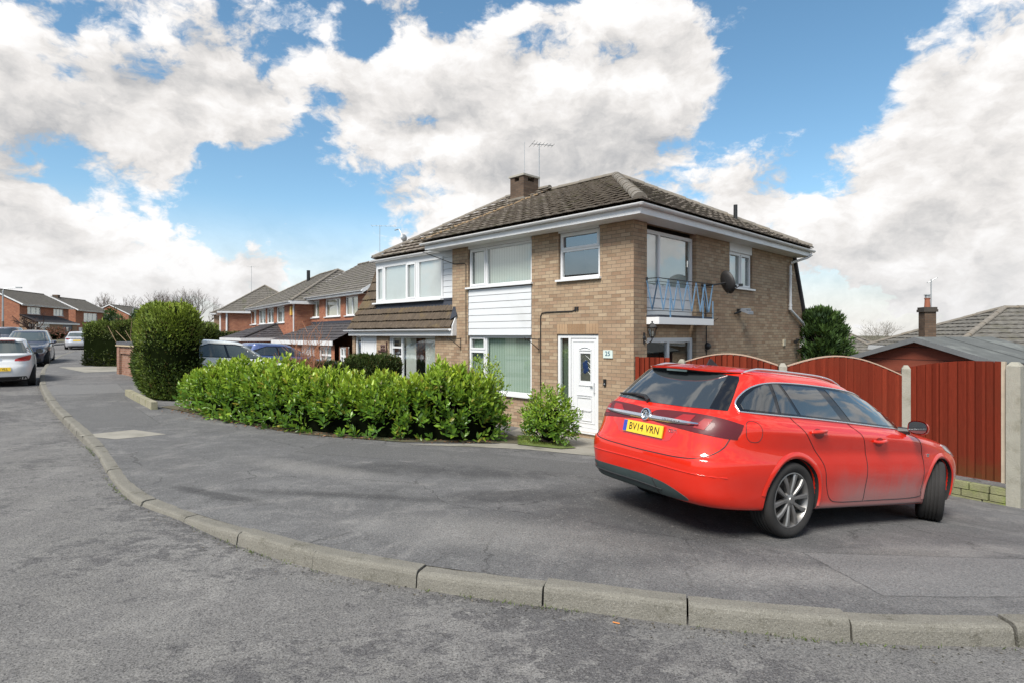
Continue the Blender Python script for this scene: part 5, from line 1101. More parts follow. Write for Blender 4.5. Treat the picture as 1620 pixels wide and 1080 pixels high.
# ---- the laurel hedge across the front garden
lf = catmull([(-7.55, 13.15), (-6.2, 12.05), (-4.9, 11.25), (-3.8, 10.75), (-2.8, 10.42), (-1.86, 10.25), (-.9, 10.35), (0.0, 10.85)], 20); ls = np.concatenate([[0], np.cumsum(np.hypot(*np.diff(lf, axis=0).T))]); LT_ = ls[-1]
lh_x = np.array([0, .06, .15, .28, .40, .50, .60, .68, .74, .82, .90, .96, 1.0]); lh_y = np.array([.40, .62, .80, .94, .98, .90, .85, .82, .84, 1.04, 1.10, .88, .40])
def laurel_point(l, th, rad):
    """l along 0..1, th angle in cross-section (0 = street side low, pi = house side low), rad 0..1 of the shell"""
    s = l*LT_; x = np.interp(s, ls, lf[:, 0]); y = np.interp(s, ls, lf[:, 1]); x2 = np.interp(s+.05, ls, lf[:, 0]); y2 = np.interp(s+.05, ls, lf[:, 1]); x1 = np.interp(s-.05, ls, lf[:, 0]); y1 = np.interp(s-.05, ls, lf[:, 1])
    t = unit(np.stack([x2-x1, y2-y1], -1)); n = np.stack([-t[:, 1], t[:, 0]], -1)     # n points to the house
    h = np.interp(l, lh_x, lh_y)*(1+.07*np.sin(l*47)+.05*np.sin(l*91+1)); w = .50*(1-.45*np.exp(-(l/.035)**2)-.45*np.exp(-((1-l)/.04)**2))
    ca, sa = np.cos(th), np.sin(th); ca = np.sign(ca)*abs(ca)**.7; sa = np.sign(sa)*abs(sa)**.62
    lump = 1+.10*np.sin(l*60+th*3)*np.sin(l*33-th*2)
    off = .5-ca*w*rad*lump; zz_ = .10+(h-.10)*(.06+.94*sa)*np.where(sa > 0, rad*lump, 1)
    px_ = x+n[:, 0]*off; py_ = y+n[:, 1]*off; base = zg(x+n[:, 0]*.1, y+n[:, 1]*.1)
    nor = np.stack([-n[:, 0]*ca*h, -n[:, 1]*ca*h, sa*w*1.6+.15], -1)
    return np.stack([px_, py_, base+zz_], -1), unit(nor), t
hedge = thing('laurel_hedge', 'long bright green laurel hedge between the forecourt and the house fronts', 'hedge', (-3.5, 11.2, Z(-3.5, 11.2)))
rg = np.random.default_rng(21)
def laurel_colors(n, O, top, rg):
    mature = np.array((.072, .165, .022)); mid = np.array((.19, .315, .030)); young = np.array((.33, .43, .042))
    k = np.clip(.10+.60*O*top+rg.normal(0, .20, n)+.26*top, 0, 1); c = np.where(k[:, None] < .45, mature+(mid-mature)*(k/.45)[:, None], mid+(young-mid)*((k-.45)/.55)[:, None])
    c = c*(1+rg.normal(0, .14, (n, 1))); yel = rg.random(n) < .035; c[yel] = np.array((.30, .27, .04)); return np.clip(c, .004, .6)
NSH = 2300
l = rg.uniform(0.004, .996, NSH); th = rg.uniform(-.10, math.pi*.93, NSH); rad = 1-.30*rg.random(NSH)**2
P_, nor, _t = laurel_point(l, th, rad); ax = nor*.75+np.array((0, 0, .75))+rg.normal(0, .25, (NSH, 3))
p, d, n, L, O = shoots(P_, ax, 9, .132, rg, .95, .026); top = np.tile(np.clip(np.sin(np.clip(th, 0, 3.1)), 0, 1)*rad, 9)
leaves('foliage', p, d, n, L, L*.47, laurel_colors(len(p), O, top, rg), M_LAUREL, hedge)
# taller spring shoots along the crest
NT = 100; l = np.concatenate([rg.uniform(.02, .98, NT-16), rg.normal(.885, .03, 6), rg.normal(.60, .03, 10)]); l = np.clip(l, .01, .99); th = rg.normal(1.45, .30, NT); P_, nor, _t = laurel_point(l, th, np.full(NT, .98)); ax = np.array((0, 0, 1.))+nor*.15+rg.normal(0, .16, (NT, 3))
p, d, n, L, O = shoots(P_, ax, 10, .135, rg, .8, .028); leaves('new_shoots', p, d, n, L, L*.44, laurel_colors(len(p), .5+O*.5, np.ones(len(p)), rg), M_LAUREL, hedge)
segs = []; l = rg.uniform(.01, .99, 260); P0_, _, _ = laurel_point(l, rg.uniform(.6, 2.5, 260), np.full(260, .12)); P1_, _, _ = laurel_point(np.clip(l+rg.normal(0, .012, 260), .01, .99), rg.uniform(.2, 2.9, 260), np.full(260, .85))
for a, b_ in zip(P0_, P1_): a = a.copy(); a[2] = Z(a[0], a[1]); segs.append((tuple(a), tuple(b_), .013, .005))
twigs_mesh('branches', segs, M_BARK, hedge)
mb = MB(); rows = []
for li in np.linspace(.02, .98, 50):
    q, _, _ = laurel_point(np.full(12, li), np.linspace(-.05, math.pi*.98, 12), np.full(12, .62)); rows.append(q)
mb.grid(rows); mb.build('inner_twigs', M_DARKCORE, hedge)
def round_bush(name, label, c, rx, ry, h, nsh, L0, seed, mat=M_LAUREL, young=.6, nl=8):
    t = thing(name, label, 'shrub', c); rg = np.random.default_rng(seed); c = np.array(c)
    u_ = unit(rg.normal(size=(nsh, 3))); u_[:, 2] = np.abs(u_[:, 2])*1.45-.62; u_ = unit(u_); rad = 1-.4*rg.random(nsh)**2; lump = 1+.13*np.sin(u_[:, 0]*5+seed)*np.sin(u_[:, 1]*6)+.08*np.sin(u_[:, 2]*9)
    P_ = c+u_*np.array((rx, ry, h*.56))*(rad*lump)[:, None]+np.array((0, 0, h*.45)); P_[:, 2] = np.maximum(P_[:, 2], c[2]+.04)
    p, d, n, L, O = shoots(P_, u_*.8+np.array((0, 0, .55))+rg.normal(0, .3, (nsh, 3)), nl, L0, rg, 1., L0*.22); col = laurel_colors(len(p), O*young, np.tile(np.clip(u_[:, 2]+.4, 0, 1), nl), rg)
    leaves('foliage', p, d, n, L, L*.45, col, mat, t); segs = []
    for q in P_[::6]: segs.append((tuple(c+rg.normal(0, .05, 3)*np.array((1, 1, 0))), tuple(q), .012, .004))
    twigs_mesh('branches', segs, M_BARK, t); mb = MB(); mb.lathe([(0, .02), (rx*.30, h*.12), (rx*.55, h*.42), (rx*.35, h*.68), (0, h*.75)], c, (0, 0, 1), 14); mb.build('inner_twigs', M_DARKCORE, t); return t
round_bush('laurel_bush', 'small rounded green bush standing alone left of the white front door', (.70, 11.05, Z(.7, 11.05)), .44, .43, .92, 520, .080, 31, young=.35)
round_bush('tall_shrub', 'yellow green shrub poking up behind the hedge in front of the big green window', (-.55, 11.75, Z(-.55, 11.75)), .42, .38, 1.40, 300, .075, 32, young=.95)
# ---- clipped hedges
def clipped(name, label, pts_, width, height, n, seed, col_top, col_shaded, L0=.085, arch=.5, basez=None, taper=.12, cat='hedge'):
    pts_ = np.array(pts_, float); rg = np.random.default_rng(seed); cx, cy = pts_.mean(0); t = thing(name, label, cat, (cx, cy, Z(cx, cy)))
    s = np.concatenate([[0], np.cumsum(np.hypot(*np.diff(pts_, axis=0).T))]); LT = s[-1]
    def pt(l, th, rad):
        """closed rounded box; l in -1..2 beyond ends gives the rounded ends"""
        q = np.clip(l, 0, 1)*LT; x = np.interp(q, s, pts_[:, 0]); y = np.interp(q, s, pts_[:, 1]); e = .02; x1 = np.interp(np.clip(q-e, 0, LT), s, pts_[:, 0]); y1 = np.interp(np.clip(q-e, 0, LT), s, pts_[:, 1]); x2 = np.interp(np.clip(q+e, 0, LT), s, pts_[:, 0]); y2 = np.interp(np.clip(q+e, 0, LT), s, pts_[:, 1])
        tt = unit(np.stack([x2-x1, y2-y1], -1)); nn = np.stack([tt[:, 1], -tt[:, 0]], -1); ca, sa = np.cos(th), np.sin(th); k = arch
        ca = np.sign(ca)*abs(ca)**k; sa = np.sign(sa)*abs(sa)**k; end = np.where(l < 0, l, np.where(l > 1, l-1, 0)); endk = np.sqrt(np.clip(1-(np.abs(end)/.5)**2, 0, 1)); hk = height*(.5+.5*sa)
        w = width/2*(1-taper*np.abs(hk/height-.5)*2*(hk/height > .5)); lump = 1+.045*np.sin(q*4.1+th*2)+.03*np.sin(q*9+th*5)
        off = ca*w*rad*lump*np.maximum(endk, .002); ex = end*width; hz = .04+height*(.5+.5*sa*rad*lump)*(1-.18*(1-endk))
        base = zg(x, y) if basez is None else np.full(len(x), basez)
        P_ = np.stack([x+nn[:, 0]*off+tt[:, 0]*ex, y+nn[:, 1]*off+tt[:, 1]*ex, base+hz], -1)
        nor = unit(np.stack([nn[:, 0]*ca*endk+tt[:, 0]*end*2.2, nn[:, 1]*ca*endk+tt[:, 1]*end*2.2, np.maximum(sa, -.2)*.9], -1)); return P_, nor
    fr = .5*width/(LT+width); l = rg.uniform(-fr, 1+fr, n); l = np.where(l < 0, -.5*np.abs(l)/fr, np.where(l > 1, 1+.5*(l-1)/fr, l)); l = np.where(l < 0, -.5*np.sin(np.clip(-l/.5, 0, 1)*math.pi/2), np.where(l > 1, 1+.5*np.sin(np.clip((l-1)/.5, 0, 1)*math.pi/2), l))
    th = rg.uniform(-math.pi/2, math.pi*1.5, n); rad = 1-.10*rg.random(n)**2; P_, nor = pt(l, th, rad)
    # extra tufts filling the flat ends
    dr = unit(nor*.55+np.array((0, 0, .6))+rg.normal(0, .42, (n, 3))); nn = unit(nor+rg.normal(0, .5, (n, 3))); L = L0*rg.uniform(.6, 1.5, n)*np.where(rg.random(n) < .04, 2.0, 1.)
    k = np.clip(nor[:, 2]*.9+.15+rg.normal(0, .18, n)+.22*np.sin(P_[:, 0]*2.3+P_[:, 2]*1.9), 0, 1)[:, None]; col = np.array(col_shaded)*(1-k)+np.array(col_top)*k; col *= (1+rg.normal(0, .22, (n, 1))); br = rg.random(n) < .05; col[br] = np.array((.10, .065, .02))  # light from above put into leaf colour: tops lighter, sides darker
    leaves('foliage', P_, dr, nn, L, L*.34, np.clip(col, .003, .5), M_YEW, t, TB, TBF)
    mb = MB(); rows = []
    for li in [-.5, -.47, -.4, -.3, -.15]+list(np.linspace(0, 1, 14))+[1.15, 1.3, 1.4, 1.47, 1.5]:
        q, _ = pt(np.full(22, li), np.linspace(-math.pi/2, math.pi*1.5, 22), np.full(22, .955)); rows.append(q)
    mb.grid(rows, True); mb.build('inner_twigs', plain(name+'_core', (.006, .009, .003), 1., .4, 8, spec=0.), t); return t  # closed near-black core, painted as the shade behind the outer sprays
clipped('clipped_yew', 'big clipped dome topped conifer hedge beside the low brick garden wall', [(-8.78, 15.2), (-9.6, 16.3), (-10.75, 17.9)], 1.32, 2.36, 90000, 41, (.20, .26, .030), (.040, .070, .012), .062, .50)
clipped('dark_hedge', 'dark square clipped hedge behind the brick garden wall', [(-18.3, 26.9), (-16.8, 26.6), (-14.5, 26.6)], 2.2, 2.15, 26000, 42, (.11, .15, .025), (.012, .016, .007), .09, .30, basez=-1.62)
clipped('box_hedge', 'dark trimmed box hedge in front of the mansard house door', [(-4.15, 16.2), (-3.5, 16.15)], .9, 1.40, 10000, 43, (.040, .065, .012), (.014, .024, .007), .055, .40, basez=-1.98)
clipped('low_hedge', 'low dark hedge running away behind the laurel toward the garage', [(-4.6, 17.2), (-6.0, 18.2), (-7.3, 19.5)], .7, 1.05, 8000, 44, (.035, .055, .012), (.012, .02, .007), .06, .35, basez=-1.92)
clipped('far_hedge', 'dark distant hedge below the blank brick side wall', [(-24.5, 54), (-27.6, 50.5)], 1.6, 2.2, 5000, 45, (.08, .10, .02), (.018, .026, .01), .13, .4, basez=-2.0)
# leafy evergreen above the dark hedge
def crown(name, label, c, rx, ry, h, z0, n, L0, seed, cols, mat=M_NEEDLE, cone=0., clumps=24, cat='tree', trunk=True, droop=0.):
    t = thing(name, label, cat, (c[0], c[1], c[2])); rg = np.random.default_rng(seed); c = np.array(c, float)
    cu = unit(rg.normal(size=(clumps, 3))); cz = rg.uniform(0, 1, clumps); rr = (1-cone*cz)*rg.uniform(.45, .95, clumps); a = rg.uniform(0, 6.28, clumps)
    cc = np.stack([np.cos(a)*rr*rx, np.sin(a)*rr*ry, z0+cz*(h-z0)], -1); cr = rg.uniform(.22, .40, clumps)*np.mean((rx, ry))*(1-.6*cone*cz)
    k = rg.integers(0, clumps, n); u_ = unit(rg.normal(size=(n, 3))); P_ = c+cc[k]+u_*(cr[k]*rg.uniform(.55, 1.05, n))[:, None]*np.array((1, 1, .8)); P_[:, 2] = np.maximum(P_[:, 2], c[2]+.1)
    out_ = unit(cc[k]*np.array((1, 1, .2))+u_*.8*cr[k][:, None]); d = unit(out_+np.array((0, 0, .35-droop))+rg.normal(0, .4, (n, 3))); L = L0*rg.uniform(.5, 1.4, n)
    ck = rg.normal(0, .22, clumps)[k]+rg.normal(0, .16, n); m_ = np.clip(.4+ck+.3*u_[:, 2], 0, 1)[:, None]; col = np.array(cols[0])*(1-m_)+np.array(cols[1])*m_
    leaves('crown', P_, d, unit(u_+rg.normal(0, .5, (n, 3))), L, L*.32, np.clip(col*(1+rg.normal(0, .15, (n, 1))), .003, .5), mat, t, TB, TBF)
    if trunk:
        segs = [(tuple(c), tuple(c+np.array((0, 0, h*.85))), .035*h, .01*h)]
        for q in cc: segs.append((tuple(c+np.array((0, 0, q[2]*.75))), tuple(c+q), .012*h, .004*h))
        twigs_mesh('trunk', segs, M_BARK, t)
    return t
crown('conifer', 'dense dark green conifer between the buff house and the shed', (9.30, 17.7, -2.6), 1.25, 1.1, 3.25, .6, 20000, .15, 51, ((.014, .034, .010), (.060, .11, .022)), cone=.72, clumps=110)
crown('evergreen_bush', 'leafy evergreen bush above the dark square hedge', (-22.4, 34.0, -1.4), 1.25, 1.1, 2.75, 1.5, 4200, .17, 52, ((.016, .032, .012), (.055, .10, .022)), clumps=30)
# ---- bare winter trees on the skyline
def bare_tree(name, label, c, h, seed, group=None, depth=4, r=.16, spread=.5, mat=M_TWIG, cat='tree', kids=(2, 4), up=.2):
    t = thing(name, label, cat, c, group=group); rr = random.Random(seed); segs = []; c = Vector(c)
    segs.append((tuple(c), tuple(c+Vector((0, 0, h*.24))), r, r*.8)); tr = twigs_mesh('trunk', segs, M_BARK, t); segs = []
    for k in range(4): branch(segs, c+Vector((0, 0, h*.23)), Vector((rr.gauss(0, .5), rr.gauss(0, .5), .9)).normalized(), h*.33, r*.6, depth, rr, up, spread, kids)
    twigs_mesh('branches', segs, mat, t); return t
BT = [(172, 505, 140, 6.8), (205, 505, 150, 7.2), (243, 505, 145, 7.4), (262, 500, 150, 7.8), (283, 500, 140, 7.6), (302, 500, 145, 7.4), (320, 500, 150, 7.0), (150, 505, 150, 6.6), (226, 505, 160, 6.2)]
for i, (px, py, d_, h_) in enumerate(BT): bare_tree('bare_tree', 'bare winter tree on the far skyline above the clipped hedges', (*at(px, d_).xy, -1.4), h_*1.55, 60+i, 'bare trees on the far skyline', 4, .21, kids=(2, 3))
t_ = bare_tree('bare_bush', 'wide pale leafless bush beyond the fence between conifer and shed', (38, 60, -3.2), 4.9, 75, None, 4, .06, .75, plain('pale_twig', (.17, .15, .12), .9, .3), 'shrub'); 
bare_tree('gnarled_tree', 'small dark gnarled leafless tree in front of the far left brick house', at(48, 60), 3.3, 77, None, 3, .16, .8, plain('dark_twig', (.05, .028, .024), .9, .3), up=-.02)
round_bush('russet_bush', 'low russet brown bush under the bow window of the far left house', at(86, 72), 2.4, .9, 1.1, 220, .22, 78, young=0., mat=leafmat('russet_leaf', .7, .1))
for o in bpy.data.objects:
    if o.parent and o.parent.name == 'russet_bush' and o.name.startswith('foliage'):
        ca_ = o.data.color_attributes['Col']; nn_ = len(o.data.vertices); cc_ = np.tile(np.array((.13, .045, .028, 1.)), (nn_, 1))*np.repeat(np.random.default_rng(3).uniform(.5, 1.5, (nn_//7, 1)), 7, 0); ca_.data.foreach_set('color', cc_.astype(np.float32).ravel())
# ---- red stemmed shrub behind the laurel
rs = thing('red_stem_shrub', 'leafless shrub of upright red stems behind the laurel hedge', 'shrub', (-5.95, 17.0, Z(-5.95, 17.0))); rr = random.Random(9); segs = []
for i in range(95):
    b_ = Vector((-5.95+rr.gauss(0, .20), 17.0+rr.gauss(0, .20), Z(-5.95, 17))); d_ = Vector((rr.gauss(0, .20), rr.gauss(0, .20), 1)).normalized(); L = rr.uniform(.9, 2.1); p_ = b_; r_ = rr.uniform(.008, .014)
    for k in range(5):
        d_ = (d_+Vector((rr.gauss(0, .09), rr.gauss(0, .09), .02))).normalized(); q_ = p_+d_*L/5; segs.append((tuple(p_), tuple(q_), r_*(1-k*.15), r_*(1-(k+1)*.15)))
        if k > 1 and rr.random() < .6: e_ = (d_+Vector((rr.gauss(0, .45), rr.gauss(0, .45), .2))).normalized(); segs.append((tuple(q_), tuple(q_+e_*L*.22), r_*.6, r_*.3))
        p_ = q_
twigs_mesh('stems', segs, M_REDTWIG, rs)
segs = []; rr = random.Random(19)
ps = thing('dry_stems', 'few dry pale stems leaning against the dark square hedge', 'plant', (-13.9, 22.2, -1.5))
for i in range(9):
    p_ = Vector((-13.9+rr.gauss(0, .25), 22.2+rr.gauss(0, .15), -1.5)); d_ = Vector((rr.gauss(-.25, .25), 0, 1)).normalized()
    for k in range(4): q_ = p_+d_*rr.uniform(.45, .6); segs.append((tuple(p_), tuple(q_), .014, .010)); p_ = q_; d_ = (d_+Vector((rr.gauss(0, .06), 0, 0))).normalized()
twigs_mesh('stems', segs, plain('straw', (.30, .21, .12), .8), ps)
# ---- bits along the kerb and under the hedge
rg = np.random.default_rng(5); n = 2200; s = rg.uniform(30, 66, n); P_, T_, N_ = kf(s); o_ = rg.uniform(.02, .07, n)+rg.random(n)**3*.22; q = P_+N_*o_[:, None]; z = zg(q[:, 0], q[:, 1])-upstand(q[:, 0], q[:, 1])+.006
leaves('kerb_grit', np.column_stack([q, z]), np.column_stack([rg.normal(size=(n, 2)), rg.normal(0, .2, n)]), np.column_stack([rg.normal(0, .3, (n, 2)), np.ones(n)]), rg.uniform(.006, .022, n), rg.uniform(.005, .016, n), rg.choice(4, n)[:, None]*np.array((.028, .024, .018))+np.array((.03, .027, .02)), leafmat('grit', .9, .0), None)
tag(bpy.data.objects['kerb_grit'], kind='stuff')
n = 900; s = np.concatenate([rg.normal(c_, .35, n//9) for c_ in (32.4, 33.2, 34.2, 36.6, 38.3, 40.1, 42.4, 45.3, 48)]); m_ = len(s); P_, T_, N_ = kf(s); q = P_+N_*rg.normal(.04, .012, m_)[:, None]; z = zg(q[:, 0], q[:, 1])-upstand(q[:, 0], q[:, 1])
leaves('kerb_weeds', np.column_stack([q, z]), np.column_stack([rg.normal(0, .6, (m_, 2)), np.ones(m_)]), rg.normal(size=(m_, 3)), rg.uniform(.012, .04, m_), rg.uniform(.003, .007, m_), np.array((.07, .10, .02))*rg.uniform(.6, 1.6, (m_, 1)), M_YEW, None, TB, TBF); tag(bpy.data.objects['kerb_weeds'], kind='stuff')
n = 500; x = rg.uniform(.05, .95, n); s = x*LT_; q = np.stack([np.interp(s, ls, lf[:, 0]), np.interp(s, ls, lf[:, 1])], -1)+rg.normal(0, .14, (n, 2)); z = zg(q[:, 0], q[:, 1])+.018
leaves('fallen_leaves', np.column_stack([q, z]), np.column_stack([rg.normal(size=(n, 2)), rg.normal(0, .15, n)]), np.column_stack([rg.normal(0, .3, (n, 2)), np.ones(n)]), rg.uniform(.03, .08, n), rg.uniform(.015, .035, n), np.array((.16, .075, .035))*rg.uniform(.4, 1.6, (n, 1)), leafmat('dead_leaf', .8, .05), None); tag(bpy.data.objects['fallen_leaves'], kind='stuff')
n = 2600; q = np.column_stack([rg.uniform(.1, 1.1, n), rg.uniform(10.35, 11.9, n)]); q = q[(q[:, 0]*.4+10.4 < q[:, 1])]; m_ = len(q)
leaves('lawn_grass', np.column_stack([q, zg(q[:, 0], q[:, 1])+.015]), np.column_stack([rg.normal(0, .5, (m_, 2)), np.ones(m_)]), rg.normal(size=(m_, 3)), rg.uniform(.02, .06, m_), rg.uniform(.004, .008, m_), np.array((.13, .17, .03))*rg.uniform(.6, 1.5, (m_, 1)), M_YEW, None, TB, TBF); tag(bpy.data.objects['lawn_grass'], kind='stuff')
tag(small('cigarette_end', 'orange cigarette end lying on the road below the kerb', 'litter', plain('filter_orange', (.50, .19, .05), .8), lambda mb: mb.tube([(.62, 3.66-.04, Z(.62, 3.62)-.105), (.66, 3.60, Z(.66, 3.6)-.105)], .004, 6)))
# ---- low brick garden wall, stone edging, lamps
gw = thing('garden_wall', 'low red brick garden wall with thicker end pier and dark coping', 'wall', (-13.4, 20.3, Z(-13.4, 20.3)))
FW = Fr((-12.35, 19.45), (-.70, .714), (.714, .70)); wp = FW.front(); zb_ = -1.62
mb = MB(); pbox(mb, wp, 0, .45, 0, .45, zb_, -.40); pbox(mb, wp, .45, 2.9, .08, .30, zb_, -.40); pbox(mb, wp, 2.9, 3.3, 0, .4, zb_, -.40); pbox(mb, wp, .45, 2.9, .03, .08, -.66, -.40); pbox(mb, wp, .45, .55, .03, .08, zb_, -.66); mb.build('brickwork', brick('wall_brick', [(.27,.13,.085),(.34,.18,.125),(.23,.105,.07),(.38,.22,.16)], (.26,.22,.18)), gw, uv=True)
mb = MB(); pbox(mb, wp, -.04, 3.34, -.04, .49, -.398, -.355); mb.build('tile_course', plain('cream_tile', (.42, .34, .22), .8), gw)
mb = MB()
for i in range(8): pbox(mb, wp, -.02+i*.418, .385+i*.418, -.02, .47, -.353, -.24)
for a in (0, 1): pbox(mb, wp, -.006, .456, -.006, .2, zb_+.02, zb_+.17)
mb.build('coping', plain('blue_brick', (.075, .075, .085), .6, .3), gw)
ed = thing('garden_edging', 'mossy stone kerb edging in front of the big clipped hedge', 'edging', (-8.8, 14.2, Z(-8.8, 14.2)))
e0, e1 = Vector((-10.2, 15.6)), Vector((-7.75, 12.75)); mb = MB()
for i in range(5):
    a, b_ = e0.lerp(e1, i/5), e0.lerp(e1, (i+.97)/5); c = (a+b_)/2; D = b_-a; mb.box((c.x, c.y, Z(c.x, c.y)+.05), Vector((D.x, D.y, 0))/2, Vector((D.y, -D.x, 0)).normalized()*.06, (0, 0, .11))
mb.build('stone', plain('edging_stone', (.26, .24, .17), .9, .3, 4, .6, dirt=((.14, .15, .05), .8)), ed)
M_DRV = M_SLAB; sheet('neighbour_driveway', [(-10.25, 15.7), (-12.2, 19.2), (-11.5, 20.1), (-8.0, 19.5), (-6.0, 17.5)], M_DRIVE, .008, .6)
sheet('gravel_strip', [(-19.2, 24.9), (-16.2, 22.3), (-15.4, 23.1), (-16.5, 26.0)], M_SLAB, .006, .6)
def street_lamp(label, c, zt, arm, col=None):
    t = thing('street_lamp', label, 'street lamp', c, group=None); c = Vector(c); mb = MB(); h = zt-c.z
    mb.tube([c, c+Vector((0, 0, h*.45))], [.09, .08], 8); lo = mb.build('column_base', plain('rusty_column', (.16, .11, .08), .8, .3) if 'rusty_column' not in bpy.data.materials else bpy.data.materials['rusty_column'], t)
    mb = MB(); mb.tube([c+Vector((0, 0, h*.45)), c+Vector((0, 0, h*.97)), c+Vector((arm.x*.08, arm.y*.08, h))], [.07, .05, .045], 8); mb.tube([c+Vector((arm.x*.05, arm.y*.05, h)), c+Vector((arm.x*.75, arm.y*.75, h+.10))], .035, 6); mb.build('column', M_STEEL, t)
    mb = MB(); a = c+Vector((arm.x*.72, arm.y*.72, h+.10)); mb.box(a+arm*.14, arm*.16, Vector((-arm.y, arm.x, 0)).normalized()*.09, (0, 0, .045)); mb.build('lamp_head', M_STEEL, t)
street_lamp('tall grey street lamp by the far left edge in front of the brick houses', at(4.5, 46), pz(457, 46), Vector((1.2, .3, 0)))
street_lamp('slim pale street lamp in front of the third gabled house', at(210.5, 78), pz(487, 78), Vector((1.3, -.2, 0)))
# ================================================================== CARS
def paint(name, col, rough=.32, dirt=False, metal=0.):
    m, nt, b = newmat(name, rough, .12 if dirt else .5, .22 if dirt else metal)
    v = OBJ(nt); c = MIXC(nt, NOISE(nt, v, 1.5, 4), [x*.95 for x in col], [min(1, x*1.05) for x in col])
    if dirt:
        sp_ = N(nt, 'ShaderNodeSeparateXYZ', {0: v}); x, y, z = sp_.outputs
        st = NOISE(nt, N(nt, 'ShaderNodeMapping', {'Vector': v, 'Scale': (22, 1, .6)}).outputs[0], 2.2, 6, .7); bl = NOISE(nt, v, 1.9, 5, .6)
        hgt = MR(nt, MATH(nt, 'ADD', z, MATH(nt, 'ADD', MATH(nt, 'MULTIPLY', MATH(nt, 'SUBTRACT', st, .5), .22), MATH(nt, 'MULTIPLY', MATH(nt, 'SUBTRACT', bl, .5), .45))), .70, .30)
        sidey = MR(nt, MATH(nt, 'ABSOLUTE', y), .84, .90); fx = MATH(nt, 'MULTIPLY', MR(nt, x, .25, 1.0), MR(nt, x, 3.2, 2.3)); low = MR(nt, z, .36, .24)
        k = MATH(nt, 'MULTIPLY', sidey, MATH(nt, 'MAXIMUM', MATH(nt, 'MULTIPLY', MATH(nt, 'MULTIPLY', hgt, fx), .74), MATH(nt, 'MULTIPLY', low, MATH(nt, 'MULTIPLY', MR(nt, x, .2, .5), .85))))
        sm = MATH(nt, 'MULTIPLY', MR(nt, NOISE(nt, v, 1.6, 4, .6), .5, .75), .04)
        k = MATH(nt, 'MAXIMUM', k, sm); c = MIXC(nt, k, c, (.235, .215, .205)); nt.links.new(MATH(nt, 'ADD', rough, MATH(nt, 'MULTIPLY', k, .5)), b.inputs['Roughness'])
        nt.links.new(MATH(nt, 'SUBTRACT', 1., MATH(nt, 'MULTIPLY', k, .7)), b.inputs['Coat Weight'])
    else: b.inputs['Coat Weight'].default_value = 1.
    b.inputs['Coat Roughness'].default_value = .03; b.inputs['Coat IOR'].default_value = 1.6
    nt.links.new(c, b.inputs['Base Color']); return m
def gloss(name, col, rough=.05, spec=.6, coat=.5): 
    m, nt, b = newmat(name, rough, spec); b.inputs['Base Color'].default_value = (*col, 1); b.inputs['Coat Weight'].default_value = coat; b.inputs['Coat Roughness'].default_value = .02; return m
M_CGLASS = gloss('car_glass', (.030, .035, .038), .05, .8, .8); M_CGLASS2 = gloss('light_car_glass', (.07, .085, .085))
M_TRIM = plain('black_trim', (.014, .014, .015), .5, .2); M_GLOSSB = gloss('gloss_black', (.008, .008, .009), .1, .5, .3)
M_CHROME = plain('chrome', (.82, .83, .84), .22, .04, 3, metal=1.); M_ALU = plain('satin_rail', (.74, .745, .75), .35, .05, 3, metal=.85)
M_TYRE, nt, b = newmat('tyre_rubber', .8, .3); v = OBJ(nt); nt.links.new(MIXC(nt, NOISE(nt, v, 7, 5, .65), (.012, .012, .012), (.032, .030, .029)), b.inputs['Base Color'])
M_RIM = plain('alloy_rim', (.24, .235, .23), .38, .18, 9, metal=.75, dirt=((.12, .10, .09), .5)); M_DISC = plain('brake_disc', (.05, .045, .042), .5, .3, metal=.5)
M_LAMP = gloss('red_lamp', (.26, .016, .02), .4, .3, .12); M_LAMPD = gloss('smoked_red_lamp', (.085, .010, .014), .38, .3, .12); M_LAMPR = gloss('bright_red_lamp', (.42, .02, .02), .1)
M_CLEAR = gloss('clear_lamp', (.42, .45, .48), .08); M_AMBER = gloss('orange_lamp', (.55, .10, .02), .1)
M_PLATE = plain('yellow_plate', (.74, .49, .035), .4, .03); M_PLBLUE = plain('plate_blue', (.03, .06, .35), .4, .03); M_PLTXT = plain('plate_black', (.01, .01, .01), .5)
M_UNDER = plain('underbody', (.016, .016, .016), .8, .3); M_DIFF = plain('valance', (.035, .050, .050), .5, .3)
class ML(MB): local = True
def sring(ct, n=72):
    """half outline of one body contour, rear centre round the right-hand side (-y) to the nose"""
    xr, zr, xf, zf, w, nr, nf = ct; xm, a = (xr+xf)/2, (xf-xr)/2; ph = np.linspace(0, math.pi, 500); c, s = np.cos(ph), np.sin(ph); e = np.where(c > 0, 2/nr, 2/nf)
    x = xm-a*np.sign(c)*np.abs(c)**e; y = -w*np.abs(s)**e; L = np.concatenate([[0], np.cumsum(np.hypot(np.diff(x), np.diff(y)))]); q = np.linspace(0, L[-1], n); x = np.interp(q, L, x); y = np.interp(q, L, y)
    return np.stack([x, y, zr+(zf-zr)*np.clip((x-xr)/(xf-xr), 0, 1)], -1)
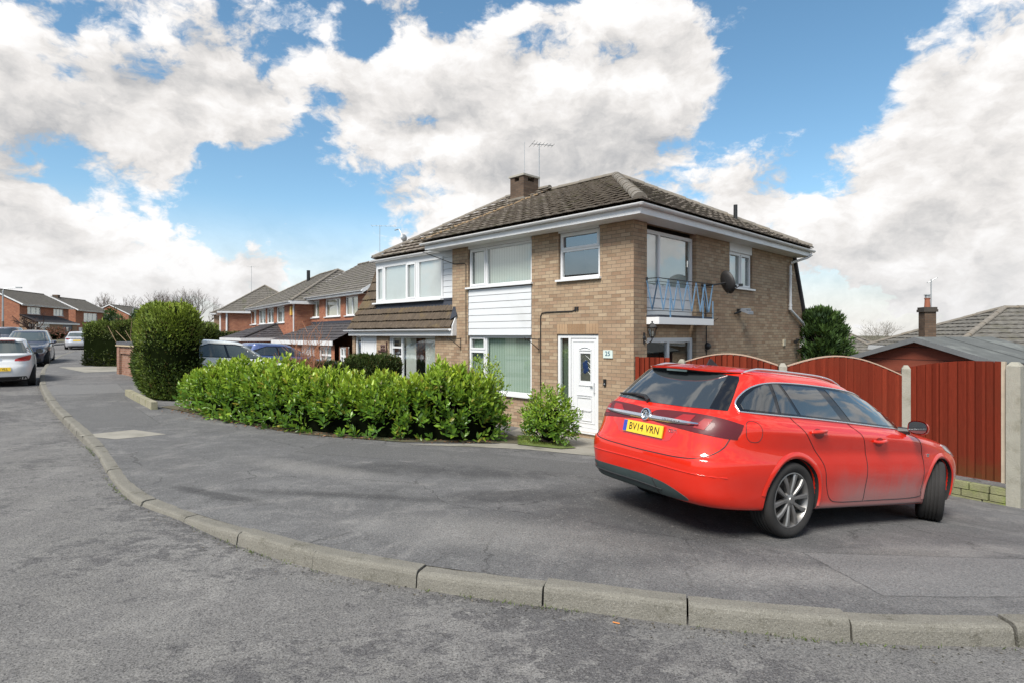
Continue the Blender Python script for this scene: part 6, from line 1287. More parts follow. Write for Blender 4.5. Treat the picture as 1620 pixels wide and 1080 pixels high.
class Car:
    def __init__(s, name, label, mat, contours, paint_, wb, track, r, tw=.225, arch=.375, group=None, floor=.2):
        s.t = thing(name, label, 'car', mat=mat, group=group); s.paint = paint_; s.wb, s.tr, s.r, s.tw = wb, track, r, tw
        ct = catmull(contours, 4); rows = []
        for c in ct:
            h = sring(c); m = h[1:-1][::-1].copy(); m[:, 1] *= -1; rows.append(np.vstack([h, m]))
        mb = ML(); mb.grid(rows, True)
        for q, fl in ((rows[0], 1), (rows[-1], 0)): mb.quad(*[Vector(p) for p in (q[::-1] if fl else q)])
        me_o = mb.build('body', [paint_, M_UNDER], s.t, smooth=True, merge=True); s.body = me_o
        s.bvh = BVHTree.FromPolygons([v.co for v in me_o.data.vertices], [p.vertices for p in me_o.data.polygons])
        cuts = []
        for x in (0, wb):
            for sg in (-1, 1):
                c = ML(); c.lathe([(0, -.22), (arch, -.22), (arch, .4), (0, .4)], (x, sg*(track+.0), r+.0), (0, sg, 0), 48)
                oc = c.build('cut', M_UNDER, None, merge=True); ROOTS.remove(oc); oc.matrix_world = mat; cuts.append(oc)
        bpy.context.view_layer.update()
        for oc in cuts:
            md = me_o.modifiers.new('arch', 'BOOLEAN'); md.object = oc; md.operation = 'DIFFERENCE'; md.solver = 'EXACT'; md.material_mode = 'TRANSFER'
        dg = bpy.context.evaluated_depsgraph_get(); new = bpy.data.meshes.new_from_object(me_o.evaluated_get(dg)); me_o.modifiers.clear(); old = me_o.data; me_o.data = new; new.name = 'body'
        for oc in cuts: bpy.data.objects.remove(oc)
        new.set_sharp_from_angle(angle=R(42))
    def hit(s, p, d, off=0.):
        d = Vector(d).normalized(); p = Vector(p); l, n, i, _ = s.bvh.ray_cast(p-d*4, d)
        if l is None: l, n, i, _ = s.bvh.find_nearest(p)
        if n.dot(d) > 0: n = -n
        return l+n*off, n
    def fn(s, view):
        """sight helpers: side(+1 left, -1 right), rear, front, top, or an oblique corner view"""
        if view == 'R': return (lambda p, q: (p, -1.2, q)), (0, 1, 0)
        if view == 'L': return (lambda p, q: (p, 1.2, q)), (0, -1, 0)
        if view == 'B': return (lambda p, q: (-1.6, p, q)), (1, 0, 0)
        if view == 'F': return (lambda p, q: (s.wb+1.4, p, q)), (-1, 0, 0)
        if view == 'T': return (lambda p, q: (p, q, 2.)), (0, 0, -1)
        o, e, d = view; return (lambda p, q: (o[0]+e[0]*p, o[1]+e[1]*p, q)), d
    def patch(s, name, outline, view, mat, off=.004, parent=None, step=.05, smooth_=True):
        f, d = s.fn(view); ring = []
        for i in range(len(outline)):
            a, b = Vector(outline[i]), Vector(outline[(i+1) % len(outline)]); k = max(1, int((b-a).length/(step*.6))); ring += [a.lerp(b, j/k) for j in range(k)]
        xs = [p.x for p in ring]; ys = [p.y for p in ring]; pts = list(ring)+[Vector((x, y+.007*(i % 2))) for i, x in enumerate(np.arange(min(xs)+step*.4, max(xs), step)) for y in np.arange(min(ys)+step*.4, max(ys), step)]
        vo, eo, fo, *_ = delaunay_2d_cdt(pts, [(i, (i+1) % len(ring)) for i in range(len(ring))], [], 1, 1e-5)
        mb = ML(); N_ = []
        for p in vo: l, n = s.hit(f(p.x, p.y), d, off); mb.v.append(l); N_.append(n)
        for t in fo: mb.f.append(tuple(t)); mb.mi.append(0)
        for i in range(len(ring)):
            A = s.hit(f(*ring[i]), d, off); B = s.hit(f(*ring[(i+1) % len(ring)]), d, off); mb.quad(A[0], B[0], B[0]-B[1]*(off+.003), A[0]-A[1]*(off+.003))
        return mb.build(name, mat, parent or s.t, smooth=smooth_, sharp=40, merge=True)
    def line(s, mb, pts_, view, r=.004, off=.0, n=10, seg=6, closed=False):
        f, d = s.fn(view); P_ = catmull(pts_+([pts_[0]] if closed else []), n); mb.tube([s.hit(f(*p), d, off)[0] for p in P_], r, seg)
    def wheels(s, spokes=10, steer=0., rimr=.245, mat=None, twist=0.):
        for x in (0, s.wb):
            for sg in (-1, 1):
                c = Vector((x, sg*s.tr, s.r)); a = Vector((0, sg, 0)); st = steer if x else 0.; rot = Matrix.Rotation(st, 3, 'Z'); a = rot @ a; hw = s.tw/2; r = s.r
                mb = ML(); pr = [(rimr+.004, -hw*.9), (r*.90, -hw), (r*.975, -hw*.86), (r, -hw*.66)]
                for g in (-.42, -.14, .14, .42): pr += [(r, hw*(g-.06)), (r-.009, hw*(g-.05)), (r-.009, hw*(g+.05)), (r, hw*(g+.06))]
                pr += [(r, hw*.66), (r*.975, hw*.86), (r*.93, hw*.97), (r*.86, hw*1.0), (rimr+.012, hw*.88), (rimr+.002, hw*.80)]
                mb.lathe(pr, c, a, 56); ty = mb.build('wheel', M_TYRE, s.t, smooth=True, sharp=35)
                mb = ML(); mb.lathe([(rimr+.004, hw*.84), (rimr-.006, hw*.86), (rimr-.018, hw*.70), (rimr-.03, hw*.2), (rimr-.03, -hw*.8)], c, a, 48)
                u = a.orthogonal().normalized(); w = a.cross(u)
                for k in range(spokes):
                    th = 2*math.pi*(k+(.17 if k % 2 else -.17)*twist)/spokes; e = u*math.cos(th)+w*math.sin(th); g = a.cross(e); th2 = 2*math.pi*(k//2*2+.5)/spokes
                    e0 = (u*math.cos(th2)+w*math.sin(th2))*twist+e*(1-twist); e0.normalize(); g0 = a.cross(e0)
                    rows = []
                    for t, wd, dp in ((.12, .018, .62), (.35, .015, .70), (.7, .019, .76), (1.0, .027, .74)):
                        cc = c+(e0*(1-t)+e*t).normalized()*(rimr-.012)*t+a*hw*dp; gg = (g0*(1-t)+g*t); rows.append([cc-gg*wd, cc-gg*wd*.6+a*.012, cc+gg*wd*.6+a*.012, cc+gg*wd, cc+gg*wd*.8-a*.03, cc-gg*wd*.8-a*.03])
                    mb.grid(rows, True)
                mb.lathe([(0, hw*.86), (.03, hw*.86), (.034, hw*.80), (.07, hw*.70), (.075, hw*.55)], c, a, 24)
                mb.build('rim', mat or M_RIM, ty, smooth=True, sharp=30)
                mb = ML(); mb.lathe([(0, hw*.18), (rimr-.035, hw*.18), (rimr-.035, hw*.1)], c, a, 32)
                for k in range(5):
                    e = u*math.cos(k*1.2566)+w*math.sin(k*1.2566); mb.lathe([(.011, hw*.60), (.011, hw*.74), (0, hw*.75)], c+e*.052, a, 8)
                mb.build('brake_disc', M_DISC, ty)
    def plate(s, txt, z, x, front=False, w=.52, h=.112, tilt=.1, blue=True, y0=0.):
        sg = 1 if front else -1; ey = Vector((0, -1 if not front else 1, 0)); ez = Vector((tilt*-sg, 0, 1)).normalized(); n = ey.cross(ez)
        c = Vector((x, y0, z)); mb = ML(); mb.box(c, ey*w/2, n*.006, ez*h/2); p = mb.build('number_plate', M_PLATE if not front else M_UPVC, s.t)
        mb = ML(); add_text(mb, txt, .098, c+n*.008+ey*(.022 if blue else 0), ey, ez, 1.04, .001, sx=.90); mb.build('registration', M_PLTXT, p)
        if blue: mb = ML(); mb.box(c+ey*(-w/2+.026)+n*.002, ey*.024, n*.006, ez*(h/2-.003)); mb.lathe([(.008, .007), (.012, .007), (.012, .0085), (.008, .0085)], c+ey*(-w/2+.026)+ez*.022, n, 12); mb.build('plate_band', M_PLBLUE, p)
        return p
    def mirror(s, x, y, z, sg, mat=None):
        c = Vector((x, sg*y, z)); mb = ML(); rows = []
        for t in np.linspace(0, 1, 9):
            k = math.sin(math.pi*(.06+.94*(1-t)*.5+.0))if False else (1-t**2.2)**.5; q = c+Vector((.02+.15*t, sg*(-.01*t), 0)); rows.append([q+Vector((0, sg*math.copysign(abs(math.cos(w))**.75, math.cos(w))*.098*max(k, .05), math.copysign(abs(math.sin(w))**.75, math.sin(w))*.072*max(k, .05)-.01*t)) for w in np.linspace(0, 2*math.pi, 20, endpoint=False)])
        mb.grid(rows, True); m_ = mb.build('mirror', mat or s.paint, s.t, smooth=True)
        mb = ML(); mb.quad(*[c+Vector((.018, sg*math.copysign(abs(math.cos(w))**.75, math.cos(w))*.088, math.copysign(abs(math.sin(w))**.75, math.sin(w))*.062)) for w in np.linspace(0, 2*math.pi, 20, endpoint=False)]); mb.build('mirror_glass', M_CGLASS, m_)
        mb = ML(); mb.tube([c+Vector((.06, -sg*.09, -.05)), c+Vector((.03, -sg*.19, -.06))], [.035, .045], 8); mb.build('mirror_arm', M_TRIM, m_)
def mat_at(x, y, z, hd, pitch=0., roll=0.):
    h, p = R(hd), R(pitch); X = Vector((math.sin(h)*math.cos(p), math.cos(h)*math.cos(p), math.sin(p))); Y0 = Vector((-math.cos(h), math.sin(h), 0)); Zv = X.cross(Y0); Y = Y0*math.cos(roll)+Zv*math.sin(roll); Zv = X.cross(Y)
    M = Matrix.Identity(4)
    for i, a in enumerate((X, Y, Zv)): M[0][i], M[1][i], M[2][i] = a
    M[0][3], M[1][3], M[2][3] = x, y, z; return M

# ---- the red estate
M_REDP = paint('red_car_paint', (.66, .019, .005), .42, True)
CT = [(-.72,.255,3.45,.20,.76,6,4.6),(-.93,.26,3.60,.20,.875,6.5,4.4),(-1.01,.33,3.68,.28,.90,7,4.3),(-1.045,.45,3.73,.42,.914,7,4.2),(-1.06,.57,3.74,.55,.928,7,4.1),(-1.055,.655,3.72,.64,.925,7,4.1),(-1.03,.69,3.69,.70,.92,6.6,4.0),
 (-1.01,.78,3.62,.765,.910,6.2,3.9),(-.99,.88,3.48,.83,.919,5.8,3.7),(-.96,.965,3.12,.900,.922,5.4,3.7),(-.92,1.03,2.66,.960,.884,5.2,3.9),(-.895,1.06,2.42,.988,.860,5.0,4.0),(-.80,1.16,2.14,1.115,.815,4.8,4.2),(-.66,1.30,1.76,1.265,.755,4.6,4.2),
 (-.54,1.405,1.38,1.390,.688,4.6,4.2),(-.49,1.44,1.20,1.435,.645,4.4,4.0),(-.42,1.467,1.04,1.467,.575,4,3.8),(-.28,1.487,.84,1.487,.43,3.5,3.4),(.05,1.499,.55,1.499,.2,3,3),(.2,1.501,.40,1.501,.03,2.5,2.5)]
MR_ = mat_at(2.024, 6.027, -1.807, 59.34, -6.15, .008)
rc = Car('red_estate_car', 'dusty red estate car parked on the forecourt with front wheels turned', MR_, CT, M_REDP, 2.737, .79, .338, .245, .378)
rc.wheels(10, R(27), .245, twist=.35)
DLO = [(-.62,1.088),(-.2,1.080),(.3,1.070),(.9,1.050),(1.6,1.022),(2.22,.992),(2.32,.992),(2.18,1.075),(1.95,1.180),(1.66,1.272),(1.32,1.338),(.95,1.368),(.5,1.380),(.05,1.376),(-.22,1.356),(-.40,1.310),(-.53,1.238),(-.62,1.155)]
def cm(P, n=6):
    q = catmull(P+[P[0]], n); return [tuple(p) for p in q[:-1]]
for sd in ('R', 'L'):
    tr_ = rc.patch('window_trim', DLO, sd, M_GLOSSB, .003)
    PN = {'quarter': [(-.575,1.112),(-.20,1.105),(-.20,1.352),(-.26,1.338),(-.38,1.295),(-.50,1.222),(-.575,1.155)], 'fixed': [(-.155,1.104),(.075,1.099),(-.07,1.356),(-.155,1.355)],
          'rear': [(.125,1.097),(.77,1.078),(.52,1.360),(.1,1.356),(-.03,1.355)], 'front': [(.93,1.072),(1.6,1.046),(2.12,1.022),(1.95,1.135),(1.64,1.240),(1.30,1.308),(.95,1.340),(.66,1.355)]}
    for k, o in PN.items(): rc.patch('side_window', o, sd, M_CGLASS, .006, tr_, .06)
    mb = ML(); rc.line(mb, DLO+[DLO[0]], sd, .0085, .004, 4); mb.build('chrome_surround', M_CHROME, tr_, smooth=True)
    mb = ML()
    rc.line(mb, [(-.04,1.07),(.06,.98),(.22,.83),(.40,.66),(.47,.48),(.56,.34),(.72,.30),(1.14,.295)], sd); rc.line(mb, [(.86,1.05),(1.01,.95),(1.10,.80),(1.14,.62),(1.14,.295)], sd); rc.line(mb, [(2.12,.985),(2.20,.88),(2.25,.74),(2.28,.55),(2.26,.38),(2.18,.30),(1.16,.295)], sd)
    if sd == 'R': rc.line(mb, [(-.55+.085*math.copysign(abs(math.cos(w))**.8, math.cos(w)), .93+.088*math.copysign(abs(math.sin(w))**.8, math.sin(w))) for w in np.linspace(0, 2*math.pi, 14, endpoint=False)], sd, closed=True, r=.003)
    rc.line(mb, [(.38,.245),(1.2,.24),(2.32,.235)], sd, .004)
    mb.build('door_seams', M_TRIM, rc.t)
    for x_, z_ in ((.30, .955), (1.34, .895)):
        f, d = rc.fn(sd); mb = ML(); P_ = [rc.hit(f(x_+t, z_+.006*math.sin(t*20)), d, o_)[0] for t, o_ in ((-.125, .004), (-.10, .030), (-.03, .038), (.05, .036), (.09, .022), (.11, .002))]; mb.tube(P_, [.013, .017, .019, .018, .015, .010], 10)
        rows = []
        for rr_ in (0, .5, 1.): rows.append([rc.hit(f(x_-.005+math.cos(w)*.075*rr_, z_-.012+math.sin(w)*.045*rr_), d, .0035)[0] for w in np.linspace(0, 6.283, 16, endpoint=False)])
        mb.build('door_handle', M_REDP, rc.t, smooth=True); mb = ML(); mb.grid(rows, True); mb.build('handle_shade', plain('recess_shade_red', (.22, .010, .008), .4) if 'recess_shade_red' not in bpy.data.materials else bpy.data.materials['recess_shade_red'], rc.t)  # flat disc on the door skin; recess shade put into its darker red
    sg = -1 if sd == 'R' else 1
    rc.mirror(1.92, .985, 1.055, sg)
    # flared arch lips
    for xw in (0, 2.737):
        f, d = rc.fn(sd); mb = ML(); rows = []
        for w in np.linspace(-.25, math.pi+.25, 40):
            a = rc.hit(f(xw+math.cos(w)*.384, .338+math.sin(w)*.384), d, .002)[0]; b_ = rc.hit(f(xw+math.cos(w)*.435, .338+math.sin(w)*.435), d, .0015)[0]; a.y += sg*.006; m_ = (a*.6+b_*.4); m_.y += sg*.007
            i_ = a.copy(); i_.y -= sg*.06; i_.x = xw+math.cos(w)*.376; i_.z = .338+math.sin(w)*.376; rows.append([i_, a, m_, b_])
        if xw == 0 or True: mb.grid([r for r in rows if r[1].z > (.25 if r[1].x > xw and xw == 0 or xw else .36)]); mb.build('wheel_arch', M_REDP, rc.t, smooth=True)
    # lamps, seen round the corners
    cr = ((-.93, sg*.78), (.62, sg*-.785) if False else (.62, sg*.785*1.0), None)
    e = Vector((.70, sg*.714*1.)); dv = (.714, -sg*.70, 0)
    view = ((-.97, sg*.73), (-.70 if False else e.x*1., e.y*1.), dv)
    L1 = [(-.50,.935),(-.46,1.0),(-.36,1.025),(-.1,1.035),(.10,1.020),(.27,.985),(.29,.968),(.25,.875),(.22,.855),(-.05,.872),(-.2,.885),(-.38,.90),(-.47,.915)]
    lm = rc.patch('tail_lamp', cm(L1, 3), view, M_LAMPD, .006)
    rc.patch('lamp_strip', [(-.30,.945),(-.20,1.012),(-.10,1.016),(-.17,.93)], view, M_LAMP, .0085, lm); rc.patch('lamp_strip', [(-.12,.915),(-.03,1.0),(.04,1.0),(-.03,.905)], view, M_LAMP, .0085, lm)
    H1_ = [(-.36,.72),(-.30,.78),(-.05,.82),(.22,.845),(.36,.86),(.33,.80),(.10,.74),(-.15,.70)]
    rc.patch('head_lamp', cm(H1_, 3), ((3.25, sg*.72), (-.72, sg*.69), (-.69, -sg*.72, 0)), M_CLEAR, .005)
# rear end
RG = [(-.70,1.085),(-.35,1.075),(0,1.073),(.35,1.075),(.70,1.085),(.655,1.22),(.60,1.36),(.575,1.395),(.3,1.405),(0,1.408),(-.3,1.405),(-.575,1.395),(-.60,1.36),(-.655,1.22)]
rgl = rc.patch('tailgate_glass', RG, 'B', M_CGLASS, .005); mb = ML()
for g_s in (1, -1): rc.patch('glass_border', [(g_s*y, z) for y, z in ((.70,1.087),(.655,1.22),(.60,1.36),(.575,1.395),(.50,1.398),(.545,1.25),(.585,1.087))], 'B', M_GLOSSB, .0065, rgl)
mb = ML(); f, d = rc.fn('B'); mb.tube([rc.hit(f(y, z), d, o)[0] for y, z, o in ((.08, 1.075, .02), (.14, 1.10, .035), (.30, 1.115, .03), (.58, 1.105, .02))], [.022, .02, .013, .008], 8); mb.build('rear_wiper', M_TRIM, rc.t, smooth=True)
mb = ML(); rows = []
for y in np.linspace(-.62, .62, 25):
    k = abs(y)/.62; zt = 1.452-.030*k**2; xb = -.645+.075*k**2; pk = 1-k**5; a = rc.hit((-.34+.04*k**2, y, 2), (0, 0, -1), .004)[0]; rows.append([a]+[a.lerp(q_, pk) for q_ in (Vector((-.50+.05*k**2, y, zt+.012)), Vector((xb, y, zt-.010)), Vector((xb+.006, y, zt-.028)), Vector((-.56+.05*k**2, y, zt-.05)), Vector((-.48, y, zt-.05)))])
mb.grid([r[:4] for r in rows]); sp = mb.build('roof_spoiler', M_REDP, rc.t, smooth=True, sharp=50)
mb = ML(); mb.grid([r[3:] for r in rows]); mb.quad(*[Vector(p) for p in rows[0]]); mb.quad(*[Vector(p) for p in rows[-1]]); mb.build('spoiler_underside', M_TRIM, sp)
mb = ML(); mb.box((-.632, 0, 1.408), (.004, 0, 0), (0, .13, 0), (0, 0, .009)); mb.build('brake_light', gloss('dark_brake_light', (.06, .09, .09), .1), sp)
mb = ML(); TG = [(.80,.86),(.77,.75),(.68,.675),(.48,.648),(.2,.640),(0,.638),(-.2,.640),(-.48,.648),(-.68,.675),(-.77,.75),(-.80,.86)]; rc.line(mb, TG, 'B', .005)
rc.line(mb, [(.70,1.03),(.74,.99)], 'B', .004); mb.build('tailgate_seam', M_TRIM, rc.t)
# number plate recess, plate, bar, badge
rc.patch('plate_recess', cm([(-.42,.90),(-.36,.80),(-.30,.755),(0,.75),(.30,.755),(.36,.80),(.42,.90)], 3), 'B', plain('recess_paint', (.50, .020, .012), .3, coat=1.), .002)
rc.plate('BV14 VRN', .828, -1.018, tilt=.13)
mb = ML(); rows = []
for y in np.linspace(-.60, .60, 31):
    k = abs(y)/.60; hh = .024*(1-.55*k**3); l, n = rc.hit((-1.6, y, .940+.010*k*k), (1, 0, 0), 0.); rows.append([l+Vector((.01, 0, -hh)), l+Vector((-.024, 0, -hh*.8)), l+Vector((-.034, 0, 0)), l+Vector((-.020, 0, hh)), l+Vector((.01, 0, hh))])
mb.grid(rows); mb.quad(*rows[0]); mb.quad(*rows[-1]); bar = mb.build('chrome_bar', M_CHROME, rc.t, smooth=True, sharp=40)
l, n = rc.hit((-1.6, -.33, .943), (1, 0, 0)); mb = ML(); add_text(mb, 'INSIGNIA', .026, l+Vector((-.0345, 0, .004)), (.07, -1, 0), (.25, 0, 1), 1.7, .001, sx=1.15); mb.build('bar_lettering', M_TRIM, bar)
l, n = rc.hit((-1.6, 0, .965), (1, 0, 0)); bc = l+Vector((-.030, 0, 0)); ax = Vector((-1, 0, .16)).normalized(); mb = ML(); mb.lathe([(.058, -.02), (.060, .004), (.056, .012), (.050, .012), (.047, .004), (.047, -.01)], bc, ax, 36)
by_ = Vector((0, -1, 0)); bz = by_.cross(ax)*-1; bz = Vector((.16, 0, 1)).normalized()
def sq(pts_, w): mb.tube([bc+ax*.008+by_*p[0]+bz*p[1] for p in pts_], w, 6)
sq([(-.034,-.012),(-.020,.004),(-.012,.022),(.004,.028),(.014,.020),(.004,.012),(.008,-.004),(.0,-.022),(-.008,-.034)], [.003,.006,.008,.009,.006,.008,.009,.007,.003]); sq([(.004,.010),(.020,.012),(.034,.022)], [.006,.006,.003]); sq([(.004,-.002),(.022,-.004),(.036,.004)], [.006,.006,.003]); sq([(-.012,.02),(-.026,.024),(-.036,.016)], [.006,.005,.003])
em = mb.build('badge', M_CHROME, rc.t, smooth=True, sharp=40); mb = ML(); mb.lathe([(0, .002), (.048, .002)], bc, ax, 24); mb.build('badge_field', M_GLOSSB, em)
l, n = rc.hit((-1.6, -.36, .855), (1, 0, 0)); mb = ML(); add_text(mb, 'CDTi', .042, l+Vector((-.004, 0, 0)), (.08, -1, 0), (.05, 0, 1), 1.05, .003); mb.build('lettering', M_CHROME, rc.t)
df = rc.patch('rear_valance', cm([(.84,.31),(.83,.40),(.55,.415),(0,.42),(-.2,.41),(-.36,.39),(-.52,.34),(-.57,.29),(-.3,.272),(.3,.272),(.76,.28)], 4), 'B', M_DIFF, .004)
mb = ML(); rc.line(mb, [(.82,.345),(.4,.335),(0,.335),(-.3,.325)], 'B', .010, .002); rc.line(mb, [(-.20,.41),(-.23,.34),(-.24,.275)], 'B', .008, .002); mb.build('valance_ridge', M_TRIM, df)
mb = ML(); f, d = rc.fn('B'); mb.tube([rc.hit(f(y, .545-.012*abs(y)), d, .001)[0] for y in np.linspace(-.84, .84, 30)], .006, 6); mb.build('bumper_crease', M_REDP, rc.t, smooth=True)
mb = ML(); mb.box((1.37, 0, .22), (1.0, 0, 0), (0, .72, 0), (0, 0, .03)); mb.box((0, 0, .33), (.05, 0, 0), (0, .66, 0), (0, 0, .05)); mb.tube([(-.93, -.36, .30), (-.5, -.36, .30)], .035, 10); mb.build('underbody', M_UNDER, rc.t)
# roof
for sg in (-1, 1):
    mb = ML(); xs = np.linspace(-.40, 1.22, 26); P_ = []
    for i, x in enumerate(xs):
        yy = .585-.045*max(0, (x-.5)/.7)**2-.02*max(0, -x/.4); l, n = rc.hit((x, sg*yy, 2.), (0, 0, -1)); P_.append(l+Vector((0, 0, .002+.022*min(1, min(i, 25-i)/3))))
    mb.tube(P_, .010, 8); mb.build('roof_rail', M_ALU, rc.t, smooth=True)
l, n = rc.hit((-.18, 0, 2.), (0, 0, -1)); mb = ML(); rows = []
for t, h, w in ((0, .0, .022), (.03, .062, .012), (.055, .068, .010), (.12, .028, .014), (.17, .0, .010)): rows.append([l+Vector((t-.03, -w, 0)), l+Vector((t-.03, -w*.4, h)), l+Vector((t-.03, w*.4, h)), l+Vector((t-.03, w, 0))])
mb.grid(rows); mb.quad(*rows[0]); mb.build('roof_aerial', M_TRIM, rc.t)
rc.patch('windscreen', [(-.62,1.07),(0,1.05),(.62,1.07),(.54,1.37),(0,1.39),(-.54,1.37)], 'F', M_CGLASS, .005)
l, n = rc.hit((2.38, -1.2, .76), (0, 1, 0)); mb = ML(); mb.box(l+n*.004, (.028, 0, 0), n*.003, (0, 0, .008)); mb.box(l+n*.004+Vector((.0, 0, -.02)), (.022, 0, 0), n*.003, (0, 0, .006)); mb.build('side_badge', M_CHROME, rc.t)
rc.patch('grille', [(-.5,.55),(.5,.55),(.42,.70),(-.42,.70)], 'F', M_TRIM, .004)

# ---- the other cars
def gen_ct(ro, fo, wb, W, H, belt, base, top, rt, rb, hood=.92, fl=.2, deck=None):
    """ro/fo overhangs, base/top windscreen foot and head, rt/rb rear of roof and of belt line"""
    nose = wb+fo; b1 = belt-.05; b2 = belt-.12
    C = [(-ro+.25,fl,nose-.3,fl,W*.80,4,3.4),(-ro+.1,fl+.015,nose-.12,fl,W*.93,4.2,3.2),(-ro+.03,fl+.12,nose-.03,fl+.1,W*.97,4.2,3.0),(-ro,.46,nose,.42,W*.99,4.2,2.9),(-ro,.60,nose,.55,W,4.2,2.9),(-ro+.03,.70,nose-.03,.68,W,4.2,2.9),(-ro+.05,.78,nose-.12,.76,W*.995,4.2,2.9),(-ro+.08,.86,nose-.28,hood-.10,W*.985,4.2,3.0),
         (min(-ro+.12, rb),b1,base+.55,hood-.01,W*.965,4.2,3.2),(rb,belt,base,hood+.05,W*.93,4.2,3.8)]
    for t in (.3, .62, .88, .97): C.append((rb+(rt-rb)*t,belt+(H-.05-belt)*t,base+(top-base)*t,hood+.05+(H-.05-hood-.05)*t,W*(.93-.24*t),4.2,4.0))
    C += [(rt+.03,H-.035,top-.1,H-.035,W*.62,4,3.8),(rt+.15,H-.015,top-.3,H-.015,W*.46,3.6,3.4),(rt+.45,H-.002,top-.55,H-.002,W*.2,3,3),(rt+.55,H,top-.6,H,W*.04,2.5,2.5)]
    if deck:
        for i in (8,): C[i] = (-ro+.06, belt-.05, *C[i][2:])
    return C
def gen_car(name, label, mat, ct, pm, wb, r, W, H, belt, hood, base, top, rt, rb, ro, lamps=M_LAMPR, rear_plate=None, front_plate=None, glass=M_CGLASS, group=None):
    c = Car(name, label, mat, ct, pm, wb, W*.86, r, .205, r+.04, group); c.wheels(10, 0., r*.70)
    h2 = H-.12; k = .0
    for sd in ('R', 'L'):
        o = [(rb+.30,belt+.05),(base-.28,hood+.11),(top+.12,h2-.04),(top-.25,h2+.01),(rt+.45,h2+.01),(rt+.20,h2-.07),(rb+.22,belt+.14)]
        t_ = c.patch('window_trim', o, sd, M_GLOSSB, .003, step=.1); m_ = (base+rb)/2-.05
        c.patch('side_window', [(rb+.36,belt+.07),(m_-.05,belt+.06),(m_-.12,h2-.02),(rt+.45,h2-.02),(rt+.24,h2-.09)], sd, glass, .006, t_, .1); c.patch('side_window', [(m_+.02,belt+.06),(base-.40,hood+.13),(top+.10,h2-.08),(top-.25,h2-.02),(m_-.06,h2-.02)], sd, glass, .006, t_, .1)
        mb = ML(); c.line(mb, [(m_,belt),(m_+.04,.6),(m_,.30),(base-.1,.30),(base+.05,.6),(base-.1,hood)], sd, .004, n=6); mb.build('door_seams', M_TRIM, c.t); sg = -1 if sd == 'R' else 1
        c.mirror(base-.35, W+.08, belt+.03, sg)
        c.patch('tail_lamp', cm([(-.30,.80),(-.24,.88),(.0,.955),(.15,.965),(.18,.92),(.13,.82),(-.05,.79)] if lamps is M_LAMPR else [(-.22,.82),(-.1,.90),(.12,.92),(.15,.84),(-.05,.80)], 3), ((-ro+.06, sg*(W-.14)), (.62, sg*.785), (.785, -sg*.62, 0)), lamps, .006, step=.06)
        c.patch('head_lamp', cm([(-.20,.60),(-.22,.70),(-.05,.78),(.18,.80),(.20,.74),(.05,.62)], 3), ((wb+.62, sg*(W-.18)), (-.62, sg*.785), (-.785, -sg*.62, 0)), M_CLEAR, .006, step=.06)
    y1, y2 = W*.73, W*.60
    c.patch('rear_window', cm([(-y1,belt+.06),(y1,belt+.06),(y2,H-.13),(-y2,H-.13)], 1) if False else [(-y1,belt+.05),(y1,belt+.05),(y1*.97,belt+.16),(y2,H-.12),(-y2,H-.12),(-y1*.97,belt+.16)], 'B', glass, .005, step=.08)
    c.patch('windscreen', [(-W*.72,hood+.12),(W*.72,hood+.12),(W*.60,H-.11),(-W*.60,H-.11)], 'F', glass, .005, step=.08)
    c.patch('grille', [(-.42,.52),(.42,.52),(.50,.70),(-.50,.70)], 'F', M_TRIM, .004, step=.08); c.patch('front_valance', [(-.6,.26),(.6,.26),(.6,.40),(-.6,.40)], 'F', M_TRIM, .004, step=.08)
    c.patch('rear_valance', [(-.68,.215),(.68,.215),(.62,.33),(-.62,.33)], 'B', M_TRIM, .004, step=.08)
    mb = ML(); mb.box((wb/2, 0, .19), (wb/2+.3, 0, 0), (0, W*.75, 0), (0, 0, .03)); mb.build('underbody', M_UNDER, c.t)
    if rear_plate: l, n = c.hit((-1.6, 0, rear_plate[1]), (1, 0, 0)); c.plate(rear_plate[0], rear_plate[1], l.x-.012, blue=False)
    if front_plate: l, n = c.hit((wb+1.4, 0, .45), (-1, 0, 0)); c.plate(front_plate, .45, l.x+.012, front=True, blue=False)
    return c
def on_road(x, y): return Z(x, y)-.115
def slope(x, y, hd, road=True, wb=2.6):
    dx, dy = math.sin(R(hd))*wb, math.cos(R(hd))*wb; return math.degrees(math.atan((Z(x+dx, y+dy)-Z(x, y))/wb))
def park(x, y, hd, road=True): return mat_at(x, y, Z(x, y)-(.115 if road else -.005), hd, slope(x, y, hd))
def at_kerb(d, off):
    i = np.argmin(np.where(kc[:, 0] < -3, np.abs(kc[:, 1]-d), 9e9)); p, t, n = kf(np.array([s_[i]])); q = p[0]+n[0]*off; return q[0], q[1], math.degrees(math.atan2(t[0][0], t[0][1]))
x, y, hd = at_kerb(18.7, .95); ct = gen_ct(.66, .82, 2.51, .87, 1.49, .99, 1.98, 1.16, -.25, -.60)
wc = gen_car('white_hatchback', 'white hatchback with red tail lamp parked at the kerb on the far left edge', park(x, y, hd), ct, paint('white_car_paint', (.70, .71, .72)), 2.51, .315, .87, 1.49, .99, .92, 1.98, 1.16, -.25, -.60, .66, rear_plate=('BN14 VLL', .56), glass=M_CGLASS2)
l, n = wc.hit((-1.6, 0, .84), (1, 0, 0)); mb = ML(); mb.lathe([(.042, 0), (.052, .0), (.052, .012), (.042, .012)], l, (-1, 0, .2), 24); mb.tube([l+Vector((-.01, .03, -.01)), l+Vector((-.012, .0, .02)), l+Vector((-.01, -.03, .0))], .008, 6); mb.build('badge', M_CHROME, wc.t)
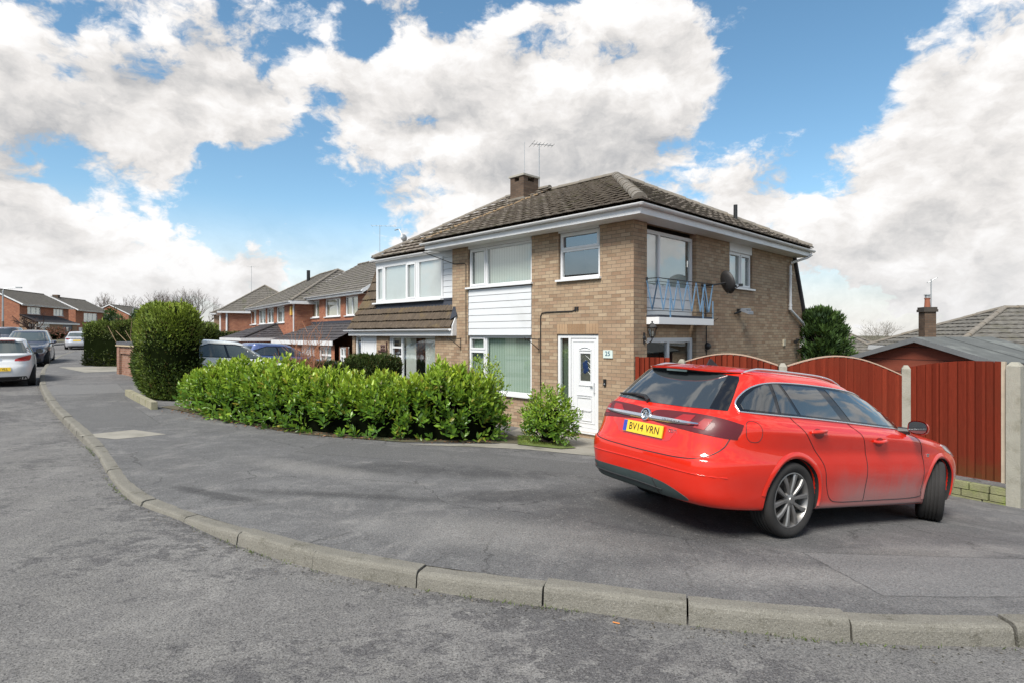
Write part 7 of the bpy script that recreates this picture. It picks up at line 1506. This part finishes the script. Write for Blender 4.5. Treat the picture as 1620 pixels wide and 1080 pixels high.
l, n = wc.hit((-.05, 0, 2), (0, 0, -1)); mb = ML(); mb.tube([l, l+Vector((-.06, 0, .16))], .006, 5); mb.build('roof_aerial', M_TRIM, wc.t); mb = ML(); mb.box((-.30, 0, 1.42), (.06, 0, 0), (0, .35, 0), (0, 0, .012)); mb.build('brake_light', M_LAMP, wc.t)
x, y, hd = at_kerb(29.3, .75); ct = gen_ct(.80, .86, 2.62, .90, 1.60, 1.04, 2.05, 1.25, -.35, -.66, hood=1.0)
gen_car('blue_car', 'dark blue car facing the camera behind the white hatchback', park(x, y, hd+180), ct, paint('dark_blue_paint', (.022, .032, .062), metal=.3), 2.62, .33, .90, 1.60, 1.04, 1.0, 2.05, 1.25, -.35, -.66, .80, front_plate='KX12 OUR' if False else None, glass=M_CGLASS2)
ct = gen_ct(.98, .88, 2.72, .90, 1.45, .98, 2.0, 1.15, -.05, -.52, deck=True)
p_ = at(124, 47.5); gen_car('silver_saloon', 'silver saloon seen from behind, parked further up the road near the dark hedge', park(p_.x-.0, p_.y, -31), ct, paint('silver_paint', (.50, .51, .54), metal=.35), 2.72, .32, .90, 1.45, .98, .92, 2.0, 1.15, -.05, -.52, .98, lamps=M_LAMP, rear_plate=('LS09 AUT' if False else '', .74) if False else ('', .74), glass=M_CGLASS2)
p_ = at(142, 63); ct = gen_ct(.80, .86, 2.62, .90, 1.62, 1.04, 2.05, 1.25, -.35, -.66, hood=1.0)
gen_car('black_car', 'black car mostly hidden behind the silver saloon on a far driveway', park(p_.x, p_.y, 60), ct, paint('black_paint', (.012, .012, .014)), 2.62, .33, .90, 1.62, 1.04, 1.0, 2.05, 1.25, -.35, -.66, .80)
p_ = at(10, 43); gen_car('grey_car', 'grey car with only its roof showing beyond the dark blue car', park(p_.x, p_.y, -25), [tuple(q) for q in gen_ct(.85, .86, 2.68, .92, 1.74, 1.12, 2.05, 1.3, -.45, -.72, hood=1.05)], paint('grey_paint', (.09, .095, .12), metal=.4), 2.68, .34, .92, 1.74, 1.12, 1.05, 2.05, 1.3, -.45, -.72, .85)
ct = gen_ct(.70, .85, 2.60, .88, 1.53, 1.0, 2.0, 1.10, -.30, -.58)
gen_car('white_drive_car', 'white car on the drive behind the laurel hedge, beside the clipped hedge', park(-9.08, 16.72, 46, False), ct, paint('pearl_white_paint', (.66, .68, .66)), 2.60, .32, .88, 1.53, 1.0, .92, 2.0, 1.10, -.30, -.58, .70, glass=M_CGLASS2)
ct = gen_ct(.70, .85, 2.60, .88, 1.44, .98, 2.0, 1.10, -.20, -.58)
gen_car('blue_drive_car', 'blue car parked beyond the white car on the drive', park(-8.75, 19.6, 46, False), ct, paint('mid_blue_paint', (.06, .09, .22), metal=.3), 2.60, .31, .88, 1.44, .98, .92, 2.0, 1.10, -.20, -.58, .70)
# ------------------------------------------------------------------ set the scene on its datum (eye height above the road)
for o in ROOTS:
    o.location.z += ZC
cam_o.location.z += ZC
